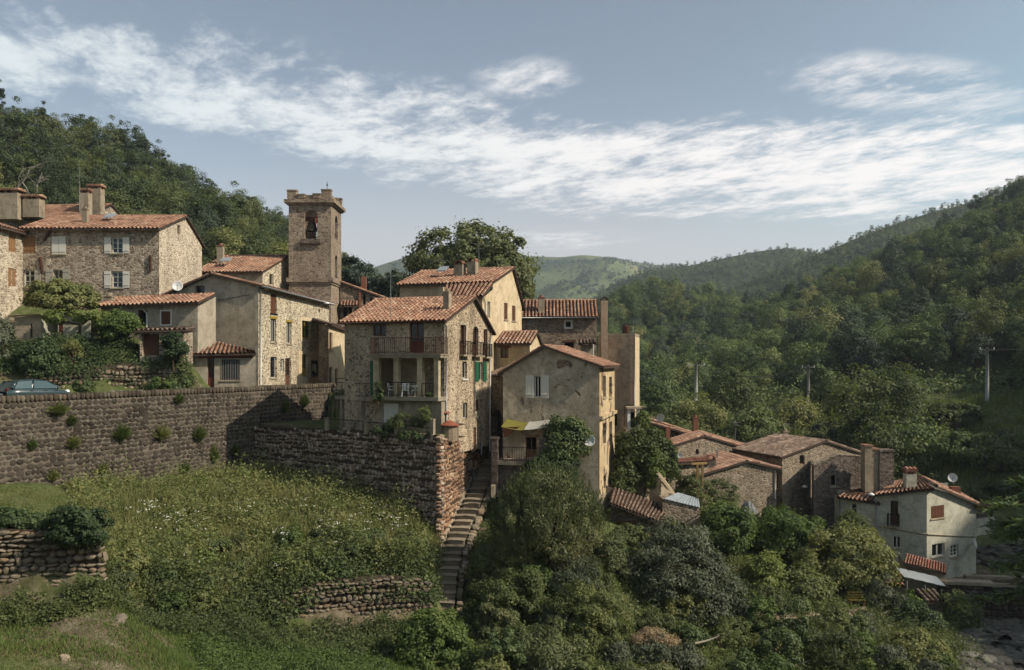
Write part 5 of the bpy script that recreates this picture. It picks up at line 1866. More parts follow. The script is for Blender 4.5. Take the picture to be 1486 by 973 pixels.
# --- tall cream house behind
F7 = wall_px((715, 72), (757, 79))
t = house_thing('cream_house', 'tall cream three-storey house with two chimneys behind the ochre house', P(700, 560, 73))
a7, z7 = F7.uz(743, 391)
h = House(t, F7, F7.uz(715, 410)[1], (a7, z7), F7.uz(757, 443)[1], (P(580, HY, 75) - P(715, HY, 72))[:2], -4, M['pl_cream'], M['pl_creamdark'], M['pl_cream'], oh=0.45, ohf=0.25, pitch=0.34)
window(t, F7, 731.5, 736.5, 440, 464, 'w_brown', 'board', depth=0.12)
window(t, F7, 743, 748, 444, 466, 'w_brown', 'board', depth=0.12)
h.finish()
chimney(t, 660.5, 674, 379, 405, 75.4, 'pl_chim', 0.7, 'brick', -0.35, 'arch')
chimney(t, 679.5, 692.5, 375, 403, 75.2, 'pl_chim', 0.7, 'brick', -0.35, 'arch')
mb = MB()
c = P(640, 395, 75.7)
mb.obox(c + np.array((-0.35, -0.3, 0.0)), (0.8, -0.28, 0), (0.25, 0.75, 0.45), (0, 0, 0.1))
mb.build('roof_window', M['sheet'], t)
pipe(t, h.Lw, [(713, 412), (709, 425), (707, 432)], 'zinc', 0.06)
# lower front part of it
F7b = wall_px((700, 67.5), (716, 71.6))
W7b = wall_px((634, 70), (700, 67.5))
window(t, W7b, 636, 643, 417, 432, 'w_grey', 'plain', pane='glass', sill=None)
za = W7b.uz(690, 434)[1]
window(t, F7b, 707.5, 711.5, 438, 462, 'w_grey', 'plain', sill=None)
facade(t, W7b, [(0, za), (W7b.L, za)], -4, M['pl_creamdark'])
facade(t, F7b, [(0, za), (F7b.L, za + 1.1)], -4, M['pl_cream'])
roof_plane(t, P(641, 431, 68.8), P(701, 430, 66.9), P(646, 414, 72.6), P(716, 411, 71.4), 'tile', pitch=0.34)
pipe(t, F7b, [(700, 432), (703, 440), (703, 500)], 'pvc', 0.06)

# --- small tiled house in front of it
F8 = wall_px((769, 71), (787, 75))
t = house_thing('small_house', 'small low house with a lit cream gable wedged above the passage', P(745, 560, 66))
a8, z8 = F8.uz(778, 484)
h = House(t, F8, F8.uz(769, 499)[1], (a8, z8), F8.uz(787, 508)[1], (P(711, HY, 72.5) - P(769, HY, 71))[:2], -6, M['pl_cream'], M['pl_creamdark'], M['pl_creamdark'], oh=0.35, ohf=0.2, pitch=0.34, tile='tile_pink')
window(t, h.Lw, 726, 738, 505, 520, 'w_brown', 'two', sill=None, lintel='w_brown')
h.finish()

# --- stone house with long tiled roof
F9 = Wall(P(866, HY, 85)[:2], P(866, HY, 85)[:2] + np.array((0.3, 6.5)))
t = house_thing('stone_house', 'brown stone house with a small white framed window below a long red roof', P(810, 560, 86))
h = House(t, F9, F9.uz(866, 460)[1], (3.2, 84 / F * 88.2), F9.uz(866, 460)[1], (P(752, HY, 85.3) - P(866, HY, 85))[:2], -5, M['brown_stone'], oh=0.4, ohf=0.15, pitch=0.36)
window(t, h.Lw, 820, 829.5, 466, 476, 'w_white', 'plain', sill=None, pane='dark')
surround(t, h.Lw, 820, 829.5, 466, 476, 'w_white', 0.1)
window(t, h.Lw, 768, 773, 465, 472, 'w_white', 'plain', sill=None, pane='glass')
window(t, h.Lw, 819, 833, 497, 515, 'w_brown', 'plain', pane='dark', sill=None, lintel='w_brown')
h.finish()
chimney(t, 781, 790, 428, 452, 86, 'pl_chim', 0.7, style='pot', cap='brick')
mb = MB()
mb.tube([h.Lw.p(-0.2, F9.uz(866, 461)[1] - 0.05, 0.48), h.Lw.p(h.Lw.L + 0.2, F9.uz(866, 461)[1] - 0.05, 0.48)], 0.07, 6)
mb.build('gutter', M['zinc'], t, True)
# little dovecote roof in front
t = thing('roof_hut', 'small rendered hut with its own scrap of tiled roof on the terrace roof', 'hut', P(850, 520, 72))
mb = MB()
W = wall_px((842, 72), (862, 72))
za = W.uz(850, 499)[1]
facade(t, W, [(0, za), (W.L, za)], -1.2, M['pl_grey'])
mb.poly(W.p(0, -1.2), W.p(0, za), W.p(0, za, -1.5), W.p(0, -1.2, -1.5))
mb.poly(W.p(W.L, -1.2), W.p(W.L, za), W.p(W.L, za, -1.5), W.p(W.L, -1.2, -1.5))
mb.build('side_wall', M['pl_grey'], t)
roof_plane(t, P(839, 499, 71.5), P(866, 499, 71.5), P(841, 493, 73.6), P(864, 493, 73.6), 'tile_old', pitch=0.34)
MB().tube([P(861, 500, 71.4), P(861, 526, 71.4)], 0.06, 6).build('post', M['w_white'], t)

# --- pinkish flat-topped block with its tall flue
WE, WEr = wall_px((868, 75), (921.5, 74.2)), wall_px((921.5, 74.2), (928, 79))
t = house_thing('rendered_block', 'tall flat-topped block in pinkish grey render with a long chimney flue', P(898, 625, 75))
window(t, WE, 891.5, 895.5, 594, 618, 'w_brown', 'plain', pane='dark', sill=None)
window(t, WE, 914, 921, 598, 622, 'w_white', 'plain', pane='dark', sill=None)
za = WE.uz(900, 489)[1]
facade(t, WE, [(0, za), (WE.L, za)], -9, M['pl_pink'])
facade(t, WEr, [(0, za), (WEr.L, za)], -9, M['pl_cream'])
q = [WE.p(0, za), WE.p(WE.L, za), WEr.p(WEr.L, za), WE.p(0, za, -5.5)]
MB().prism([k + np.array((0, 0, 0.002)) for k in q], (0, 0, 0.12)).build('roof_slab', M['pl_concrete'], t)
facade(t, Wall(q[3], q[0]), [(0, za), (5.5, za)], -9, M['pl_pink'])
mb = MB()
for a, b in ((q[0], q[1]), (q[1], q[2])):
    d = (b - a) / np.linalg.norm(b - a)
    n_ = np.array((d[1], -d[0], 0))
    mb.obox(a + n_ * 0.0 + np.array((0, 0, 0.125)), b - a, -n_ * 0.22, (0, 0, 0.16))
mb.build('coping', M['stone_trim'], t)
chimney(t, 872, 881.5, 431, 560, 74.3, 'pl_pink', 0.7, 'rust', 0, 'arch')
mb = MB()
mb.tube([WE.p(WE.u(906.5), WE.uz(906, 588)[1], 0.05), WE.p(WE.u(906.5), WE.uz(906, 618)[1], 0.05)], 0.025, 4)
mb.tube([WE.p(WE.u(906.5), WE.uz(906, 588)[1], 0.05), WE.p(WE.u(921), WE.uz(906, 589)[1], 0.05)], 0.025, 4)
mb.build('cable', M['iron'], t)
pipe(t, WE, [(921, 490), (921, 590)], 'zinc', 0.05, 0.08)
mb = MB()
mb.lathe(P(908.5, 488, 76), [(0.3, 0), (0.32, 0.3), (0.3, 0.85), (0.12, 1.0), (0.001, 1.0)], 10)
tk = thing('water_tank', 'rusty little tank on the flat roof of the rendered block', 'tank', P(908.5, 488, 76))
mb.build('tank_body', M['rust'], tk, True)
# white lean-to porch at its foot
t = thing('porch', 'small whitewashed porch at the foot of the rendered block', 'porch', P(920, 625, 73))
for px in (912.5, 925.5):
    MB().box(P(px, 628, 72.6), 0.24, 0.24, 2.1).build('pillar', M['plastic'], t)
MB().box(P(919, 593, 73), 1.3, 1.4, 0.16).build('porch_roof', M['stone_trim'], t)
MB().box(P(920, 631, 72.9), 1.6, 1.6, 0.5).build('base', M['pl_concrete'], t)

# --- worn gabled house with the shady patio
F10 = wall_px((730, 61.7), (870, 60))
t = house_thing('gabled_house', 'worn grey-brown gabled house with white shutters, ivy and a shaded patio', P(800, 720, 56))
a10, z10 = F10.uz(790, 505)
h = House(t, F10, F10.uz(730, 541)[1], (a10, z10), F10.uz(870, 533)[1], np.array((0.25, 0.97)) * 7.9, -15, M['pl_patio'], M['pl_patio'], M['pl_ruin'], oh=0.35, ohf=0.3, pitch=0.32)
window(t, F10, 775.5, 785, 546, 577, 'w_white', 'two', lintel=None, pane='dark')
shutter(t, F10, 763, 775, 545, 578)
shutter(t, F10, 785.5, 796.5, 545, 578)
window(t, F10, 762, 779, 634, 664, 'w_tan', 'door', sill=None, name='door', pane='dark')
window(t, F10, 788, 792, 620, 663, 'w_brown', 'plain', sill=None, pane='dark')
for (a, b, c, d) in ((875, 879.5, 546, 577), (884, 888, 547, 577), (875, 879.5, 614, 645), (884, 888.3, 612, 645), (876, 879, 690, 710)):
    window(t, h.Rw, a, b, c, d, 'w_brown', 'two', depth=0.3, pane='dark', sill='stone_trim' if d < 600 else None)
h.finish()
mb = MB()
h.Rw.slab(mb, 0.0, h.Rw.L, -4.25, -4.0, 0.003, 0.22)
mb.build('string_course', M['pl_ruin'], t)
mb = MB()
q = [h.Rw.p(0, -15.2, 0.9), h.Rw.p(h.Rw.L, -15.2, 0.9), h.Rw.p(h.Rw.L, -9.8, 0.01), h.Rw.p(0, -9.8, 0.01)]
mb.prism(q, np.append(-h.Rw.nrm * 0.5, 0))
mb.build('battered_base', M['low_stone'], t)
# patio platform
zp = F10.uz(760, 666)[1]
mb = MB()
F10.slab(mb, F10.u(726), F10.u(800), zp - 0.25, zp, 0.003, 1.9)
mb.build('patio_slab', M['pl_concrete'], t)
mb = MB()
F10.slab(mb, F10.u(731), F10.u(800), zp - 4, zp - 0.253, 0.003, 1.5)
mb.build('patio_base', M['dark_stone'], t)
for px in (727.5, 795):
    mb = MB()
    F10.slab(mb, F10.u(px) - 0.22, F10.u(px) + 0.22, zp - 2.5, zp + 1.55, 1.5, 1.92)
    F10.slab(mb, F10.u(px) - 0.3, F10.u(px) + 0.3, zp + 1.553, zp + 1.68, 1.42, 2.0)
    mb.build('patio_pillar', M['dark_stone'], t)
railing(t, [F10.p(F10.u(px), zp, 1.8) for px in (732, 752, 772, 792)], 1.0, nb=6)
# passage wall with a little arch between the houses
WPz = wall_px((708, 69.5), (733, 67.5))
t = thing('passage_wall', 'stone wall with a dark archway at the top of the stairs', 'wall', P(718, 660, 66))
ua, ub, za, zb = WPz.rect(713.5, 728, 595, 668)
hole(WPz, ua, ub, za, zb, (ub - ua) * 0.5)
zt = WPz.uz(720, 546)[1]
facade(t, WPz, [(0, zt), (WPz.L, zt)], -9, M['low_stone'], depth=0.6)
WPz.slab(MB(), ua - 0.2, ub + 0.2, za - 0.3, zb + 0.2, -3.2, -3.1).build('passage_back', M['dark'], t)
mb = MB()
mb.poly(WPz.p(ua - 0.2, za, -0.6), WPz.p(ua - 0.2, za, -3.1), WPz.p(ua - 0.2, zb, -3.1), WPz.p(ua - 0.2, zb, -0.6))
mb.poly(WPz.p(ub + 0.2, za, -0.6), WPz.p(ub + 0.2, za, -3.1), WPz.p(ub + 0.2, zb, -3.1), WPz.p(ub + 0.2, zb, -0.6))
mb.poly(WPz.p(ua - 0.2, zb, -0.6), WPz.p(ub + 0.2, zb, -0.6), WPz.p(ub + 0.2, zb, -3.1), WPz.p(ua - 0.2, zb, -3.1))
mb.build('passage_side', M['dark_stone'], t)
roof_plane(t, WPz.p(-0.2, zt + 0.05, 0.3), WPz.p(WPz.L, zt + 0.05, 0.3), WPz.p(-0.2, zt + 0.7, -2), WPz.p(WPz.L, zt + 0.7, -2), 'tile_old')
# ------------------------------------------------------------------ houses in the valley
# half hidden house at the edge of the trees
WV = wall_px((930, 86), (1012, 87))
t = house_thing('stone_house', 'long low stone house with a slim brick chimney beyond the ivy', P(970, 640, 86))
u0, z0 = WV.uz(934, 607)
u1, z1 = WV.uz(1012, 632)
window(t, WV, 941, 944, 618, 626, 'w_brown', 'plain', sill=None, pane='dark')
facade(t, WV, [(0, z0), (u0, z0), (u1, z1)], -13, M['low_stone'])
roof_plane(t, WV.p(u1 + 0.3, z1, 0.2), WV.p(u1 + 0.3, z1, -5), WV.p(u0 - 0.2, z0 + 0.15, 0.2), WV.p(u0 - 0.2, z0 + 0.15, -5), 'tile_pink', pitch=0.34)
roof_plane(t, P(998, 629.5, 85.2), P(998, 628, 86.6), P(944, 613.5, 85.2), P(944, 612.5, 86.6), 'tile_pink', pitch=0.34)
chimney(t, 1005.5, 1012.5, 602, 634, 84, 'brick', 0.5, 'brick', 0, 'pot')
chimney(t, 966, 972, 614, 645, 80.5, 'brick', 0.4, 'brick', 0, 'plain')
dish('pale satellite dish leaning on the tiled edge beyond the ivy', 959, 607, 84.5, 0.42, (-0.55, -0.8, 0.25), P(960, 611, 86))

F11 = wall_px((981, 78), (1087, 82))
t = house_thing('stone_house', 'brown stone gabled house with an orange tiled roof above the pergola', P(1035, 700, 80))
h = House(t, F11, F11.uz(981, 647)[1], F11.uz(1022, 634), F11.uz(1087, 653)[1], (0.4, 4.6), -14, M['low_stone'], tile='tile_pink', oh=0.3, ohf=0.2, pitch=0.34)
window(t, F11, 1010, 1014, 652, 660, 'w_brown', 'plain', sill=None, pane='dark')
h.finish()
dish('small round satellite dish on the brown stone gable', 986.5, 662, 77.3, 0.3, (-0.2, -1, 0.25), P(987, 663, 78.3))
antenna('rusty television aerial between the brown gable and the big tiled roof', 1067, 612, 645, 84, ((0.1, 0.9), (0.35, 0.7)))

F12 = wall_px((1020, 71), (1127, 73))
t = house_thing('stone_house', 'pale rubble gabled house with a flat roof light, lowest of the stone gables', P(1075, 740, 72))
h = House(t, F12, F12.uz(1020, 690)[1], F12.uz(1083, 671), F12.uz(1127, 681)[1], (-0.6, 6.6), -16, M['low_stone'], tile='tile_pink', oh=0.35, ohf=0.25, pitch=0.34)
h.finish()
pipe(t, F12, [(1124, 685), (1124, 724)], 'pvc', 0.055)
c = P(1055, 671, 74.5)
MB().obox(c, (0.7, 0.1, 0.05), (0.05, 0.6, 0.14), (0, 0, 0.08)).build('roof_window', M['sheet'], t)
chimney(t, 1024, 1037.5, 661, 680, 72.5, 'dark_stone', 0.7, 'brick', 0, 'arch')
MB().tube([P(1041, 653, 76), P(1041, 668, 76)], 0.07, 6).build('flue', M['zinc'], t)

F13 = wall_px((1135, 74), (1252, 80))
t = house_thing('stone_house', 'large rubble house with a broad weathered pinkish roof and a pot chimney', P(1180, 740, 75))
h = House(t, F13, F13.uz(1135, 665)[1], F13.uz(1197, 642), F13.uz(1252, 660)[1], (-2.3, 6.6), -17, M['low_stone'], tile='tile_old', oh=0.3, ohf=0.2, pitch=0.33)
window(t, F13, 1160.5, 1167.5, 661, 674, 'w_brown', 'plain', pane='dark', sill=None)
window(t, h.Lw, 1122, 1129, 688, 708, 'w_brown', 'board', sill=None)
h.finish()
chimney(t, 1136, 1143, 622, 635, 83, 'pl_chim', 0.5, 'pl_chim', 0, 'pot')
c = P(1131, 645, 79)
MB().obox(c, (0.75, 0.25, 0.0), (0.1, 0.6, 0.13), (0, 0, 0.08)).build('roof_window', M['sheet'], t)
wall_lamp('white lamp on the rubble corner of the big pinkish-roofed house', 1166, 706, 74.2)

WQ, WQl = wall_px((1181, 71.5), (1252, 72.3)), wall_px((1178, 76), (1181, 71.5))
t = house_thing('ruined_house', 'roofless dark stone house in front of the big rubble house', P(1215, 750, 72))
window(t, WQ, 1206, 1215, 689, 706, 'w_grey', 'plain', pane='dark', sill='stone_trim')
q = [WQ.uz(1181, 676), WQ.uz(1215, 661), WQ.uz(1252, 663)]
facade(t, WQ, [(0, q[0][1]), q[1], (WQ.L, q[2][1])], -17, M['dark_stone'])
facade(t, WQl, [(0, q[0][1]), (WQl.L, q[0][1])], -17, M['dark_stone'])
mb = MB()
for a, b in ((q[0], q[1]), (q[1], q[2])):
    mb.prism([WQ.p(*a, 0.04), WQ.p(*b, 0.04), WQ.p(b[0], b[1], -0.5), WQ.p(a[0], a[1], -0.5)], (0, 0, 0.1))
mb.build('wall_top', M['low_stone'], t)
mb = MB()
WQ.slab(mb, WQ.u(1214), WQ.L, WQ.uz(1230, 722)[1], WQ.uz(1230, 711)[1], 0.003, 0.2)
mb.build('render_band', M['pl_grey'], t)
t = thing('chimney_stack', 'tall twin rendered chimney against a stub of stone wall', 'chimney', P(1272, 710, 70))
for (a, b, y, m_, d_) in ((1252, 1262.5, 648, 'pl_chim', 0.9), (1263, 1272, 653, 'pl_chim', 0.8), (1272.4, 1293, 655, 'dark_stone', 1.1)):
    c = P((a + b) / 2, 745, 70.6)
    MB().box((c[0], c[1], c[2]), (b - a) / F * 70.6, d_, (745 - y) / F * 70.6).build('stack', M[m_], t)
    MB().box((c[0], c[1], c[2] + (745 - y) / F * 70.6 + 0.002), (b - a) / F * 70.6 + 0.1, d_ + 0.12, 0.16).build('stack_cap', M['tile_pink'] if m_ != 'dark_stone' else M['dark_stone'], t)

# --- white house by the river
WL1, WF1, WWg = wall_px((1270, 68), (1345, 66)), wall_px((1345, 66), (1416.5, 69)), wall_px((1217, 70), (1270, 68))
t = house_thing('white_house', 'two-storey greyish white house with a red tiled roof by the river', P(1345, 838, 67))
window(t, WL1, 1292, 1303.5, 727, 763, 'w_brown', 'door', sill=None, name='balcony_door')
window(t, WL1, 1295, 1307, 778, 796, 'w_white', 'two')
window(t, WF1, 1351, 1370, 734, 752, 'w_brown', 'board', depth=0.08)
window(t, WF1, 1352.5, 1371, 789, 808, 'w_white', 'two')
window(t, WF1, 1379.5, 1391, 791, 808, 'w_white', 'cross')
window(t, WWg, 1236.5, 1242.5, 732, 753, 'w_brown', 'plain', sill=None)
zL0, zL1 = WL1.uz(1270, 719)[1], WL1.uz(1345, 713)[1]
facade(t, WL1, [(0, zL0), (WL1.L, zL1)], -19, M['pl_white'])
facade(t, WF1, [(0, zL1), WF1.uz(1359, 710), (WF1.L, WF1.uz(1416, 731)[1])], -19, M['pl_white'])
facade(t, WWg, [(0, WWg.uz(1217, 722)[1]), (WWg.L, WWg.uz(1270, 731)[1])], -19, M['pl_white'])
back = np.array((1.3, 7.0))
WRt = Wall(WF1.B, WF1.B + back)
facade(t, WRt, [(0, WF1.uz(1416, 731)[1]), (WRt.L, WF1.uz(1416, 731)[1])], -19, M['pl_white'])
facade(t, Wall(WF1.B + back, WWg.A + back), [(0, -11), (30, -11)], -19, M['pl_white'])
facade(t, Wall(WWg.A + back, WWg.A), [(0, -11.3), (30, -11.3)], -19, M['pl_white'])
rf, rb, ef = P(1359, 706, 66.0), P(1334, 691, 72.4), P(1421, 732, 68.6)
roof_plane(t, P(1267, 719, 67.5), P(1357, 710, 65.5), P(1297, 699, 71.8), rb, 'tile_pink', pitch=0.33)
roof_plane(t, ef, ef + (rb - rf), rf + np.array((0, 0, 0.02)), rb + np.array((0, 0, 0.02)), 'tile_pink', pitch=0.33, ridge=True)
roof_plane(t, P(1214, 721.5, 69.6), P(1277, 731.5, 67.6), P(1243, 706, 74), P(1298, 696, 72.5), 'tile_pink', pitch=0.33)
for W, y0, y1 in ((WL1, (1270, 763), (1345, 775.5)), (WF1, (1345, 775.5), (1416, 779))):
    a, b = W.uz(*y0), W.uz(*y1)
    MB().tube([W.p(a[0], a[1], 0.04), W.p(b[0], b[1], 0.04)], 0.07, 6).build('string_course', M['pl_grey'], t)
ua, ub, za, zb = WL1.rect(1289, 1305, 745, 763)
railing(t, [WL1.p(ua, za, 0.02), WL1.p(ua, za, 0.45), WL1.p(ub, za, 0.45), WL1.p(ub, za, 0.02)], 0.95, nb=7)
WL1.slab(MB(), ua, ub, za - 0.12, za - 0.002, 0.003, 0.5).build('balcony_slab', M['pl_concrete'], t)
pipe(t, WL1, [(1266, 722), (1272, 730), (1272, 800)], 'zinc', 0.07, 0.12)
pipe(t, WWg, [(1218.5, 724), (1218.5, 760)], 'zinc', 0.055)
chimney(t, 1313, 1327.5, 681, 706, 68, 'pl_white', 0.75, 'tile_orange', -0.1)
chimney(t, 1379, 1392, 700, 712, 69, 'brick', 0.5, 'brick', -0.1, 'plain')
WBk = wall_px((1417, 69.05), (1443, 70.2))
mb = MB()
WBk.slab(mb, 0, WBk.L, WBk.uz(1430, 776)[1], WBk.uz(1430, 752)[1], -2.2, 0.0)
mb.build('balcony', M['pl_white'], t)
mb = MB()
WBk.slab(mb, 0, WBk.L - 0.2, WBk.uz(1430, 751.8)[1], WBk.uz(1430, 738)[1], -1.9, -1.7)
mb.build('balcony_back', M['w_yellow'], t)
MB().tube([WBk.p(WBk.L - 0.15, WBk.uz(1430, 752)[1], -0.15), WBk.p(WBk.L - 0.15, WBk.uz(1430, 738)[1], -0.15)], 0.09, 6).build('balcony_post', M['w_brown'], t)
roof_plane(t, P(1416, 737, 68.4), P(1447, 740, 69.9), P(1410, 730, 72.5), P(1438, 730, 73.5), 'tile_pink', pitch=0.33)
wall_lamp('white lamp on the gutter corner of the white house', 1262, 717, 66.6)
dish('satellite dish on the ridge of the white house roof', 1382, 694, 68.5, 0.36, (-0.35, -0.9, 0.3), P(1384, 703, 69.2))
dish('satellite dish low on the corner of the white house', 1413, 789, 67.9, 0.42, (0.75, -0.6, 0.25), P(1411, 789, 68.9))
dish('white satellite dish on the ivy wall of the patio house', 855, 640, 59.2, 0.42, (-0.15, -0.95, 0.3), P(856, 642, 60.3))
dish('round satellite dish on the roof edge of the grey gable', 257.5, 416, 69.6, 0.42, (0.3, -0.9, 0.25), P(259, 422, 71))

# --- sheds in the gardens
WS = wall_px((886, 60), (962, 60))
t = house_thing('shed', 'long stone lean-to shed with an old tiled roof below the ivy', P(925, 780, 60), 'shed')
q0, q1 = WS.uz(886, 728), WS.uz(955, 757)
window(t, WS, 898, 920, 760, 772, 'w_brown', 'plain', pane='dark', sill=None, lintel='w_brown')
facade(t, WS, [(0, q0[1]), (WS.L, q1[1])], -16, M['dark_stone'])
roof_plane(t, P(884, 730, 59.2), P(960, 759, 59.2), P(890, 708, 63.2), P(976, 738, 63.6), 'tile_old', pitch=0.25)
mb = MB()
mb.poly(WS.p(WS.L, -16), WS.p(WS.L, q1[1]), WS.p(WS.L, q1[1] + 0.7, -3), WS.p(WS.L, -16, -3))
mb.poly(WS.p(0, -16, -3), WS.p(0, q0[1] + 0.7, -3), WS.p(WS.L, q1[1] + 0.7, -3), WS.p(WS.L, -16, -3))
mb.build('side_wall', M['dark_stone'], t)
WI = wall_px((893, 66), (980, 68))
t = thing('garden_wall', 'high rubble garden wall smothered in ivy behind the long shed', 'wall', P(940, 720, 67))
zi = interp_fn(WI, [(893, 640), (930, 640), (975, 660), (980, 672)])
facade(t, WI, [(u_, zi(u_)) for u_ in np.linspace(0, WI.L, 8)], -15, M['low_stone'])
mb = MB()
mb.poly(WI.p(WI.L, -15), WI.p(WI.L, zi(WI.L)), WI.p(WI.L, zi(WI.L), -0.6), WI.p(WI.L, -15, -0.6))
for k in range(8):
    a, b = WI.L * k / 8, WI.L * (k + 1) / 8
    mb.poly(WI.p(a, zi(a)), WI.p(b, zi(b)), WI.p(b, zi(b), -0.6), WI.p(a, zi(a), -0.6))
mb.build('wall_top', M['low_stone'], t)
W = wall_px((975, 70), (1028, 71.5))
t = thing('pergola_wall', 'stone garden wall topped with one row of pale tiles', 'wall', P(1000, 710, 70))
za = W.uz(1000, 671)[1]
facade(t, W, [(0, za), (W.L, za)], -15, M['low_stone'])
mono_roof(t, W, -0.2, W.L + 0.2, za, za + 0.25, 0.35, 0.6, 'tile_orange', pitch=0.32)
t = thing('pergola', 'two ochre timber posts with a cross beam beside the stone gable', 'pergola', P(1016, 715, 68))
for px, D in ((1012, 68), (1019.5, 68.4)):
    MB().box(P(px, 720, D), 0.16, 0.16, (720 - 674) / F * D).build('post', M['w_ochre'], t)
MB().obox(P(1004, 675, 68), P(1026, 674, 68.6) - P(1004, 675, 68), (0, 0.14, 0), (0, 0, 0.16)).build('beam', M['w_ochre'], t)
t = thing('chimney', 'free standing rendered garden chimney with planks leaning on it', 'chimney', P(956, 735, 64))
c = P(956, 738, 64)
mb = MB()
wd = 26 / F * 64 / 2
mb.lathe(c, [(wd * 1.05, 0), (wd * 1.05, 1.2), (wd * 0.62, 2.05), (wd * 0.62, 2.2), (wd * 0.8, 2.22), (wd * 0.8, 2.34), (0.001, 2.36)], 4)
mb.build('stack', M['pl_chim'], t)
t = thing('timber_pile', 'pale sawn planks leaning against the garden chimney', 'planks', P(968, 735, 63))
for k, (x0, y0, x1, y1) in enumerate(((952, 686, 974, 716), (959, 700, 971, 716), (960, 696, 976, 718))):
    a, b = P(x0, y0, 63.6), P(x1, y1, 62.8 - 0.1 * k)
    MB().obox(a, b - a, (0.2, 0, 0.03), (0.02, 0.06, 0.03)).build('plank', M['cut_wood'], t)
# metal sheet roof
t = thing('lean_to', 'small lean-to with pale sheet metal roof in the garden', 'shed', P(990, 745, 63))
e0, e1, r0, r1 = P(962, 724, 61.4), P(1016, 737, 61.4), P(983, 715, 63.6), P(1014, 724, 63.8)
for k in range(3):
    a, b = k / 3 + 0.004, (k + 1) / 3 - 0.004
    mb = MB()
    n = 8
    for j in range(n):
        s0, s1 = a + (b - a) * j / n, a + (b - a) * (j + 1) / n
        w0, w1 = 0.03 * (j % 2), 0.03 * ((j + 1) % 2)
        mb.poly(e0 + (e1 - e0) * s0 + (0, 0, w0), e0 + (e1 - e0) * s1 + (0, 0, w1), r0 + (r1 - r0) * s1 + (0, 0, w1), r0 + (r1 - r0) * s0 + (0, 0, w0))
    mb.build('roof_sheet', M['sheet'], t)
mb = MB()
mb.prism([e0 + (0, 0.1, -0.03), e1 + (0, 0.1, -0.03), e1 + (0, 0.1, -1.4), e0 + (0, 0.1, -1.4)], (0, 2, 0.0))
mb.build('wall', M['low_stone'], t)
t = thing('covered_heap', 'crumpled pale tarpaulin heap among the garden shrubs', 'tarpaulin', P(1085, 745, 62))
n = 9
vs = [P(1075 + 22 * i / n, 742, 62) + np.array((0, 1.4 * j / n - 0.7, 0.75 * math.sin(math.pi * i / n) * math.sin(math.pi * j / n) + random.uniform(-0.09, 0.09))) for j in range(n + 1) for i in range(n + 1)]
fs = [(j * (n + 1) + i, j * (n + 1) + i + 1, (j + 1) * (n + 1) + i + 1, (j + 1) * (n + 1) + i) for j in range(n) for i in range(n)]
mb = MB().add(vs, fs)
mb.build('sheet', M['tarp'], t)
# orange roofed shed by the white house
WO = wall_px((1313, 62.6), (1371, 62.2))
t = house_thing('shed', 'grey block shed with a bright orange sloping roof under the white house', P(1340, 850, 62.5), 'shed')
a, b = WO.uz(1313, 818), WO.uz(1371, 832)
facade(t, WO, [(0, a[1]), (WO.L, b[1])], -18, M['pl_grey'])
mb = MB()
mb.poly(WO.p(WO.L, -18), WO.p(WO.L, b[1]), WO.p(WO.L, b[1] + 0.4, -1.6), WO.p(WO.L, -18, -1.6))
mb.poly(WO.p(0, -18), WO.p(0, a[1]), WO.p(0, a[1] + 0.4, -1.6), WO.p(0, -18, -1.6))
mb.build('side_wall', M['pl_grey'], t)
roof_plane(t, P(1311, 817, 62.1), P(1373, 832.5, 61.8), P(1315, 804, 64.2), P(1373, 819, 64), 'tile_orange', pitch=0.21)
t = thing('canopy', 'flimsy canopy of pale blue-grey sheets and poles by the orange roofed shed', 'canopy', P(1340, 870, 60))
for k in range(4):
    a = P(1312 + k * 15, 838 + 3.5 * k, 60.5)
    MB().obox(a, (0.75, 0, -0.14), (0.0, 1.3, 0.35), (0, 0, 0.035)).build('sheet', M['sheet'], t)
for px, py in ((1316, 842), (1342, 849), (1366, 856)):
    MB().tube([P(px, py, 60.6), P(px, 885, 60.6)], 0.05, 6).build('pole', M['zinc'], t)
W = wall_px((1284, 61), (1311, 60.6))
t = house_thing('shed', 'tiny rendered hut with a ragged tile edge half buried in leaves', P(1297, 870, 61), 'shed')
za = W.uz(1300, 848)[1]
facade(t, W, [(0, za), (W.L, za)], -18.5, M['pl_grey'])
mb = MB()
mb.poly(W.p(W.L, -18.5), W.p(W.L, za), W.p(W.L, za, -1.6), W.p(W.L, -18.5, -1.6))
mb.build('side_wall', M['pl_grey'], t)
mono_roof(t, W, -0.1, W.L + 0.1, za, za + 0.35, 0.3, 1.6, 'tile_orange')
W = wall_px((1342, 58.5), (1368, 58.5))
t = house_thing('shed', 'low coop with a short roof of faded tiles above the stream bank', P(1355, 885, 58.5), 'shed')
za = W.uz(1355, 872)[1]
facade(t, W, [(0, za), (W.L, za)], -19, M['dark_stone'])
mono_roof(t, W, -0.1, W.L + 0.1, za, za + 0.4, 0.3, 1.3, 'tile_old')

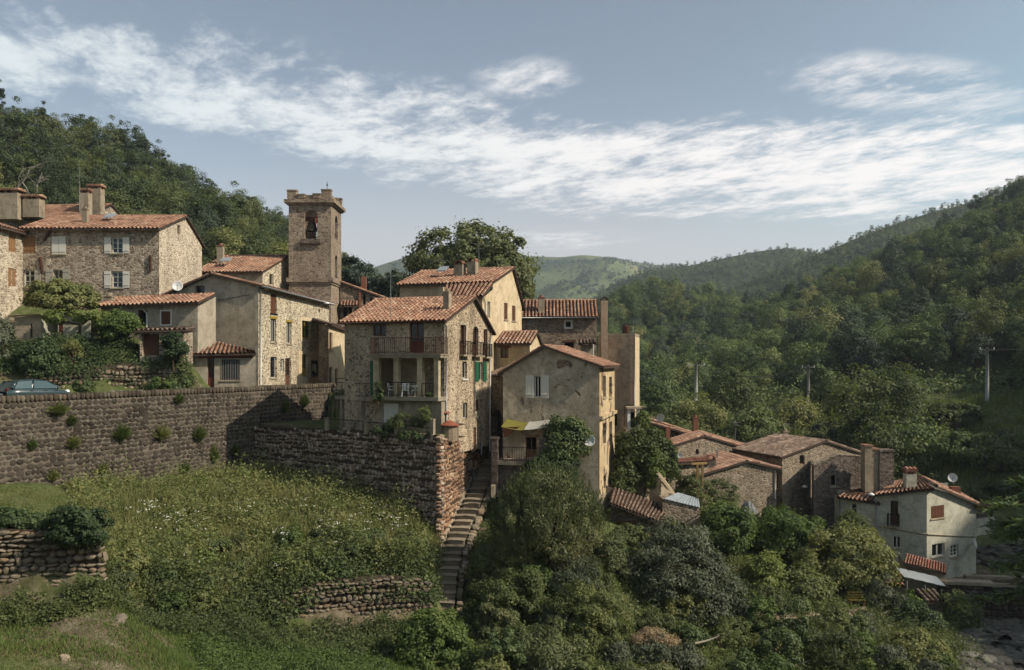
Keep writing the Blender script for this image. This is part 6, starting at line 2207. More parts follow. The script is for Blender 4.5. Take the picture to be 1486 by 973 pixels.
# --- sheds in the hillside garden
W = wall_px((21, 65), (60, 65))
t = house_thing('garden_shed', 'grey rendered garden shed with a thin dark roof among shrubs', P(40, 500, 65), 'shed')
window(t, W, 44, 47, 470, 490, 'w_brown', 'plain', pane='dark', sill=None)
za = W.uz(40, 461)[1]
facade(t, W, [(0, za), (W.L, za + 0.15)], 0, M['pl_concrete'])
mb = MB()
mb.poly(W.p(W.L, 0), W.p(W.L, za + 0.15), W.p(W.L, za + 0.3, -2.5), W.p(W.L, 0, -2.5))
mb.build('side_wall', M['pl_white'], t)
MB().prism([W.p(-0.3, za + 0.02, 0.3), W.p(W.L + 0.3, za + 0.17, 0.3), W.p(W.L + 0.3, za + 0.4, -2.8), W.p(-0.3, za + 0.25, -2.8)], (0, 0, 0.1)).build('roof', M['eave'], t)
W = wall_px((84, 66), (132, 66))
t = house_thing('garden_shed', 'whitewashed garden hut with a red-brown door behind the vine', P(110, 500, 66), 'shed')
window(t, W, 85, 91.5, 464, 491, 'w_red', 'board', sill=None, name='door', depth=0.08)
za = W.uz(110, 458)[1]
facade(t, W, [(0, za), (W.L, za)], 0, M['pl_white'])
MB().prism([W.p(-0.3, za + 0.003, 0.3), W.p(W.L + 0.3, za + 0.003, 0.3), W.p(W.L + 0.3, za + 0.3, -2.5), W.p(-0.3, za + 0.3, -2.5)], (0, 0, 0.1)).build('roof', M['eave'], t)
W = wall_px((203, 63.4), (268, 63.8))
t = house_thing('garden_shed', 'flat-roofed stone store draped in ivy above the bank wall', P(235, 520, 63.5), 'shed')
window(t, W, 206, 231, 485, 516, 'w_brown', 'board', sill=None, name='door', depth=0.6)
za = W.uz(240, 481)[1]
facade(t, W, [(0, za), (W.L, za + 0.1)], -1, M['farm'], depth=0.6)
mb = MB()
mb.poly(W.p(W.L, -1), W.p(W.L, za + 0.1), W.p(W.L, za + 0.1, -2.5), W.p(W.L, -1, -2.5))
mb.build('side_wall', M['farm'], t)
mono_roof(t, W, -0.3, W.L + 0.2, za + 0.02, za + 0.25, 0.35, 2.4, 'tile_old', dz=0.1)
# stone bench slab by the road
t = thing('stone_bench', 'grey slab bench against the bank wall by the road', 'bench', P(185, 572, 59))
c = P(186, 560, 58.5)
MB().box((c[0], c[1], -2.3), 2.2, 0.5, 0.16, 0.3).build('seat', M['concrete_post'], t)
for k in (-0.8, 0.8):
    MB().box((c[0] + k, c[1] + k * 0.3, -2.76), 0.25, 0.45, 0.455, 0.3).build('leg', M['concrete_post'], t)
# ------------------------------------------------------------------ car, furniture, poles
def make_car():
    c = P(50, HY, 53.2)
    t = thing('parked_car', 'dark teal hatchback car parked on the road behind the wall', 'car', (c[0], c[1], -2.76))
    ang = math.atan2(0.88, 0.47) - R(4)
    ex, ey = np.array((math.cos(ang), math.sin(ang), 0)), np.array((-math.sin(ang), math.cos(ang), 0))
    o = np.array((c[0], c[1], -2.76))
    T = lambda x, y, z: o + ex * x + ey * y + np.array((0, 0, z))
    # stations along the length: x, half width at sill / belt, bottom z, belt z
    st = [(-2.02, 0.70, 0.45, 0.80), (-1.95, 0.80, 0.30, 0.98), (-1.3, 0.86, 0.24, 1.02), (-0.5, 0.87, 0.22, 0.99), (0.4, 0.87, 0.22, 0.96), (1.0, 0.86, 0.24, 0.93), (1.6, 0.80, 0.26, 0.80), (1.95, 0.70, 0.30, 0.66), (2.08, 0.55, 0.38, 0.52)]
    V, Fc = [], []
    m = 9
    for x, hw, zb, zt in st:
        prof = [(-hw * 0.92, zb), (-hw, zb + 0.18), (-hw * 1.0, (zb + zt) / 2 + 0.08), (-hw * 0.95, zt - 0.03), (0, zt + 0.04), (hw * 0.95, zt - 0.03), (hw * 1.0, (zb + zt) / 2 + 0.08), (hw, zb + 0.18), (hw * 0.92, zb)]
        V += [T(x, y, z) for y, z in prof]
    for i in range(len(st) - 1):
        for k in range(m):
            k2 = (k + 1) % m
            Fc.append((i * m + k, i * m + k2, (i + 1) * m + k2, (i + 1) * m + k))
    Fc += [tuple(range(m)), tuple((len(st) - 1) * m + k for k in reversed(range(m)))]
    body = MB().add(V, Fc)
    b = body.build('body', M['paint'], t, True)
    # greenhouse: roof shell and pillars in paint, glass panes between them
    gl = [(-1.9, 0.78, 1.0), (-1.45, 0.72, 1.36), (-0.9, 0.62, 1.49), (0.0, 0.62, 1.50), (0.45, 0.64, 1.40), (1.25, 0.78, 0.93)]
    rf = MB()
    top = [(-1.5, 0.60, 1.40), (-1.0, 0.63, 1.485), (-0.3, 0.64, 1.51), (0.2, 0.62, 1.475), (0.5, 0.58, 1.40)]
    vs = []
    for x, hw, z in top:
        for f_ in (-1, -0.5, 0, 0.5, 1):
            vs.append(T(x, hw * f_, z + 0.03 * (1 - f_ * f_)))
    for x, hw, z in top:
        for f_ in (-1, -0.5, 0, 0.5, 1):
            vs.append(T(x, hw * f_, z - 0.04))
    fs = []
    n5 = len(top)
    for i in range(n5 - 1):
        for k in range(4):
            fs += [(i * 5 + k, i * 5 + k + 1, (i + 1) * 5 + k + 1, (i + 1) * 5 + k), (n5 * 5 + i * 5 + k, n5 * 5 + i * 5 + k + 1, n5 * 5 + (i + 1) * 5 + k + 1, n5 * 5 + (i + 1) * 5 + k)]
        fs += [(i * 5, (i + 1) * 5, n5 * 5 + (i + 1) * 5, n5 * 5 + i * 5), (i * 5 + 4, (i + 1) * 5 + 4, n5 * 5 + (i + 1) * 5 + 4, n5 * 5 + i * 5 + 4)]
    for k in range(4):
        fs += [(k, k + 1, n5 * 5 + k + 1, n5 * 5 + k), ((n5 - 1) * 5 + k, (n5 - 1) * 5 + k + 1, n5 * 5 + (n5 - 1) * 5 + k + 1, n5 * 5 + (n5 - 1) * 5 + k)]
    rf.add(vs, fs)
    rf.build('roof', M['paint'], t, True)
    pl = MB()
    for s in (-1, 1):
        pl.tube([T(0.5, 0.59 * s, 1.40), T(1.3, 0.76 * s, 0.92)], 0.035, 6)
        pl.tube([T(-0.42, 0.64 * s, 1.48), T(-0.5, 0.80 * s, 0.97)], 0.05, 6)
        pl.tube([T(-1.45, 0.60 * s, 1.40), T(-1.75, 0.76 * s, 1.0)], 0.12, 6)
    pl.build('pillars', M['paint'], t, True)
    for nm, qs in (('windscreen', [T(0.5, -0.57, 1.39), T(0.5, 0.57, 1.39), T(1.28, 0.74, 0.93), T(1.28, -0.74, 0.93)]),
                   ('rear_window', [T(-1.5, -0.57, 1.38), T(-1.5, 0.57, 1.38), T(-1.86, 0.7, 1.0), T(-1.86, -0.7, 1.0)])):
        MB().poly(*qs).build(nm, M['carglass'], t)
    for s in (-1, 1):
        MB().poly(T(0.42, 0.605 * s, 1.41), T(-0.38, 0.625 * s, 1.46), T(-0.46, 0.79 * s, 0.985), T(1.2, 0.775 * s, 0.95)).build('side_window', M['carglass'], t)
        MB().poly(T(-0.47, 0.625 * s, 1.46), T(-1.32, 0.605 * s, 1.42), T(-1.6, 0.765 * s, 1.0), T(-0.55, 0.79 * s, 0.99)).build('side_window', M['carglass'], t)
        mr = MB()
        mr.lathe(T(0.95, 0.93 * s, 1.0), [(0.001, -0.07), (0.07, -0.06), (0.1, 0), (0.08, 0.06), (0.001, 0.08)], 10, ex)
        mr.build('wing_mirror', M['paint'], t, True)
        hl = MB()
        hl.lathe(T(1.78, 0.58 * s, 0.72), [(0.001, 0.13), (0.09, 0.1), (0.14, 0.02), (0.13, -0.1)], 10, ex * 0.8 + np.array((0, 0, 0.5)))
        hl.build('headlight', M['lens_w'], t, True)
        tl = MB()
        tl.obox(T(-2.0, 0.56 * s - 0.12, 0.78), ex * 0.12, ey * 0.24, (0.0, 0, 0.22))
        tl.build('tail_light', M['lens_r'], t)
        for x in (-1.25, 1.28):
            w_ = MB()
            w_.lathe(T(x, 0.66 * s, 0.31), [(0.2, 0.21 * s), (0.29, 0.22 * s), (0.315, 0.16 * s), (0.315, 0.04 * s), (0.2, 0.0)], 18, ey)
            wo = w_.build('wheel', M['rubber'], t, True)
            MB().lathe(T(x, 0.66 * s, 0.31), [(0.001, 0.2 * s), (0.19, 0.205 * s), (0.2, 0.17 * s)], 14, ey).build('rim', M['zinc'], wo)
        for x in (-0.62, 0.25):
            MB().tube([T(x - 0.1, 0.875 * s, 0.86), T(x + 0.1, 0.88 * s, 0.86)], 0.018, 5).build('door_handle', M['paint'], t)
    MB().obox(T(-2.03, -0.25, 0.6), ey * 0.5, -ex * 0.012, (0, 0, 0.11)).build('number_plate', M['plastic'], t)


make_car()

# white garden furniture on the loggia balcony
def chair(label, u_, o_, rz):
    p_ = Wp.p(u_, zfl, o_)
    t = thing('garden_chair', label, 'chair', p_, 'white garden chairs round the balcony table')
    ca, sa = math.cos(rz), math.sin(rz)
    Tt = lambda x, y, z: p_ + np.array((ca * x - sa * y, sa * x + ca * y, z))
    e1, e2 = np.array((ca, sa, 0)), np.array((-sa, ca, 0))
    MB().obox(Tt(-0.24, -0.22, 0.41), e1 * 0.48, e2 * 0.44, (0, 0, 0.04)).build('seat', M['plastic'], t)
    mb = MB()
    for k in range(5):
        mb.obox(Tt(-0.22 + 0.095 * k, 0.2, 0.452), e1 * 0.06, e2 * 0.03, e2 * 0.08 + np.array((0, 0, 0.4)))
    mb.obox(Tt(-0.24, 0.275, 0.84), e1 * 0.48, e2 * 0.04, (0, 0, 0.06))
    mb.build('backrest', M['plastic'], t)
    for s in (-1, 1):
        MB().tube([Tt(0.23 * s, -0.2, 0.64), Tt(0.25 * s, 0.22, 0.66)], 0.025, 5).build('armrest', M['plastic'], t)
        for y in (-0.2, 0.2):
            MB().tube([Tt(0.21 * s, y, 0.41), Tt(0.25 * s, y * 1.15, 0.0)], 0.024, 5).build('leg', M['plastic'], t)


pt = Wp.p(Wp.u(584), zfl, -0.75)
t = thing('garden_table', 'long white plastic table on the balcony of the ochre house', 'table', pt)
mb = MB()
Wp.slab(mb, Wp.u(584) - 0.85, Wp.u(584) + 0.85, zfl + 0.69, zfl + 0.73, -1.15, -0.4)
mb.build('table_top', M['plastic'], t)
for a in (-0.75, 0.75):
    for o_ in (-1.07, -0.48):
        MB().tube([Wp.p(Wp.u(584) + a, zfl, o_), Wp.p(Wp.u(584) + a * 0.93, zfl + 0.69, o_)], 0.03, 6).build('leg', M['plastic'], t)
chair('white plastic chair at the pillar end of the balcony table', Wp.u(566), -0.35, WP.ang + 1.3)
chair('white plastic chair turned sideways in the middle of the balcony', Wp.u(586), -0.18, W.ang + 3.3)
chair('white plastic chair tucked in near the brown pillar', Wp.u(601), -0.3, W.ang + 4.2)

# terrace posts with pipe rail
ps = [(378, 622, 64.0), (474.5, 623, 60.2), (532, 628, 58.2), (576, 631, 56.8), (628, 638, 55.1)]
for k, (px, py, D) in enumerate(ps):
    lab = ['thin iron post where the terrace rail meets the road wall', 'short stone post first along the terrace rail', 'stone post on the terrace edge in front of the landing', 'stone post on the terrace edge before the garage door', 'tall pale post at the sunny corner of the terrace'][k]
    c = P(px, py, D)
    t = thing('terrace_post', lab, 'post', c, 'posts along the terrace edge')
    hh = 0.85 if k < 4 else 1.35
    if k == 0:
        MB().tube([c, c + np.array((0, 0, 1.0))], 0.03, 6).build('shaft', M['iron'], t)
    else:
        MB().box(c - np.array((0, 0, 0.1)), 0.24, 0.24, hh, -0.5).build('shaft', M['pl_concrete'], t)
        MB().box(c + np.array((0, 0, hh - 0.1)), 0.29, 0.29, 0.07, -0.5).build('post_cap', M['pl_concrete'], t)
t = thing('terrace_rail', 'thin dark pipe rail strung between the terrace posts', 'railing', P(500, 620, 59))
for a, b in zip(ps[:-1], ps[1:]):
    MB().tube([P(a[0], a[1] - 15, a[2]), P(b[0], b[1] - 16, b[2])], 0.03, 6).build('rail', M['iron'], t)
t = thing('barbecue_pillar', 'round stone pillar with a red clay cap on the terrace corner', 'pillar', P(653, 640, 56.5))
c = P(652, 640, 56.8)
MB().lathe(c, [(0.55, 0), (0.52, 1.0), (0.001, 1.0)], 12).build('pillar', M['field'], t)
MB().lathe(c + np.array((0, 0, 1.003)), [(0.66, 0), (0.68, 0.06), (0.4, 0.2), (0.2, 0.33), (0.001, 0.36)], 16).build('cap', M['redcap'], t)
t = thing('chimney_pot', 'small clay pot chimney with a tile hat by the drainpipe', 'chimney pot', P(645, 612, 56.9))
c = P(646, 613, 57.2)
MB().lathe(c, [(0.12, 0), (0.12, 0.6), (0.001, 0.6)], 10).build('pot', M['rust'], t)
MB().lathe(c + np.array((0, 0, 0.62)), [(0.36, 0), (0.3, 0.07), (0.001, 0.16)], 12).build('hat', M['redcap'], t)
t = thing('side_fence', 'pale post and rail fence along the sunny edge of the terrace', 'fence', P(678, 640, 61))
for px, py, h_, D in ((664, 640, 30, 58.5), (678, 643, 34, 61), (689, 642, 32, 63), (695, 641, 22, 64)):
    MB().box(P(px, py, D), 0.15, 0.15, h_ / F * D).build('post', M['pl_concrete'], t)
for dy in (8, 26):
    MB().tube([P(664, 640 - dy, 58.5), P(678, 642 - dy, 61), P(695, 643 - dy, 64)], 0.05, 6).build('rail', M['pl_concrete'], t)

# awning over the patio
t = thing('awning', 'sagging yellow and white awning over the shaded patio', 'awning', F10.p(F10.u(765), F10.uz(765, 615)[1], 1))
for a0, a1, mt, dz in ((736, 768, 'awning', 0.0), (768, 800, 'awning_w', 0.05)):
    mb = MB()
    n = 8
    for i in range(n):
        for j in range(3):
            q = []
            for ii, jj in ((i, j), (i + 1, j), (i + 1, j + 1), (i, j + 1)):
                s_ = (a0 + (a1 - a0) * ii / n)
                f_ = (s_ - 736) / 64
                zz = F10.uz(765, 611)[1] - 0.22 * math.sin(math.pi * f_) + 0.12 - 0.45 * (jj / 3) + dz
                q.append(F10.p(F10.u(s_), zz, 0.05 + 1.7 * jj / 3))
            mb.poly(*q)
    mb.build('cloth', M[mt], t)
mb = MB()
mb.poly(F10.p(F10.u(737), F10.uz(737, 618)[1], 1.7), F10.p(F10.u(762), F10.uz(762, 617)[1], 1.6), F10.p(F10.u(740), F10.uz(740, 633)[1], 1.5))
mb.build('side_flap', M['cloth_o'], t)
for px in (736, 799):
    MB().tube([F10.p(F10.u(px), F10.uz(px, 612)[1], 0.05), F10.p(F10.u(px), F10.uz(px, 614)[1] - 0.3, 1.75)], 0.03, 5).build('arm', M['iron'], t)

# utility poles and the wires between them
def util_pole(label, px, y0, y1, D, r, arm):
    b, tp = P(px, y1, D), P(px, y0, D)
    t = thing('utility_pole', label, 'utility pole', b, 'utility poles along the valley')
    MB().tube([b - np.array((0, 0, 1)), tp], [r, r * 0.7], 8).build('pole', M['concrete_post'], t, True)
    q = tp - np.array((0, 0, 0.25))
    MB().obox(q + np.array((-arm / 2, -0.08, -0.06)), (arm, 0, 0), (0, 0.16, 0), (0, 0, 0.12)).build('cross_arm', M['concrete_post'], t)
    for k in (-0.45, 0, 0.45):
        MB().lathe(q + np.array((arm * k, 0, 0.06)), [(0.03, 0), (0.07, 0.05), (0.05, 0.12), (0.07, 0.18), (0.001, 0.24)], 8).build('insulator', M['plastic'], t, True)
    return tp


p1 = util_pole('thick concrete utility pole on the grassy slope, tallest of the row', 1432.5, 505, 580, 112, 0.27, 2.0)
p2 = util_pole('thin grey utility pole with small crossbar between dark trees', 1173, 531, 590, 128, 0.26, 2.0)
p3 = util_pole('short pale utility pole half hidden in the trees near the rendered block', 1010, 528, 572, 124, 0.28, 2.6)
p4 = util_pole('tiny white mast alone on the far mountain ridge', 912.5, 377, 398, 1780, 2.0, 14)
t = thing('power_line', 'thin electric wires sagging between the valley poles', 'wires', (p1 + p2) / 2)
for a, b in ((p1, p2), (p2, p3), (p1, np.array((140.0, 95.0, 6.0)))):
    for k in (-0.9, 0, 0.9):
        pts = []
        for i in range(13):
            f_ = i / 12
            pts.append(a + (b - a) * f_ + np.array((k, 0, -0.2 - 1.6 * 4 * f_ * (1 - f_))))
        MB().tube(pts, 0.028, 3).build('wire', M['iron'], t)
antenna('tall thin aerial mast in front of the ochre house roof', 567, 380, 487, 58.2, ((0.15, 0.7), (1.0, 0.9)))
antenna('aerial behind the twin arched chimneys of the cream house', 695, 353, 392, 76, ((0.1, 1.2), (0.5, 1.0)))
antenna('tall aerial beside the farmhouse chimneys', 115.5, 243, 305, 82, ((0.2, 0.5), (0.9, 1.1)))
antenna('thin whip aerial on the flat roofed block', 919, 467, 489, 75.5, ((0.1, 0.3),))
antenna('squat aerial on the pot chimney of the pinkish roofed house', 1141, 615, 624, 83, ((0.05, 0.8),))
antenna('small aerial on the long red roof near its pot chimney', 643, 377, 390, 76, ((0.1, 0.5),))

# yellow slatted bench under the trees, poles lying in the gardens
c = ground_hit(1243, 880)
t = thing('garden_bench', 'dark bench with yellow slats under the trees', 'bench', c)
for k in range(3):
    MB().obox(c + np.array((-0.55, 0.2, 0.5 + 0.17 * k)), (1.1, 0, 0), (0, 0.04, 0), (0, 0, 0.07)).build('back_slat', M['w_bench'], t)
for k in range(3):
    MB().obox(c + np.array((-0.55, -0.25 + 0.15 * k, 0.42)), (1.1, 0, 0), (0, 0.1, 0), (0, 0, 0.03)).build('seat_slat', M['w_bench'], t)
for s in (-0.5, 0.42):
    MB().obox(c + np.array((s, -0.25, 0)), (0.07, 0, 0), (0, 0.5, 0), (0, 0, 0.415)).build('leg', M['w_brown'], t)
poles = [(1288, 932, 1342, 908, 52, 'long bleached pole lying on the garden bank below the coop'), (1188, 902, 1212, 893, 56, 'short pale pole at the edge of the vegetable patch'),
         (1150, 973, 1195, 958, 47, 'crooked pale pole low in the garden weeds'), (1278, 897, 1300, 886, 57, 'grey pole lying under the dark shrubs'),
         (1008, 956, 1044, 948, 46.5, 'white plank on stakes in the lowest garden bed')]
for x0, y0, x1, y1, D, lab in poles:
    a, b = ground_hit(x0, y0) + np.array((0, 0, 0.22)), ground_hit(x1, y1) + np.array((0, 0, 0.3))
    if x0 == 1008:
        a, b = a + np.array((0, 0, 0.6)), b + np.array((0, 0, 0.65))
    t = thing('garden_pole', lab, 'pole', a, 'poles lying in the gardens')
    m_ = (a + b) / 2 + np.array((0, 0, -0.06))
    MB().tube([a, m_, b], [0.06, 0.055, 0.045], 6).build('pole', M['bark_pale'], t, True)
    if x0 == 1008:
        for q in (a, b):
            MB().tube([q + np.array((0, 0, 0)), q - np.array((0, 0, 0.9))], 0.035, 5).build('stake', M['rust'], t)
for k, (px, py, D, s, lab) in enumerate([(172, 902, 38.3, 0.5, 'flat pale boulder lying in the mown grass'), (95, 957, 31.5, 0.32, 'small grey stone at the edge of the mown grass'), (1440, 888, 61, 1.6, 'big pale boulder in front of the river wall'),
                                         (1455, 935, 55, 1.2, 'dark boulder in the stream bed below the river wall'), (685, 800, 52.6, 0.6, 'mossy boulder on the rubble bank right of the stairs'), (700, 775, 54.5, 0.7, 'jagged grey rock below the patio house')]):
    c = ground_hit(px, py)
    o = bpy.data.objects.new('boulder', stone_me('round', k, 'riverstone' if k in (2, 3) else 'field'))
    COL.objects.link(o)
    o.location = [float(q) for q in c]
    o.scale = (s * 1.2, s, s * 0.7)
    o.rotation_euler = (0.5, 0.3 * k, k)
    tag(o, lab.replace(' right of the stairs', ' beside the stairs'), 'boulder')
# edging of loose stones along the garden path
ge = thing('garden_edging', 'curved edging of loose pale stones along the path in the lower gardens', 'stone edging', ground_hit(1150, 895))
sp = []
for k in range(90):
    f_ = k / 89
    q = ground_hit(1055 + 200 * f_ + random.uniform(-4, 4), 890 + 18 * math.sin(f_ * 2.6) - 14 * f_ + random.uniform(-4, 4))
    s_ = random.uniform(0.2, 0.5)
    sp.append((q + np.array((0, 0, 0.08)), random.uniform(0, 6), random.uniform(-0.3, 0.3), (s_ * 1.3, s_, s_ * 0.7)))
lay_stones(ge, sp, 'round', 'field', 90)
# sections of pale rail beside the stairs
t = thing('stair_rail', 'short pale concrete post beside the middle of the stairs', 'post', P(716, 720, 58))
MB().box(P(716, 722, 58.5), 0.3, 0.3, 0.85).build('post', M['stone_trim'], t)
# ------------------------------------------------------------------ trees on the hills
def tree_mesh(name, leaf, nclump, rc, per, rad, L, crown_z, shape='round', seed=1):
    """one tree as one mesh (trunk + crown), 1 unit = 1 m"""
    r = np.random.default_rng(seed)
    cc, rcs = clumps((0, 0, crown_z), rad, nclump, rc, r, -0.75, 0.5, 0.3)
    if shape == 'cone':
        k = np.clip((cc[:, 2] - (crown_z - rad[2])) / (2 * rad[2]), 0, 1)
        cc[:, :2] *= (1.15 - 0.95 * k)[:, None]
        rcs *= 1.1 - 0.6 * k
    pos, nn = clump_leaves(cc, rcs, per, (0, 0, crown_z - rad[2] * 0.3), r)
    s = r.uniform(0.7, 1.35, len(pos))
    v, f = leaf_quads(pos, nn, L * s, L * 0.62 * s, r=r)
    mb = MB()
    limb_mesh(mb, (0, 0, -0.6), cc, 0.22, crown_z - rad[2] * 0.5, 6, r)
    tv = np.array(mb.v)
    tf = np.array([q for q in mb.f if len(q) == 4])
    me_v, me_f = np.concatenate([v, tv]), np.concatenate([f, tf + len(v)])
    o = mesh_np(name, me_v, me_f, M[leaf])
    me = o.data
    me.materials.append(M['bark'])
    mi = np.zeros(len(me_f), np.int32)
    mi[len(f):] = 1
    me.polygons.foreach_set('material_index', mi)
    bpy.data.objects.remove(o)
    return me


def pix(p):
    return CX + F * p[:, 0] / p[:, 1], HY - F * p[:, 2] / p[:, 1]


def far_wood(name, pts, hts, leaf, npt, label_seed, lsize=0.34):
    """a wood too far to part: every crown still a cluster of leaf sprays"""
    r = np.random.default_rng(label_seed)
    V = []
    n = len(pts)
    d = unit(r.normal(size=(n, npt, 3)).reshape(-1, 3)).reshape(n, npt, 3)
    d[:, :, 2] = np.abs(d[:, :, 2]) * 1.25 - 0.35
    h = hts[:, None, None]
    rad = np.array((0.42, 0.42, 0.5))
    lump = 1 + 0.22 * np.sin(d[:, :, :1] * 5 + np.arange(n)[:, None, None]) * np.cos(d[:, :, 1:2] * 5)
    pos = pts[:, None, :] + d * rad * h * lump * (0.8 + 0.3 * r.random((n, npt, 1)))
    pos[:, :, 2] += h[:, :, 0] * 0.5
    nn = unit((d + r.normal(size=d.shape) * 0.4 + np.array((0, 0, 0.3))).reshape(-1, 3))
    s = (np.repeat(hts, npt) * lsize * r.uniform(0.6, 1.3, n * npt))
    v, f = leaf_quads(pos.reshape(-1, 3), nn, s, s * 0.75, r=r)
    return kind(mesh_np(name, v, f, M[leaf]), 'stuff')


def hill_spots(hill, n, vmin, vmax, seed, margin=420):
    r = np.random.default_rng(seed)
    u, v = r.random(n * 3), vmin + (vmax - vmin) * r.random(n * 3)
    p = hill.pt(u, v)
    px, py = pix(p)
    p = p[(p[:, 1] > 20) & (px > -margin) & (px < W0 + margin)]
    return p


def thin_out(p, dmin):
    """drop points closer than dmin to an earlier one (grid hash)"""
    keep, cell = [], {}
    for i, q in enumerate(p):
        k = (int(q[0] // dmin), int(q[1] // dmin))
        ok = True
        for a in (-1, 0, 1):
            for b in (-1, 0, 1):
                for j in cell.get((k[0] + a, k[1] + b), ()):
                    if (p[j][0] - q[0]) ** 2 + (p[j][1] - q[1]) ** 2 < dmin * dmin:
                        ok = False
        if ok:
            cell.setdefault(k, []).append(i)
            keep.append(i)
    return p[keep]


ME_R = [tree_mesh('broadleaf_tree', 'lf_forest', 34, 1.05, 150, (2.9, 2.9, 3.2), 0.27, 3.7, seed=s) for s in (1, 2, 3)] + [tree_mesh('broadleaf_tree', 'lf_forest', 36, 0.8, 120, (2.1, 2.1, 3.6), 0.25, 4.2, seed=5)]
ME_R = [tree_mesh('broadleaf_tree', 'lf_yellow', 30, 1.1, 150, (3.1, 3.1, 2.8), 0.27, 3.6, seed=7), tree_mesh('broadleaf_tree', 'lf_dark', 34, 0.9, 130, (2.4, 2.4, 3.6), 0.25, 4.0, seed=8)] + ME_R
ME_L = [tree_mesh('broadleaf_tree', 'lf_left', 60, 0.8, 130, (2.7, 2.7, 3.3), 0.2, 4.0, seed=s) for s in (11, 12, 13)] + [tree_mesh('broadleaf_tree', 'lf_left', 50, 0.7, 120, (1.9, 1.9, 3.9), 0.2, 4.8, seed=15)]
ME_L = [tree_mesh('broadleaf_tree', 'lf_yellow', 50, 0.85, 130, (3.0, 3.0, 2.8), 0.2, 3.8, seed=17), tree_mesh('broadleaf_tree', 'lf_dark', 50, 0.7, 120, (2.2, 2.2, 3.6), 0.2, 4.2, seed=18)] + ME_L
ME_C = [tree_mesh('conifer_tree', 'lf_dark', 44, 0.6, 110, (1.9, 1.9, 4.2), 0.22, 5.0, 'cone', seed=s) for s in (21, 22)]
ME_F = [tree_mesh('broadleaf_tree', 'lf_far', 22, 1.1, 22, (3.1, 3.1, 3.2), 0.6, 2.9, seed=s) for s in (31, 32)] + [tree_mesh('conifer_tree', 'lf_far', 20, 0.9, 20, (2.0, 2.0, 3.6), 0.55, 3.4, seed=33)]


def wood_mass(name, pts, scales, meshes, seed):
    """the part of a wood that reads as one mass: points with trees set on them"""
    me = bpy.data.meshes.new(name)
    me.vertices.add(len(pts))
    me.vertices.foreach_set('co', np.asarray(pts, np.float32).ravel())
    me.attributes.new('size', 'FLOAT', 'POINT').data.foreach_set('value', np.asarray(scales, np.float32))
    o = link(name, me, None)
    coll = bpy.data.collections.new(name + '_kinds')
    for m_ in meshes:
        coll.objects.link(bpy.data.objects.new(m_.name, m_))
    ng = bpy.data.node_groups.new(name, 'GeometryNodeTree')
    ng.interface.new_socket('Geometry', in_out='INPUT', socket_type='NodeSocketGeometry')
    ng.interface.new_socket('Geometry', in_out='OUTPUT', socket_type='NodeSocketGeometry')
    nd, ln = ng.nodes, ng.links
    gi, go = nd.new('NodeGroupInput'), nd.new('NodeGroupOutput')
    ci = nd.new('GeometryNodeCollectionInfo')
    ci.inputs['Collection'].default_value = coll
    ci.inputs['Separate Children'].default_value = True
    ci.inputs['Reset Children'].default_value = True
    ip = nd.new('GeometryNodeInstanceOnPoints')
    ip.inputs['Pick Instance'].default_value = True
    rv_ = nd.new('FunctionNodeRandomValue')
    rv_.data_type = 'FLOAT_VECTOR'
    rv_.inputs['Max'].default_value = (0.08, 0.08, 6.28)
    rv_.inputs['Seed'].default_value = seed
    at = nd.new('GeometryNodeInputNamedAttribute')
    at.inputs['Name'].default_value = 'size'
    ri = nd.new('FunctionNodeRandomValue')
    ri.data_type = 'INT'
    for k in ri.inputs:
        if k.type == 'INT' and k.name == 'Max':
            k.default_value = len(meshes) - 1
    ln.new(gi.outputs[0], ip.inputs['Points'])
    ln.new(ci.outputs[0], ip.inputs['Instance'])
    ln.new(rv_.outputs[0], ip.inputs['Rotation'])
    ln.new(at.outputs[0], ip.inputs['Scale'])
    ln.new([q for q in ri.outputs if q.type == 'INT'][0], ip.inputs['Instance Index'])
    ln.new(ip.outputs[0], go.inputs[0])
    md = o.modifiers.new('trees', 'NODES')
    md.node_group = ng
    return kind(o, 'stuff')


def plant_wood(hill, n, dmin, vmin, vmax, seed, meshes, smin, smax, label, group, cap=300, leaf='lf_forest', npt=170, cat='tree', name='broadleaf_tree', stuff='far_wood', lsize=0.17):
    p = thin_out(hill_spots(hill, n, vmin, vmax, seed), dmin)
    r = np.random.default_rng(seed + 1)
    sc = r.uniform(smin, smax, len(p))
    px, py = pix(p)
    show = sc / p[:, 1] * np.where((px > -20) & (px < W0 + 20), 1, 0.01)
    order = np.argsort(-show)
    for i in order[:cap]:
        o = bpy.data.objects.new(name, meshes[int(r.integers(len(meshes)))])
        COL.objects.link(o)
        o.location = [float(q) for q in p[i] - np.array((0, 0, 0.3))]
        s = float(sc[i])
        o.scale = (s * r.uniform(0.9, 1.15), s * r.uniform(0.9, 1.15), s * r.uniform(0.85, 1.15))
        o.rotation_euler = (0, 0, r.uniform(0, 6.28))
        tag(o, label.replace('rounded', 'narrow upright').replace('leafy', 'slender leafy') if o.data is meshes[-1] else label, cat, group)
    rest = order[cap:]
    if len(rest):
        wood_mass(stuff, p[rest] - np.array((0, 0, 0.3 if meshes is not ME_F else 1.6)), sc[rest], meshes, seed + 2)
    return p


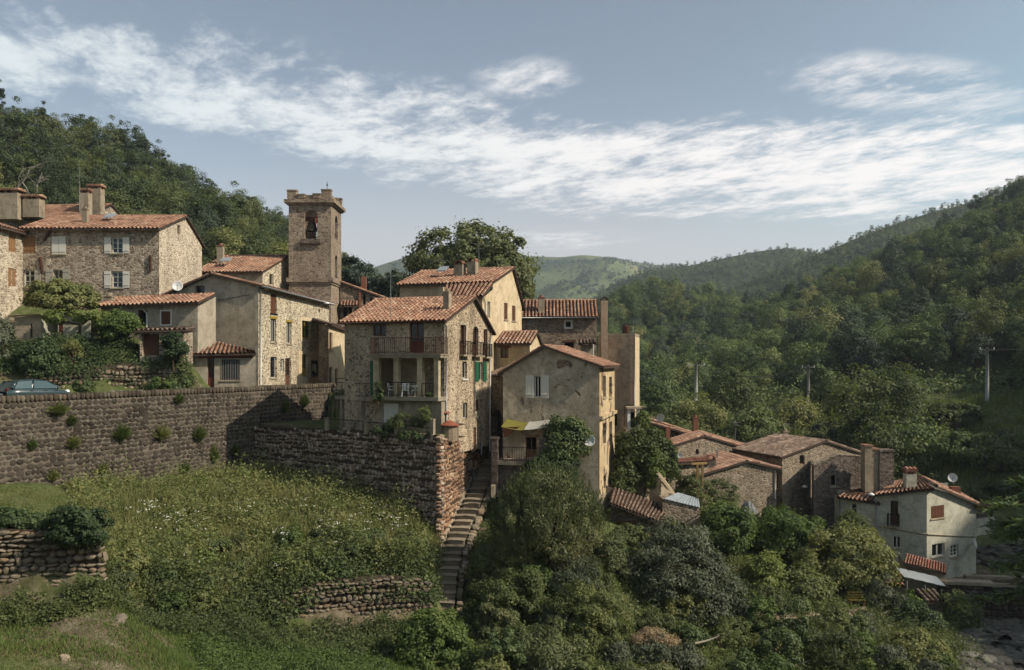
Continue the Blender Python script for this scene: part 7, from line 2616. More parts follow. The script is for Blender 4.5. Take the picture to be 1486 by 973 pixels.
plant_wood(hill_right, 5200, 3.9, 0.02, 1.0, 101, ME_R, 0.6, 1.38, 'rounded broadleaf tree in the dense green wood on the steep valley slope', 'trees of the wood across the valley', 180)
plant_wood(hill_left, 2200, 3.6, 0.03, 1.0, 201, ME_L, 0.62, 1.25, 'leafy tree in the dense wood rising behind the village houses', 'trees of the wood behind the village', 115)
pr = hill_left.pt(np.linspace(0.30, 0.8, 26), np.full(26, 0.985))
for i, q in enumerate(pr):
    o = bpy.data.objects.new('conifer_tree', ME_C[i % 2])
    COL.objects.link(o)
    s = random.uniform(0.6, 0.95)
    o.location = (q[0] + random.uniform(-3, 3), q[1], q[2] - 0.5)
    o.scale = (s, s, s * random.uniform(0.9, 1.2))
    o.rotation_euler = (0, 0, i)
    tag(o, 'dark pointed tree on the skyline of the wood behind the village', 'conifer', 'dark trees along the skyline')
plant_wood(hill_spur, 3000, 5.2, 0.05, 1.0, 301, ME_R, 0.7, 1.35, '', '', 0)
plant_wood(hill_blue, 5200, 5.5, 0.15, 1.0, 401, ME_F, 0.7, 1.15, '', '', 0)
plant_wood(hill_two, 5200, 7.5, 0.15, 1.0, 501, ME_F, 0.75, 1.25, '', '', 0)
pm = hill_spots(far_mtn, 5200, 0.25, 1.0, 601)
nz = np.sin(pm[:, 0] * 0.021 + 2 * np.sin(pm[:, 1] * 0.008)) * np.cos(pm[:, 1] * 0.013 + pm[:, 0] * 0.006)
pm = pm[nz + 0.35 * np.sin(pm[:, 0] * 0.07 + pm[:, 1] * 0.05) > 0.0]
far_wood('far_scrub', pm - np.array((0, 0, 1.0)), rng.uniform(3, 7.5, len(pm)), 'lf_far', 12, 603, 0.5)
# bare dead branches in the wood
for (px, py, D, h, lab) in ((48, 283, 108, 5.0, 'bleached forked dead tree against the dark wood'), (78, 272, 112, 2.2, 'small bare pale branch in the wood above the farmhouse')):
    b = P(px, py, D)
    t = thing('dead_tree', lab, 'dead tree', b)
    mb = MB()
    rr = np.random.default_rng(int(px))
    def grow(p0, d, ln, r0, lev):
        p1 = p0 + d * ln * 0.5 + rr.normal(0, 0.12, 3) * ln * 0.3
        p2 = p1 + (d + rr.normal(0, 0.3, 3)) * ln * 0.5
        mb.tube([p0, p1, p2], [r0, r0 * 0.8, r0 * 0.55], 5, False)
        if lev > 0:
            for k in range(3):
                dd = d + rr.normal(0, 0.55, 3)
                grow(p2 if k else p1, dd / np.linalg.norm(dd), ln * 0.7, r0 * 0.55, lev - 1)
    grow(b + np.array((0, -4, -1.5)), np.array((0.15, -0.1, 0.95)), h * 0.55, 0.15, 3)
    mb.build('branches', M['bark_pale'], t, True)

# ------------------------------------------------------------------ trees and bushes between the houses
def gz(x, y):
    return float(ground_z(x, y)[0])


def bush(name, label, cat, px, py, rx, ry, D, leaf, depth=None, n=40, rc=None, per=150, L=0.2, Wd=0.11, group=None, base=None, **kw):
    """bush whose silhouette is centred on the photo pixel (px, py)"""
    dome = kw.pop('dome', True)
    if cat == 'ivy':
        kw.setdefault('lowcut', -1.0)
        kw.setdefault('hollow', 0.3)
        kw.setdefault('trunk', 0.05)
    c = P(px, py, D)
    rxm, rzm = rx / F * D, ry / F * D
    rym = depth if depth else (rxm + rzm) / 2
    if dome and cat not in ('tree', 'ivy'):
        top = P(px, py - ry, D)[2]
        zc0 = max(P(px, py + ry * 0.75, D)[2], gz(c[0], c[1]) + 0.1)
        zc0 = min(zc0, top - rzm * 0.8)
        c = np.array((c[0], c[1], zc0))
        rzm = (top - zc0)
        kw.setdefault('lowcut', -0.35)
        rc = rc or min(rxm, rzm) * 0.34
        kw.setdefault('trunk_h', rzm * 0.3)
    bz = base if base is not None else min(gz(c[0], c[1]), c[2] - rzm * 0.8)
    return plant(name, label, cat, (c[0], c[1], bz), c, (rxm, rym, rzm), n, rc or min(rxm, rzm) * 0.36, per, leaf, L, Wd, group, **kw)


T_ = 'tree'
bush('plane_tree', 'great dark plane tree rising behind the tall cream house', T_, 686, 402, 112, 84, 100, 'lf_plane', 7.5, 260, 1.0, 150, 0.34, 0.28, trunk=0.45, flat=0.95, lump=0.05, hollow=0.35, base=-3, limbs=24)
for px, py, rx, ry, D, lab in ((508, 402, 17, 36, 112, 'dark narrow tree just beside the church tower'), (533, 412, 16, 30, 114, 'dark tree over the church roof beside its brick chimney'), (553, 425, 20, 26, 108, 'dark bushy tree between the church and the aerial mast'), (575, 425, 14, 34, 106, 'dark tree at the foot of the great plane tree')):
    bush('dark_tree', lab, T_, px, py, rx, ry, D, 'lf_dark', 2.0, 30, 0.75, 110, 0.36, 0.2, base=-2)
mids = [(1058, 572, 36, 46, 128, 'lf_mid', 'rounded yellow-green tree beside the thin utility pole'), (1008, 610, 40, 44, 118, 'lf_mid', 'broad tree behind the brick chimney roofs'), (960, 592, 34, 46, 124, 'lf_forest', 'dark tree directly behind the rendered block'),
        (1245, 588, 50, 60, 104, 'lf_mid', 'tall pale-crowned tree behind the pinkish roof'), (1310, 590, 52, 62, 102, 'lf_mid', 'wide spreading tree on the valley field'), (1262, 640, 42, 52, 92, 'lf_mid', 'yellow-green tree behind the twin chimney stack'),
        (1330, 655, 46, 46, 92, 'lf_forest', 'dark tree above the white house roof'), (1098, 625, 44, 36, 112, 'lf_forest', 'dark shrubby tree behind the rusty aerial'), (1150, 612, 40, 34, 120, 'lf_mid', 'low tree under the thin utility pole'),
        (1460, 665, 42, 34, 84, 'lf_mid', 'round bright bush on the field above the river'), (940, 640, 30, 24, 100, 'lf_mid', 'small tree at the edge of the ivy garden'), (1190, 560, 26, 30, 130, 'lf_forest', 'slim dark tree standing at the edge of the wood'),
        (1400, 650, 40, 22, 88, 'lf_forest', 'dark thicket on the field terrace'), (1385, 602, 40, 18, 100, 'lf_mid', 'low bushes along the field terrace')]
for px, py, rx, ry, D, lf, lab in mids:
    bush('valley_tree', lab, T_, px, py, rx, ry, D, lf, None, 46, None, 120, 0.36, 0.22, group='trees on the valley floor')
SHRUBS = ['long hedge of low shrubs at the foot of the thick pole', 'low shrub between the wide spreading tree and the field', 'low silvery shrub on the middle field terrace', 'dark low shrub right above the white house dish', 'low scrub between the pinkish roof and the pale-crowned tree', 'low scrub at the field edge above the river stones', 'low shrubs under the wood between the two thin poles']
for k, (px, py, rx, ry, D) in enumerate(((1450, 598, 46, 12, 112), (1370, 632, 40, 14, 98), (1450, 640, 40, 14, 95), (1320, 700, 40, 18, 86), (1200, 632, 40, 16, 104), (1440, 715, 46, 18, 80), (1110, 600, 46, 16, 126))):
    bush('field_shrub', SHRUBS[k], 'shrub', px, py, rx, ry, D, 'lf_mid' if k % 2 else 'lf_grey', None, 26, None, 110, 0.32, 0.18, group='shrubs on the valley terraces', trunk=0.06)

# gardens on the hillside
bush('vine_mound', 'dense domed mass of dark green creeper under the farmhouse windows', 'climbing plant', 90, 434, 60, 24, 67, 'lf_mid', 2.2, 90, 0.6, 180, 0.2, 0.15, base=1.0, dome=False)
bush('vine_arbour', 'bright leafy vine trained over the hut and arbour', 'climbing plant', 112, 461, 56, 9, 64.6, 'lf_bright', 1.2, 40, 0.32, 150, 0.17, 0.13, base=0.8, dome=False)
bush('vine_arbour', 'bright leafy vine hanging in a dense block before the low annex', 'climbing plant', 175, 474, 28, 25, 64, 'lf_bright', 1.2, 60, 0.45, 170, 0.18, 0.13, base=0.5, dome=False)
bush('garden_shrub', 'big dark green shrub in the bank above the car', 'shrub', 60, 512, 34, 26, 60.8, 'lf_ivy', 1.6, 60, 0.5, 180, 0.18, 0.12)
bush('garden_shrub', 'pale loose bush at the edge of the hillside garden', 'shrub', -2, 482, 20, 38, 61.5, 'lf_grey', 1.6, 40, 0.55, 150, 0.17, 0.1)
bush('garden_shrub', 'feathery yellow-green bush by the garden steps', 'shrub', 103, 503, 16, 15, 61.3, 'lf_mid', 0.8, 20, 0.35, 140, 0.14, 0.05)
bush('ivy', 'dark ivy curtain over the flat-roofed store', 'ivy', 252, 499, 20, 22, 62.9, 'lf_ivy', 0.6, 40, 0.35, 150, 0.15, 0.12, base=-0.5)
bush('garden_shrub', 'low glossy bush at the foot of the bank wall by the porch', 'shrub', 258, 552, 14, 12, 62.5, 'lf_ivy', 0.7, 20, 0.3, 130, 0.15, 0.1)
bush('garden_shrub', 'tangled green bush filling the bank corner against the porch wall', 'shrub', 262, 532, 16, 20, 64.3, 'lf_mid', 0.9, 40, 0.4, 150, 0.16, 0.1)
bush('garden_shrub', 'small bright plant beside the slab bench', 'shrub', 230, 556, 16, 8, 61.5, 'lf_bright', 0.6, 16, 0.25, 120, 0.14, 0.1)
bush('garden_shrub', 'little dark bush in front of the parked car', 'shrub', 120, 556, 14, 9, 57.5, 'lf_ivy', 0.6, 16, 0.25, 120, 0.14, 0.1)

# tufts growing out of the long wall
tw_ = [(258, 579, 9, 8), (82, 594, 18, 9), (174, 628, 16, 14), (232, 628, 15, 13), (287, 630, 13, 13), (104, 642, 12, 10), (103, 610, 8, 7), (46, 645, 7, 7), (148, 680, 8, 8), (265, 680, 10, 10), (310, 660, 8, 16), (76, 690, 9, 8), (413, 590, 8, 10), (440, 582, 9, 12), (340, 655, 10, 12)]
TUFTS = ['small tuft just under the coping before the porch', 'wide tuft hanging under the coping below the parked car', 'big bushy tuft halfway up, first of three in a row', 'big bushy tuft in the middle of the row of three', 'pale dry tuft ending the row of three on the wall', 'tuft below the wide one, level with the row of three', 'little sprig between the wide tuft and the row', 'tiny tuft alone low on the wall below the car', 'small tuft near the foot of the wall by the lawn', 'round tuft at the foot of the wall above the flowers', 'tall thin tuft low on the wall near the shadow edge', 'small tuft at the wall foot right behind the lawn', 'tuft on the shaded stretch above the terrace rail', 'leafy sprig under the coping at the shaded end of the wall', 'trailing tuft halfway up near the terrace corner']
for k, (px, py, rx, ry) in enumerate(tw_):
    u_, z_ = WB.uz(px, py + ry * 0.7)
    q = WB.p(u_, z_, 0.02)
    D = q[1]
    rm, hm = rx / F * D * 1.15, 2.0 * ry / F * D
    t = thing('wall_tuft', TUFTS[k], 'wall plant', q, 'tufts growing from the long wall')
    n_ = 260
    a_ = rng.uniform(-1.6, 1.6, n_) + WB.ang - math.pi / 2
    rd_ = np.sqrt(rng.random(n_)) * rm
    tipv = np.stack([np.cos(a_) * rd_, np.sin(a_) * rd_, hm * (1.0 - 0.55 * (rd_ / rm) ** 2) * rng.uniform(0.35, 1.0, n_)], 1)
    root_ = q + rng.normal(0, 0.06, (n_, 3))
    midv = root_ + tipv * np.array((0.45, 0.45, 0.62))
    wv = unit(np.cross(tipv, rng.normal(size=(n_, 3)))) * 0.05
    v = np.stack([root_ - wv * 0.3, root_ + wv * 0.3, midv + wv * 0.5, midv - wv * 0.5, root_ + tipv + wv * 0.12, root_ + tipv - wv * 0.12], 1).reshape(-1, 3)
    i_ = np.arange(n_)[:, None] * 6
    mesh_np('blades', v, np.concatenate([i_ + np.array((0, 1, 2, 3)), i_ + np.array((3, 2, 4, 5))], 0), M['grass'], t)

# ivies and shrubs on the patio house and in front of it
bush('ivy', 'thick glossy ivy climbing the patio house beside its dish', 'ivy', 822, 642, 36, 42, 59.3, 'lf_ivy', 0.8, 110, 0.5, 170, 0.18, 0.15, base=-8)
bush('ivy', 'ivy spilling over the patio railing', 'ivy', 800, 685, 44, 24, 58.3, 'lf_ivy', 0.8, 60, 0.5, 160, 0.18, 0.14, base=-9.5)
bush('ivy', 'huge ivy blanket over the high garden wall by the rendered block', 'ivy', 934, 662, 48, 40, 65.4, 'lf_mid', 1.2, 190, 0.6, 170, 0.2, 0.16, base=-11)
bush('ivy', 'ragged end of the ivy blanket nearest the pergola', 'ivy', 962, 672, 20, 34, 65.8, 'lf_ivy', 0.7, 60, 0.5, 150, 0.2, 0.15, base=-11)
bush('ivy', 'yellow-green creeper hanging down the middle of the ivy wall', 'ivy', 948, 680, 14, 36, 64.2, 'lf_bright', 0.5, 34, 0.4, 130, 0.19, 0.12, base=-11)
bush('ivy', 'dark lower skirt of ivy above the long shed', 'ivy', 908, 696, 20, 32, 64.4, 'lf_ivy', 0.6, 60, 0.4, 140, 0.18, 0.13, base=-11)
bush('potted_plant', 'small leafy vine on the whitewashed porch', 'climbing plant', 931, 606, 13, 10, 72.5, 'lf_bright', 0.5, 14, 0.3, 110, 0.18, 0.12, base=-5.6, trunk=0.03)
bush('tall_bush', 'large upright narrow-leaved bush in front of the patio house', T_, 795, 755, 80, 76, 50.5, 'lf_olive', 2.8, 150, 0.5, 210, 0.17, 0.06, up=(0, 0, 1), upw=0.3, flat=1.2, trunk=0.12, lump=0.2, limbs=26, lowcut=-0.8)
rr = np.random.default_rng(77)
# upright shoots along its top
tp = bpy.data.objects.get('tall_bush')
sv, sf = [], []
for k in range(520):
    a = rr.uniform(0, 6.28)
    rad = math.sqrt(rr.random()) * 3.3
    b = np.array((tp.location.x + math.cos(a) * rad, tp.location.y + math.sin(a) * rad * 0.8, P(795, 706, 50.5)[2] - 0.27 * rad ** 2 + rr.uniform(-0.5, 0.35)))
    n_ = 26
    tt = rr.random(n_)
    ln = rr.uniform(0.9, 2.0)
    lean = np.array((math.cos(a) * 0.25 * rad / 3, math.sin(a) * 0.2, 1.0))
    pos = b + lean * (tt * ln)[:, None] + rr.normal(0, 0.05, (n_, 3))
    v, f = leaf_quads(pos, unit(rr.normal(size=(n_, 3)) * np.array((1, 1, 0.3))), 0.26 * rr.uniform(0.7, 1.2, n_), 0.05, (lean[0], lean[1], 1.0), 0.7, rr)
    sf.append(f + 4 * len(sv) * n_)
    sv.append(v)
mesh_np('shoots', np.concatenate(sv), np.concatenate(sf), M['lf_olive'], tp)

low = [('weeping_bush', 'broad drooping grey-green bush in the middle of the gardens', 985, 832, 96, 80, 52.5, 'lf_grey', 3.4, 260, 0.72, 170, 0.19, 0.09),
       ('leafy_tree', 'spreading leafy tree over the garden bench', 1225, 812, 82, 46, 60.5, 'lf_mid', 3.0, 90, 0.75, 190, 0.24, 0.13),
       ('leafy_tree', 'fresh green tree below the rubble houses', 1140, 778, 52, 42, 64, 'lf_bright', 2.6, 70, 0.7, 180, 0.25, 0.14),
       ('leafy_tree', 'light green tree beside the tarpaulin heap', 1055, 772, 44, 42, 61.5, 'lf_bright', 2.2, 60, 0.65, 170, 0.23, 0.13),
       ('garden_bush', 'rounded yellow-green bush by the vegetable patch', 1168, 862, 42, 36, 57.5, 'lf_mid', 1.8, 50, 0.6, 180, 0.2, 0.12),
       ('garden_bush', 'bright bush between the weeping bush and the leafy trees', 1105, 850, 34, 46, 57.5, 'lf_bright', 1.6, 50, 0.55, 170, 0.2, 0.12),
       ('garden_bush', 'dense fresh green bush at the foot of the stairs', 628, 935, 62, 56, 43.8, 'lf_bright', 2.0, 100, 0.5, 230, 0.15, 0.11),
       ('garden_bush', 'dark glossy bush hanging over the field-stone wall', 112, 764, 46, 30, 36.7, 'lf_ivy', 0.9, 90, 0.3, 200, 0.12, 0.09),
       ('garden_bush', 'long dark hedge along the lip of the small lawn above the field-stone wall', 18, 757, 70, 15, 37.3, 'lf_ivy', 0.5, 90, 0.26, 150, 0.12, 0.09),
       ('garden_bush', 'mid green shrub under the upright bush', 745, 868, 62, 50, 46.5, 'lf_mid', 2.0, 80, 0.55, 190, 0.17, 0.1),
       ('garden_bush', 'feathery green shrub low between bush and weeping bush', 855, 905, 62, 66, 45.5, 'lf_mid', 2.0, 90, 0.55, 200, 0.2, 0.07),
       ('garden_bush', 'loose shrub at the lowest edge of the gardens', 790, 945, 60, 40, 42.5, 'lf_olive', 1.8, 70, 0.5, 180, 0.19, 0.07),
       ('garden_bush', 'small shrub beside the kerb of the stairs', 700, 815, 26, 30, 50.5, 'lf_mid', 1.0, 34, 0.38, 160, 0.15, 0.1),
       ('garden_bush', 'leafy shrub under the yellow-green tree', 885, 800, 34, 40, 52.5, 'lf_olive', 1.4, 40, 0.45, 170, 0.19, 0.07),
       ('garden_bush', 'shrub against the foot of the long stone shed', 912, 782, 26, 18, 57, 'lf_mid', 1.0, 40, 0.4, 150, 0.18, 0.09),
       ('garden_bush', 'dark thicket beside the stream', 1330, 905, 36, 30, 56.5, 'lf_ivy', 1.6, 44, 0.5, 160, 0.18, 0.11),
       ('garden_bush', 'yellow-green bush in front of the river wall', 1392, 885, 30, 36, 58, 'lf_mid', 1.4, 40, 0.5, 160, 0.2, 0.1),
       ('garden_bush', 'bright bush at the bottom of the vegetable garden', 1230, 950, 54, 28, 50, 'lf_bright', 1.8, 50, 0.5, 170, 0.18, 0.11),
       ('garden_bush', 'dark green bush at the bottom of the stream bank', 1330, 955, 54, 34, 50, 'lf_mid', 1.8, 50, 0.5, 170, 0.18, 0.11),
       ('garden_bush', 'low weedy bush along the garden path', 1110, 935, 44, 26, 50, 'lf_olive', 1.6, 44, 0.45, 160, 0.18, 0.08),
       ('garden_bush', 'brownish dry bush in the lower garden', 945, 948, 36, 34, 46, 'straw', 1.4, 40, 0.45, 140, 0.2, 0.05),
       ('garden_bush', 'scrubby bush in the lowest garden bed', 1050, 915, 36, 24, 51, 'lf_mid', 1.4, 40, 0.45, 150, 0.18, 0.09),
       ('garden_bush', 'green shrub below the metal sheet roof', 1020, 745, 40, 20, 63.5, 'lf_mid', 1.4, 40, 0.5, 150, 0.2, 0.1),
       ('garden_bush', 'upright shrub against the lowest stone gable', 1045, 712, 26, 24, 69.5, 'lf_olive', 1.0, 34, 0.5, 140, 0.24, 0.07),
       ('garden_bush', 'shrub at the pergola posts', 1000, 700, 28, 18, 68.6, 'lf_mid', 1.0, 30, 0.45, 140, 0.22, 0.09),
       ('garden_bush', 'spiky shrub by the dark ruined house', 1240, 765, 30, 22, 66, 'lf_mid', 1.2, 34, 0.5, 150, 0.22, 0.09),
       ('garden_bush', 'shrubs between the sheds and the canopy', 1330, 872, 26, 16, 59.6, 'lf_bright', 0.8, 26, 0.35, 140, 0.18, 0.1),
       ('terrace_shrub', 'rosemary-like shrub in front of the garage door', 590, 607, 26, 10, 56.0, 'lf_olive', 0.5, 26, 0.3, 140, 0.2, 0.04),
       ('terrace_shrub', 'tall loose plant beside the pale undercroft wall', 617, 601, 9, 12, 55.7, 'lf_mid', 0.4, 16, 0.24, 120, 0.18, 0.05),
       ('terrace_shrub', 'low clipped hedge along the terrace edge', 600, 630, 30, 6, 55.4, 'lf_ivy', 0.35, 26, 0.2, 110, 0.13, 0.08),
       ('terrace_shrub', 'low green clump behind the second terrace post', 555, 623, 16, 7, 57.3, 'lf_ivy', 0.4, 18, 0.22, 110, 0.14, 0.08),
       ('terrace_shrub', 'potted lime-green plant on the lower balcony', 625, 571, 5, 5, 56.2, 'lf_bright', 0.2, 8, 0.12, 80, 0.1, 0.07),
       ('terrace_shrub', 'climbing plant on the pillar by the green door', 549, 562, 6, 16, 56.5, 'lf_ivy', 0.25, 14, 0.18, 90, 0.13, 0.09)]
for nm, lab, px, py, rx, ry, D, lf, dep, n, rc, per, L, Wd in low:
    kw = dict(up=(0, 0, -1), upw=0.35) if nm == 'weeping_bush' else {}
    if 'field-stone' in lab:
        kw.update(dome=False, lowcut=-1.0, base=-7.9)
    if nm == 'terrace_shrub':
        kw['base'] = float(P(px, py + ry, D)[2])
    bush(nm, lab, 'tree' if nm == 'leafy_tree' else 'bush', px, py, rx, ry, D, lf, dep, n, rc, per, L, Wd, trunk=0.1 if nm == 'leafy_tree' else 0.05, **kw)

rr = np.random.default_rng(404)
gq = np.array([P(*k)[:2] for k in [(700, 900, 47.5), (720, 800, 53), (880, 850, 50), (960, 905, 49.5), (1080, 890, 54), (1190, 880, 57), (1290, 885, 58.5), (1400, 905, 58), (1420, 1000, 46), (1200, 1000, 43), (700, 1000, 39.5)]])
pts_ = gq.min(0) + (gq.max(0) - gq.min(0)) * rr.random((900, 2))
pts_ = pts_[in_poly(pts_[:, 0], pts_[:, 1], gq)]
pts_ = thin_out(np.column_stack([pts_, np.zeros(len(pts_))]), 1.75)
sq = np.array([P(*k)[:2] for k in [(150, 800, 40), (330, 770, 48), (480, 775, 52), (600, 790, 52.5), (630, 840, 49.8), (480, 838, 48.2), (390, 868, 46), (250, 900, 40.6), (160, 870, 38)]])
sp_ = sq.min(0) + (sq.max(0) - sq.min(0)) * rr.random((400, 2))
sp_ = thin_out(np.column_stack([sp_[in_poly(sp_[:, 0], sp_[:, 1], sq)], np.zeros(in_poly(sp_[:, 0], sp_[:, 1], sq).sum())]), 1.3)
for k, q in enumerate(sp_[:60]):
    z = gz(q[0], q[1])
    s_ = rr.uniform(0.45, 1.05)
    hh = s_ * rr.uniform(0.7, 1.3)
    lf = ['lf_mid', 'lf_ivy', 'lf_olive', 'lf_mid', 'lf_bright'][int(rr.integers(5))]
    plant('slope_shrub', 'low tangled shrub or bramble clump on the flowering grass slope', 'shrub', (q[0], q[1], z), (q[0], q[1], z + hh * 0.35), (s_, s_, hh), int(12 + 14 * s_), 0.28, 100, lf, 0.17, 0.06 if lf == 'lf_olive' else 0.1, 'bramble clumps on the grass slope', trunk=0.02, trunk_h=hh * 0.3, lowcut=-0.4, up=(0, 0, 1) if lf == 'lf_olive' else None, upw=0.4 if lf == 'lf_olive' else 0.0)


def in_view_box(q):
    z = gz(q[0], q[1]) + 0.6
    x_, y_ = CX + F * q[0] / q[1], HY - F * z / q[1]
    return any(a <= x_ <= c and b <= y_ <= d for a, b, c, d in ((1270, 893, 1352, 948), (1172, 880, 1222, 918), (1140, 942, 1206, 985), (1222, 850, 1262, 900), (996, 935, 1056, 985), (1080, 872, 1300, 902), (1366, 835, 1500, 990)))


for k, q in enumerate([q for q in pts_ if not in_view_box(q)][:75]):
    z = gz(q[0], q[1])
    s_ = rr.uniform(0.7, 1.5)
    hh = s_ * rr.uniform(0.6, 1.5)
    lf = ['lf_mid', 'lf_bright', 'lf_olive', 'lf_ivy', 'lf_mid', 'lf_grey'][int(rr.integers(6))]
    thin = lf in ('lf_olive', 'lf_grey')
    plant('wild_bush', 'scrubby green bush in the overgrown gardens at the bottom of the slope', 'bush', (q[0], q[1], z), (q[0], q[1], z + hh * 0.35), (s_, s_ * rr.uniform(0.8, 1.1), hh), int(16 + 16 * s_), 0.34 * rr.uniform(0.8, 1.2), 110, lf, 0.2 if thin else 0.16, 0.06 if thin else 0.1, 'bushes of the overgrown gardens', trunk=0.03, trunk_h=hh * 0.3, lowcut=-0.4, up=(0, 0, 1) if thin else None, upw=0.4 if thin else 0.0)

# overhanging tree close to the camera at the frame edge
b = np.array((15.55, 22.0, -11.5))
t = thing('overhanging_tree', 'dark feathery tree leaning in from the frame edge near the stream', 'tree', b)
rr = np.random.default_rng(91)
mb = MB()
V, Fl = [], []
mb.tube([b - np.array((0, 0, 1)), b + np.array((0.3, 0.2, 5)), b + np.array((0.2, 0, 8.6))], [0.28, 0.2, 0.06], 8)
n0 = 0
for k in range(46):
    h = rr.uniform(4.9, 8.6)
    a = rr.uniform(1.6, 5.0) if k % 3 else rr.uniform(0, 6.28)
    st = b + np.array((0.25, 0.1, h))
    ln = rr.uniform(2.0, 4.6) * (1.12 - 0.06 * h)
    d = np.array((math.cos(a), math.sin(a) * 0.8, 0.12))
    mid, en = st + d * ln * 0.55 + np.array((0, 0, 0.3)), st + d * ln + np.array((0, 0, -0.35))
    mb.tube([st, mid, en], [0.05, 0.03, 0.008], 4, False)
    for tt in np.linspace(0.25, 1.0, 16):
        q = (st * (1 - tt) + mid * tt) * (1 - tt) + (mid * (1 - tt) + en * tt) * tt
        side = np.array((-d[1], d[0], 0.0))
        for s in (-1, 1):
            tw = side * s * 0.8 + d * 0.6 + np.array((0, 0, rr.uniform(-0.3, 0.2)))
            m_ = 9
            pos = q + np.outer(np.linspace(0.05, 0.5, m_), tw) + rr.normal(0, 0.03, (m_, 3))
            v, f = leaf_quads(pos, unit(rr.normal(size=(m_, 3)) * 0.5 + np.array((0, 0, 1.0))), 0.3, 0.075, tuple(tw), 0.6, rr)
            V.append(v)
            Fl.append(f + n0)
            n0 += len(v)
mb.build('trunk', M['bark'], t, True)
mesh_np('crown', np.concatenate(V), np.concatenate(Fl), M['lf_forest'], t)

# ------------------------------------------------------------------ ground cover (uncountable)
def scatter(poly_px, n, seed):
    """ground points inside a polygon given as (px, py, D)"""
    q = np.array([P(*k)[:2] for k in poly_px])
    r = np.random.default_rng(seed)
    lo, hi = q.min(0), q.max(0)
    p = lo + (hi - lo) * r.random((n * 4, 2))
    p = p[in_poly(p[:, 0], p[:, 1], q)][:n]
    return np.stack([p[:, 0], p[:, 1], ground_z(p[:, 0], p[:, 1])], 1), r


def blades(name, p, r, hmin, hmax, wd, mat, lean=0.35):
    n = len(p)
    patch = 0.65 + 0.45 * np.sin(p[:, 0] * 0.9 + np.sin(p[:, 1] * 0.7) * 2) * np.cos(p[:, 1] * 0.8)
    h = (hmin + (hmax - hmin) * r.random(n)) * np.clip(patch, 0.4, 1.2)
    d = unit(r.normal(size=(n, 3)) * np.array((1, 1, 0.01)))
    ln = d * (h * lean * r.random(n))[:, None]
    w_ = unit(np.cross(r.normal(size=(n, 3)), (0, 0, 1.0))) * wd
    up = np.array((0, 0, 1.0))
    base = p - up * 0.05
    mid = base + up * (h * 0.55)[:, None] + ln * 0.35
    tip = base + up * h[:, None] + ln
    v = np.stack([base - w_ * 0.5, base + w_ * 0.5, mid + w_ * 0.4, mid - w_ * 0.4, tip + w_ * 0.08, tip - w_ * 0.08], 1).reshape(-1, 3)
    i = np.arange(n)[:, None] * 6
    f = np.concatenate([i + np.array((0, 1, 2, 3)), i + np.array((3, 2, 4, 5))], 0)
    return kind(mesh_np(name, v, f, M[mat]), 'stuff')


def cover(name, p, r, per, rad, L, Wd, mat, hgt=0.35):
    """low leafy weeds: small tufts of leaves hugging the ground"""
    n = len(p)
    idx = np.repeat(np.arange(n), per)
    cl = np.sin(p[:, 0] * 1.3 + 2.1 * np.sin(p[:, 1] * 0.9)) * np.cos(p[:, 1] * 1.5 + 1.2 * np.sin(p[:, 0] * 1.1)) + 0.5 * np.sin(p[:, 0] * 3.7 + p[:, 1] * 2.9)
    hs = (hgt * (0.35 + r.random(n) ** 2 * 1.2) * np.clip(0.75 + 0.75 * cl, 0.15, 2.0))[idx]
    d = r.normal(size=(len(idx), 3)) * np.array((1, 1, 0))
    pos = p[idx] + d * rad * 0.5
    pos[:, 2] += hs * r.random(len(idx))
    nn = unit(r.normal(size=pos.shape) * 0.6 + np.array((0, -0.25, 0.9)))
    s = r.uniform(0.6, 1.3, len(idx))
    v, f = leaf_quads(pos, nn, L * s, Wd * s, r=r)
    return kind(mesh_np(name, v, f, M[mat]), 'stuff')


slope = [(95, 712, 49.5), (250, 692, 57), (375, 682, 64.5), (480, 690, 60.5), (620, 748, 55.8), (640, 800, 54), (628, 840, 50), (590, 836, 49), (470, 840, 47.4), (400, 865, 45.6), (330, 880, 44), (230, 890, 40.5), (150, 860, 38.5), (150, 790, 40)]
p, r = scatter(slope, 30000, 1)
blades('tall_grass', p, r, 0.3, 0.95, 0.05, 'grass')
p, r = scatter(slope, 1500, 2)
blades('dry_stalks', p, r, 0.6, 1.2, 0.025, 'straw', 0.25)
p, r = scatter(slope, 5200, 3)
cover('slope_weeds', p, r, 16, 0.55, 0.18, 0.10, 'lf_mid', 1.0)
p, r = scatter(slope, 1800, 33)
cover('slope_weeds', p, r, 16, 0.5, 0.16, 0.08, 'lf_bright', 1.05)
p, r = scatter(slope, 9000, 34)
blades('tall_grass', p, r, 0.7, 1.45, 0.04, 'grass', 0.55)
# brambles along the lower edge of the slope
p, r = scatter([(170, 820, 41), (330, 815, 46.5), (480, 800, 49.6), (610, 800, 51.2), (628, 842, 49.5), (590, 842, 48.8), (470, 848, 47), (390, 872, 45.4), (330, 900, 43.2), (230, 905, 40)], 1300, 4)
cover('bramble_cover', p, r, 30, 0.8, 0.19, 0.12, 'lf_mid', 0.95)
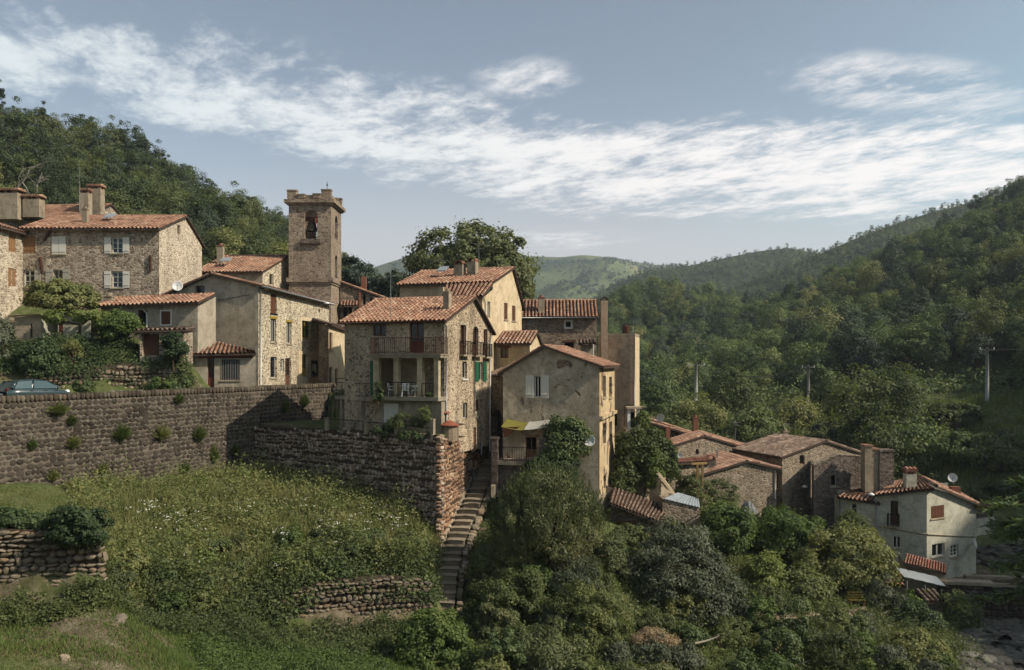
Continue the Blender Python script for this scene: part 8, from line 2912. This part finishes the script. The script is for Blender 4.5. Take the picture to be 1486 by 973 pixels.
# umbels
fl = []
rr = np.random.default_rng(5)
for (px, py, rx, ry, D, n) in ((225, 735, 40, 22, 47, 26), (265, 742, 36, 22, 48, 20), (345, 742, 40, 20, 52, 16), (430, 735, 26, 14, 55, 22), (490, 765, 44, 18, 52, 40), (560, 758, 44, 16, 53.5, 34), (405, 770, 36, 14, 50, 18), (160, 840, 20, 20, 39, 6), (275, 805, 20, 10, 44, 5), (335, 715, 40, 14, 57, 8)):
    for _ in range(n):
        q = P(px + rr.normal(0, rx * 0.5), py + rr.normal(0, ry * 0.4), D + rr.normal(0, 1.2))
        z = gz(q[0], q[1])
        fl.append((q[0], q[1], max(z + 0.5, min(q[2], z + 1.25)), z))
V, Fl, n0 = [], [], 0
ms = MB()
for x, y, z, z0 in fl:
    m_ = int(rr.integers(2, 6))
    pos = np.array((x, y, z)) + rr.normal(0, 0.075, (m_, 3)) * np.array((1, 1, 0.3))
    v, f = leaf_quads(pos, unit(rr.normal(size=(m_, 3)) * 0.4 + np.array((0, -0.5, 0.9))), 0.085, 0.075, r=rr)
    V.append(v)
    Fl.append(f + n0)
    n0 += len(v)
    ms.tube([(x, y, z0 - 0.1), (x, y, z)], 0.012, 3, False)
kind(mesh_np('white_flowers', np.concatenate(V), np.concatenate(Fl), M['flower']), 'stuff')
kind(ms.build('flower_stems', M['grass_green']), 'stuff')
# lawn above the field-stone wall
p, r = scatter([(-160, 768, 37.7), (0, 768, 37.7), (70, 770, 38), (115, 775, 38.6), (145, 745, 43), (120, 712, 49.5), (60, 709, 47), (0, 708, 45.4), (-160, 702, 42)], 15000, 6)
blades('lawn_grass', p, r, 0.08, 0.32, 0.045, 'grass')
p, r = scatter([(-160, 790, 37.3), (0, 775, 37.3), (115, 780, 38.0), (120, 758, 40), (0, 750, 40), (-160, 750, 40)], 900, 7)
cover('lawn_edge_weeds', p, r, 14, 0.35, 0.12, 0.09, 'lf_ivy', 0.22)
# mown grass and bank at the bottom of the picture
fore = [(-160, 888, 34.4), (0, 880, 35.8), (150, 870, 36.8), (250, 910, 39.5), (350, 905, 42.4), (440, 925, 43.8), (600, 915, 45.6), (700, 940, 44), (720, 1010, 39), (400, 1010, 36.5), (150, 1010, 30), (-160, 1010, 26.5)]
p, r = scatter(fore, 52000, 8)
blades('short_grass', p, r, 0.08, 0.36, 0.045, 'grass_green', 0.6)
p, r = scatter([(-160, 892, 34), (0, 886, 35.2), (120, 905, 35.2), (230, 950, 35.5), (240, 1010, 32), (-160, 1010, 26.5)], 22000, 9)
blades('cut_hay', p, r, 0.03, 0.2, 0.035, 'straw', 2.2)
p, r = scatter([(150, 870, 38), (260, 895, 41), (350, 890, 43.3), (420, 905, 44), (400, 945, 41.5), (250, 950, 38.5), (150, 920, 36)], 1300, 10)
cover('bank_weeds', p, r, 18, 0.5, 0.13, 0.08, 'lf_mid', 0.5)
p, r = scatter([(280, 940, 39.5), (430, 930, 43), (560, 960, 41.8), (560, 1010, 38.5), (280, 1010, 35)], 1500, 11)
cover('bank_weeds', p, r, 16, 0.5, 0.13, 0.08, 'lf_bright', 0.4)
p, r = scatter([(390, 914, 45.0), (450, 912, 45.8), (520, 908, 46.8), (625, 900, 48.2), (640, 890, 48.6), (640, 935, 46), (560, 950, 43), (420, 940, 42.8)], 1100, 20)
cover('bank_weeds', p, r, 18, 0.5, 0.14, 0.09, 'lf_mid', 0.45)
p, r = scatter([(395, 860, 45.8), (480, 838, 47.9), (630, 838, 49.4), (630, 850, 48.6), (480, 852, 47.0), (400, 874, 45.0)], 420, 21)
cover('bramble_cover', p + np.array((0, 0, 0.35)), r, 26, 0.7, 0.17, 0.12, 'lf_ivy', 0.5)
p, r = scatter([(880, 600, 132), (1000, 592, 136), (1120, 578, 138), (1300, 560, 126), (1486, 545, 116), (1600, 540, 116), (1600, 530, 128), (1486, 535, 126), (1380, 545, 134), (1200, 562, 146), (1000, 580, 148)], 1500, 22)
cover('wood_edge_scrub', p, r, 26, 1.4, 0.5, 0.32, 'lf_forest', 1.7)
# bank beside the stairs and gardens
gard = [(665, 870, 49.8), (690, 780, 55.3), (725, 715, 61), (760, 730, 55.2), (860, 770, 52), (960, 790, 58), (1080, 770, 66), (1210, 790, 69), (1290, 860, 61), (1390, 880, 60), (1430, 920, 58), (1420, 1010, 46), (640, 1010, 39), (660, 930, 44)]
p, r = scatter(gard, 5200, 12)
cover('garden_weeds', p, r, 16, 0.6, 0.17, 0.09, 'lf_mid', 0.5)
p, r = scatter(gard, 16000, 13)
blades('garden_grass', p, r, 0.2, 0.75, 0.04, 'grass', 0.5)
# hillside garden bank
p, r = scatter([(-150, 540, 58), (40, 531, 60.3), (150, 529, 61.8), (268, 521, 64.2), (265, 500, 63.5), (190, 490, 64.5), (100, 486, 64), (0, 492, 63), (-150, 495, 62)], 2000, 14)
cover('bank_ivy', p, r, 20, 0.6, 0.17, 0.12, 'lf_ivy', 0.5)
p, r = scatter([(-150, 540, 58), (40, 531, 60.3), (268, 521, 64.2), (190, 490, 64.5), (0, 492, 63), (-150, 495, 62)], 2500, 15)
blades('bank_grass', p, r, 0.25, 0.8, 0.04, 'grass', 0.5)
p, r = scatter([(225, 570, 60.5), (272, 566, 62.5), (272, 530, 66), (300, 520, 68.5), (255, 500, 68), (200, 530, 63)], 500, 23)
cover('bank_weeds', p, r, 22, 0.5, 0.16, 0.1, 'lf_mid', 0.55)
p, r = scatter([(-160, 884, 35.5), (0, 884, 36.1), (80, 872, 36.4), (152, 850, 36.6), (160, 790, 37.2), (180, 850, 37.0), (150, 890, 35.8), (60, 905, 34.9), (-160, 905, 34.2)], 700, 24)
cover('bank_weeds', p, r, 22, 0.4, 0.13, 0.08, 'lf_mid', 0.5)
# fallen ivy over the top of the bank wall
V = WG.p(0, 0)
uu = rng.random(1400) * WG.L
pos = np.array([WG.p(u_, ztg(u_) + rng.normal(-0.1, 0.28), 0.12 + rng.random() * 0.2) for u_ in uu if math.sin(u_ * 0.8) + rng.random() > 0.2])
v, f = leaf_quads(pos, unit(rng.normal(size=pos.shape) * 0.5 + np.array((0, -1, 0.4))), 0.2, 0.14)
kind(mesh_np('wall_ivy_cover', v, f, M['lf_ivy']), 'stuff')
# meadow on the valley terraces
p, r = scatter([(1180, 640, 105), (1240, 600, 122), (1480, 572, 116), (1560, 572, 116), (1560, 720, 78), (1400, 730, 79), (1290, 690, 92)], 14000, 16)
blades('meadow_grass', p, r, 0.4, 1.1, 0.13, 'grass', 0.6)
p, r = scatter([(930, 640, 98), (960, 600, 135), (1150, 590, 136), (1300, 575, 128), (1290, 640, 100), (1200, 640, 102), (1080, 650, 100)], 3000, 17)
cover('valley_scrub', p, r, 14, 1.0, 0.4, 0.22, 'lf_mid', 1.0)
# river bed
p, r = scatter([(1395, 905, 59.5), (1425, 870, 60.8), (1560, 870, 60.5), (1560, 1010, 47), (1400, 1010, 47)], 900, 18)
sp = [(q + np.array((0, 0, 0.05)), r.uniform(0, 6.28), r.uniform(-0.4, 0.4), tuple(r.uniform(0.25, 1.0) * np.array((1.2, 0.9, 0.6)))) for q in p]
p, r = scatter([(1415, 815, 71), (1420, 770, 74), (1560, 770, 74), (1560, 830, 70)], 260, 19)
sp += [(q + np.array((0, 0, 0.1)), r.uniform(0, 6.28), r.uniform(-0.4, 0.4), tuple(r.uniform(0.4, 1.3) * np.array((1.2, 0.9, 0.7)))) for q in p]
rv = thing('river_bed', 'dry stream bed of grey boulders below the river wall', 'stream bed', P(1450, 930, 56))
lay_stones(rv, sp, 'round', 'riverstone', 300, 'boulder', 'river_gravel')
# ------------------------------------------------------------------ haze in the valley air
hm = bpy.data.materials.new('valley_haze')
hm.use_nodes = True
ht = NT(hm.node_tree)
pv = ht.n('ShaderNodeVolumePrincipled', Color=(0.74, 0.85, 0.97, 1), Density=0.0002, Anisotropy=0.25)
ht.n('ShaderNodeOutputMaterial', Volume=pv.outputs[0])
hb = MB()
g_lo, g_hi = (float(gx[0]) - 50, float(gy[0]) - 50), (float(gx[-1]) + 50, float(gy[-1]) + 50)
hb.obox((g_lo[0], g_lo[1], float(ZZ.min()) - 1.5), (g_hi[0] - g_lo[0], 0, 0), (0, g_hi[1] - g_lo[1], 0), (0, 0, 300))
ho = kind(hb.build('haze', hm), 'stuff')
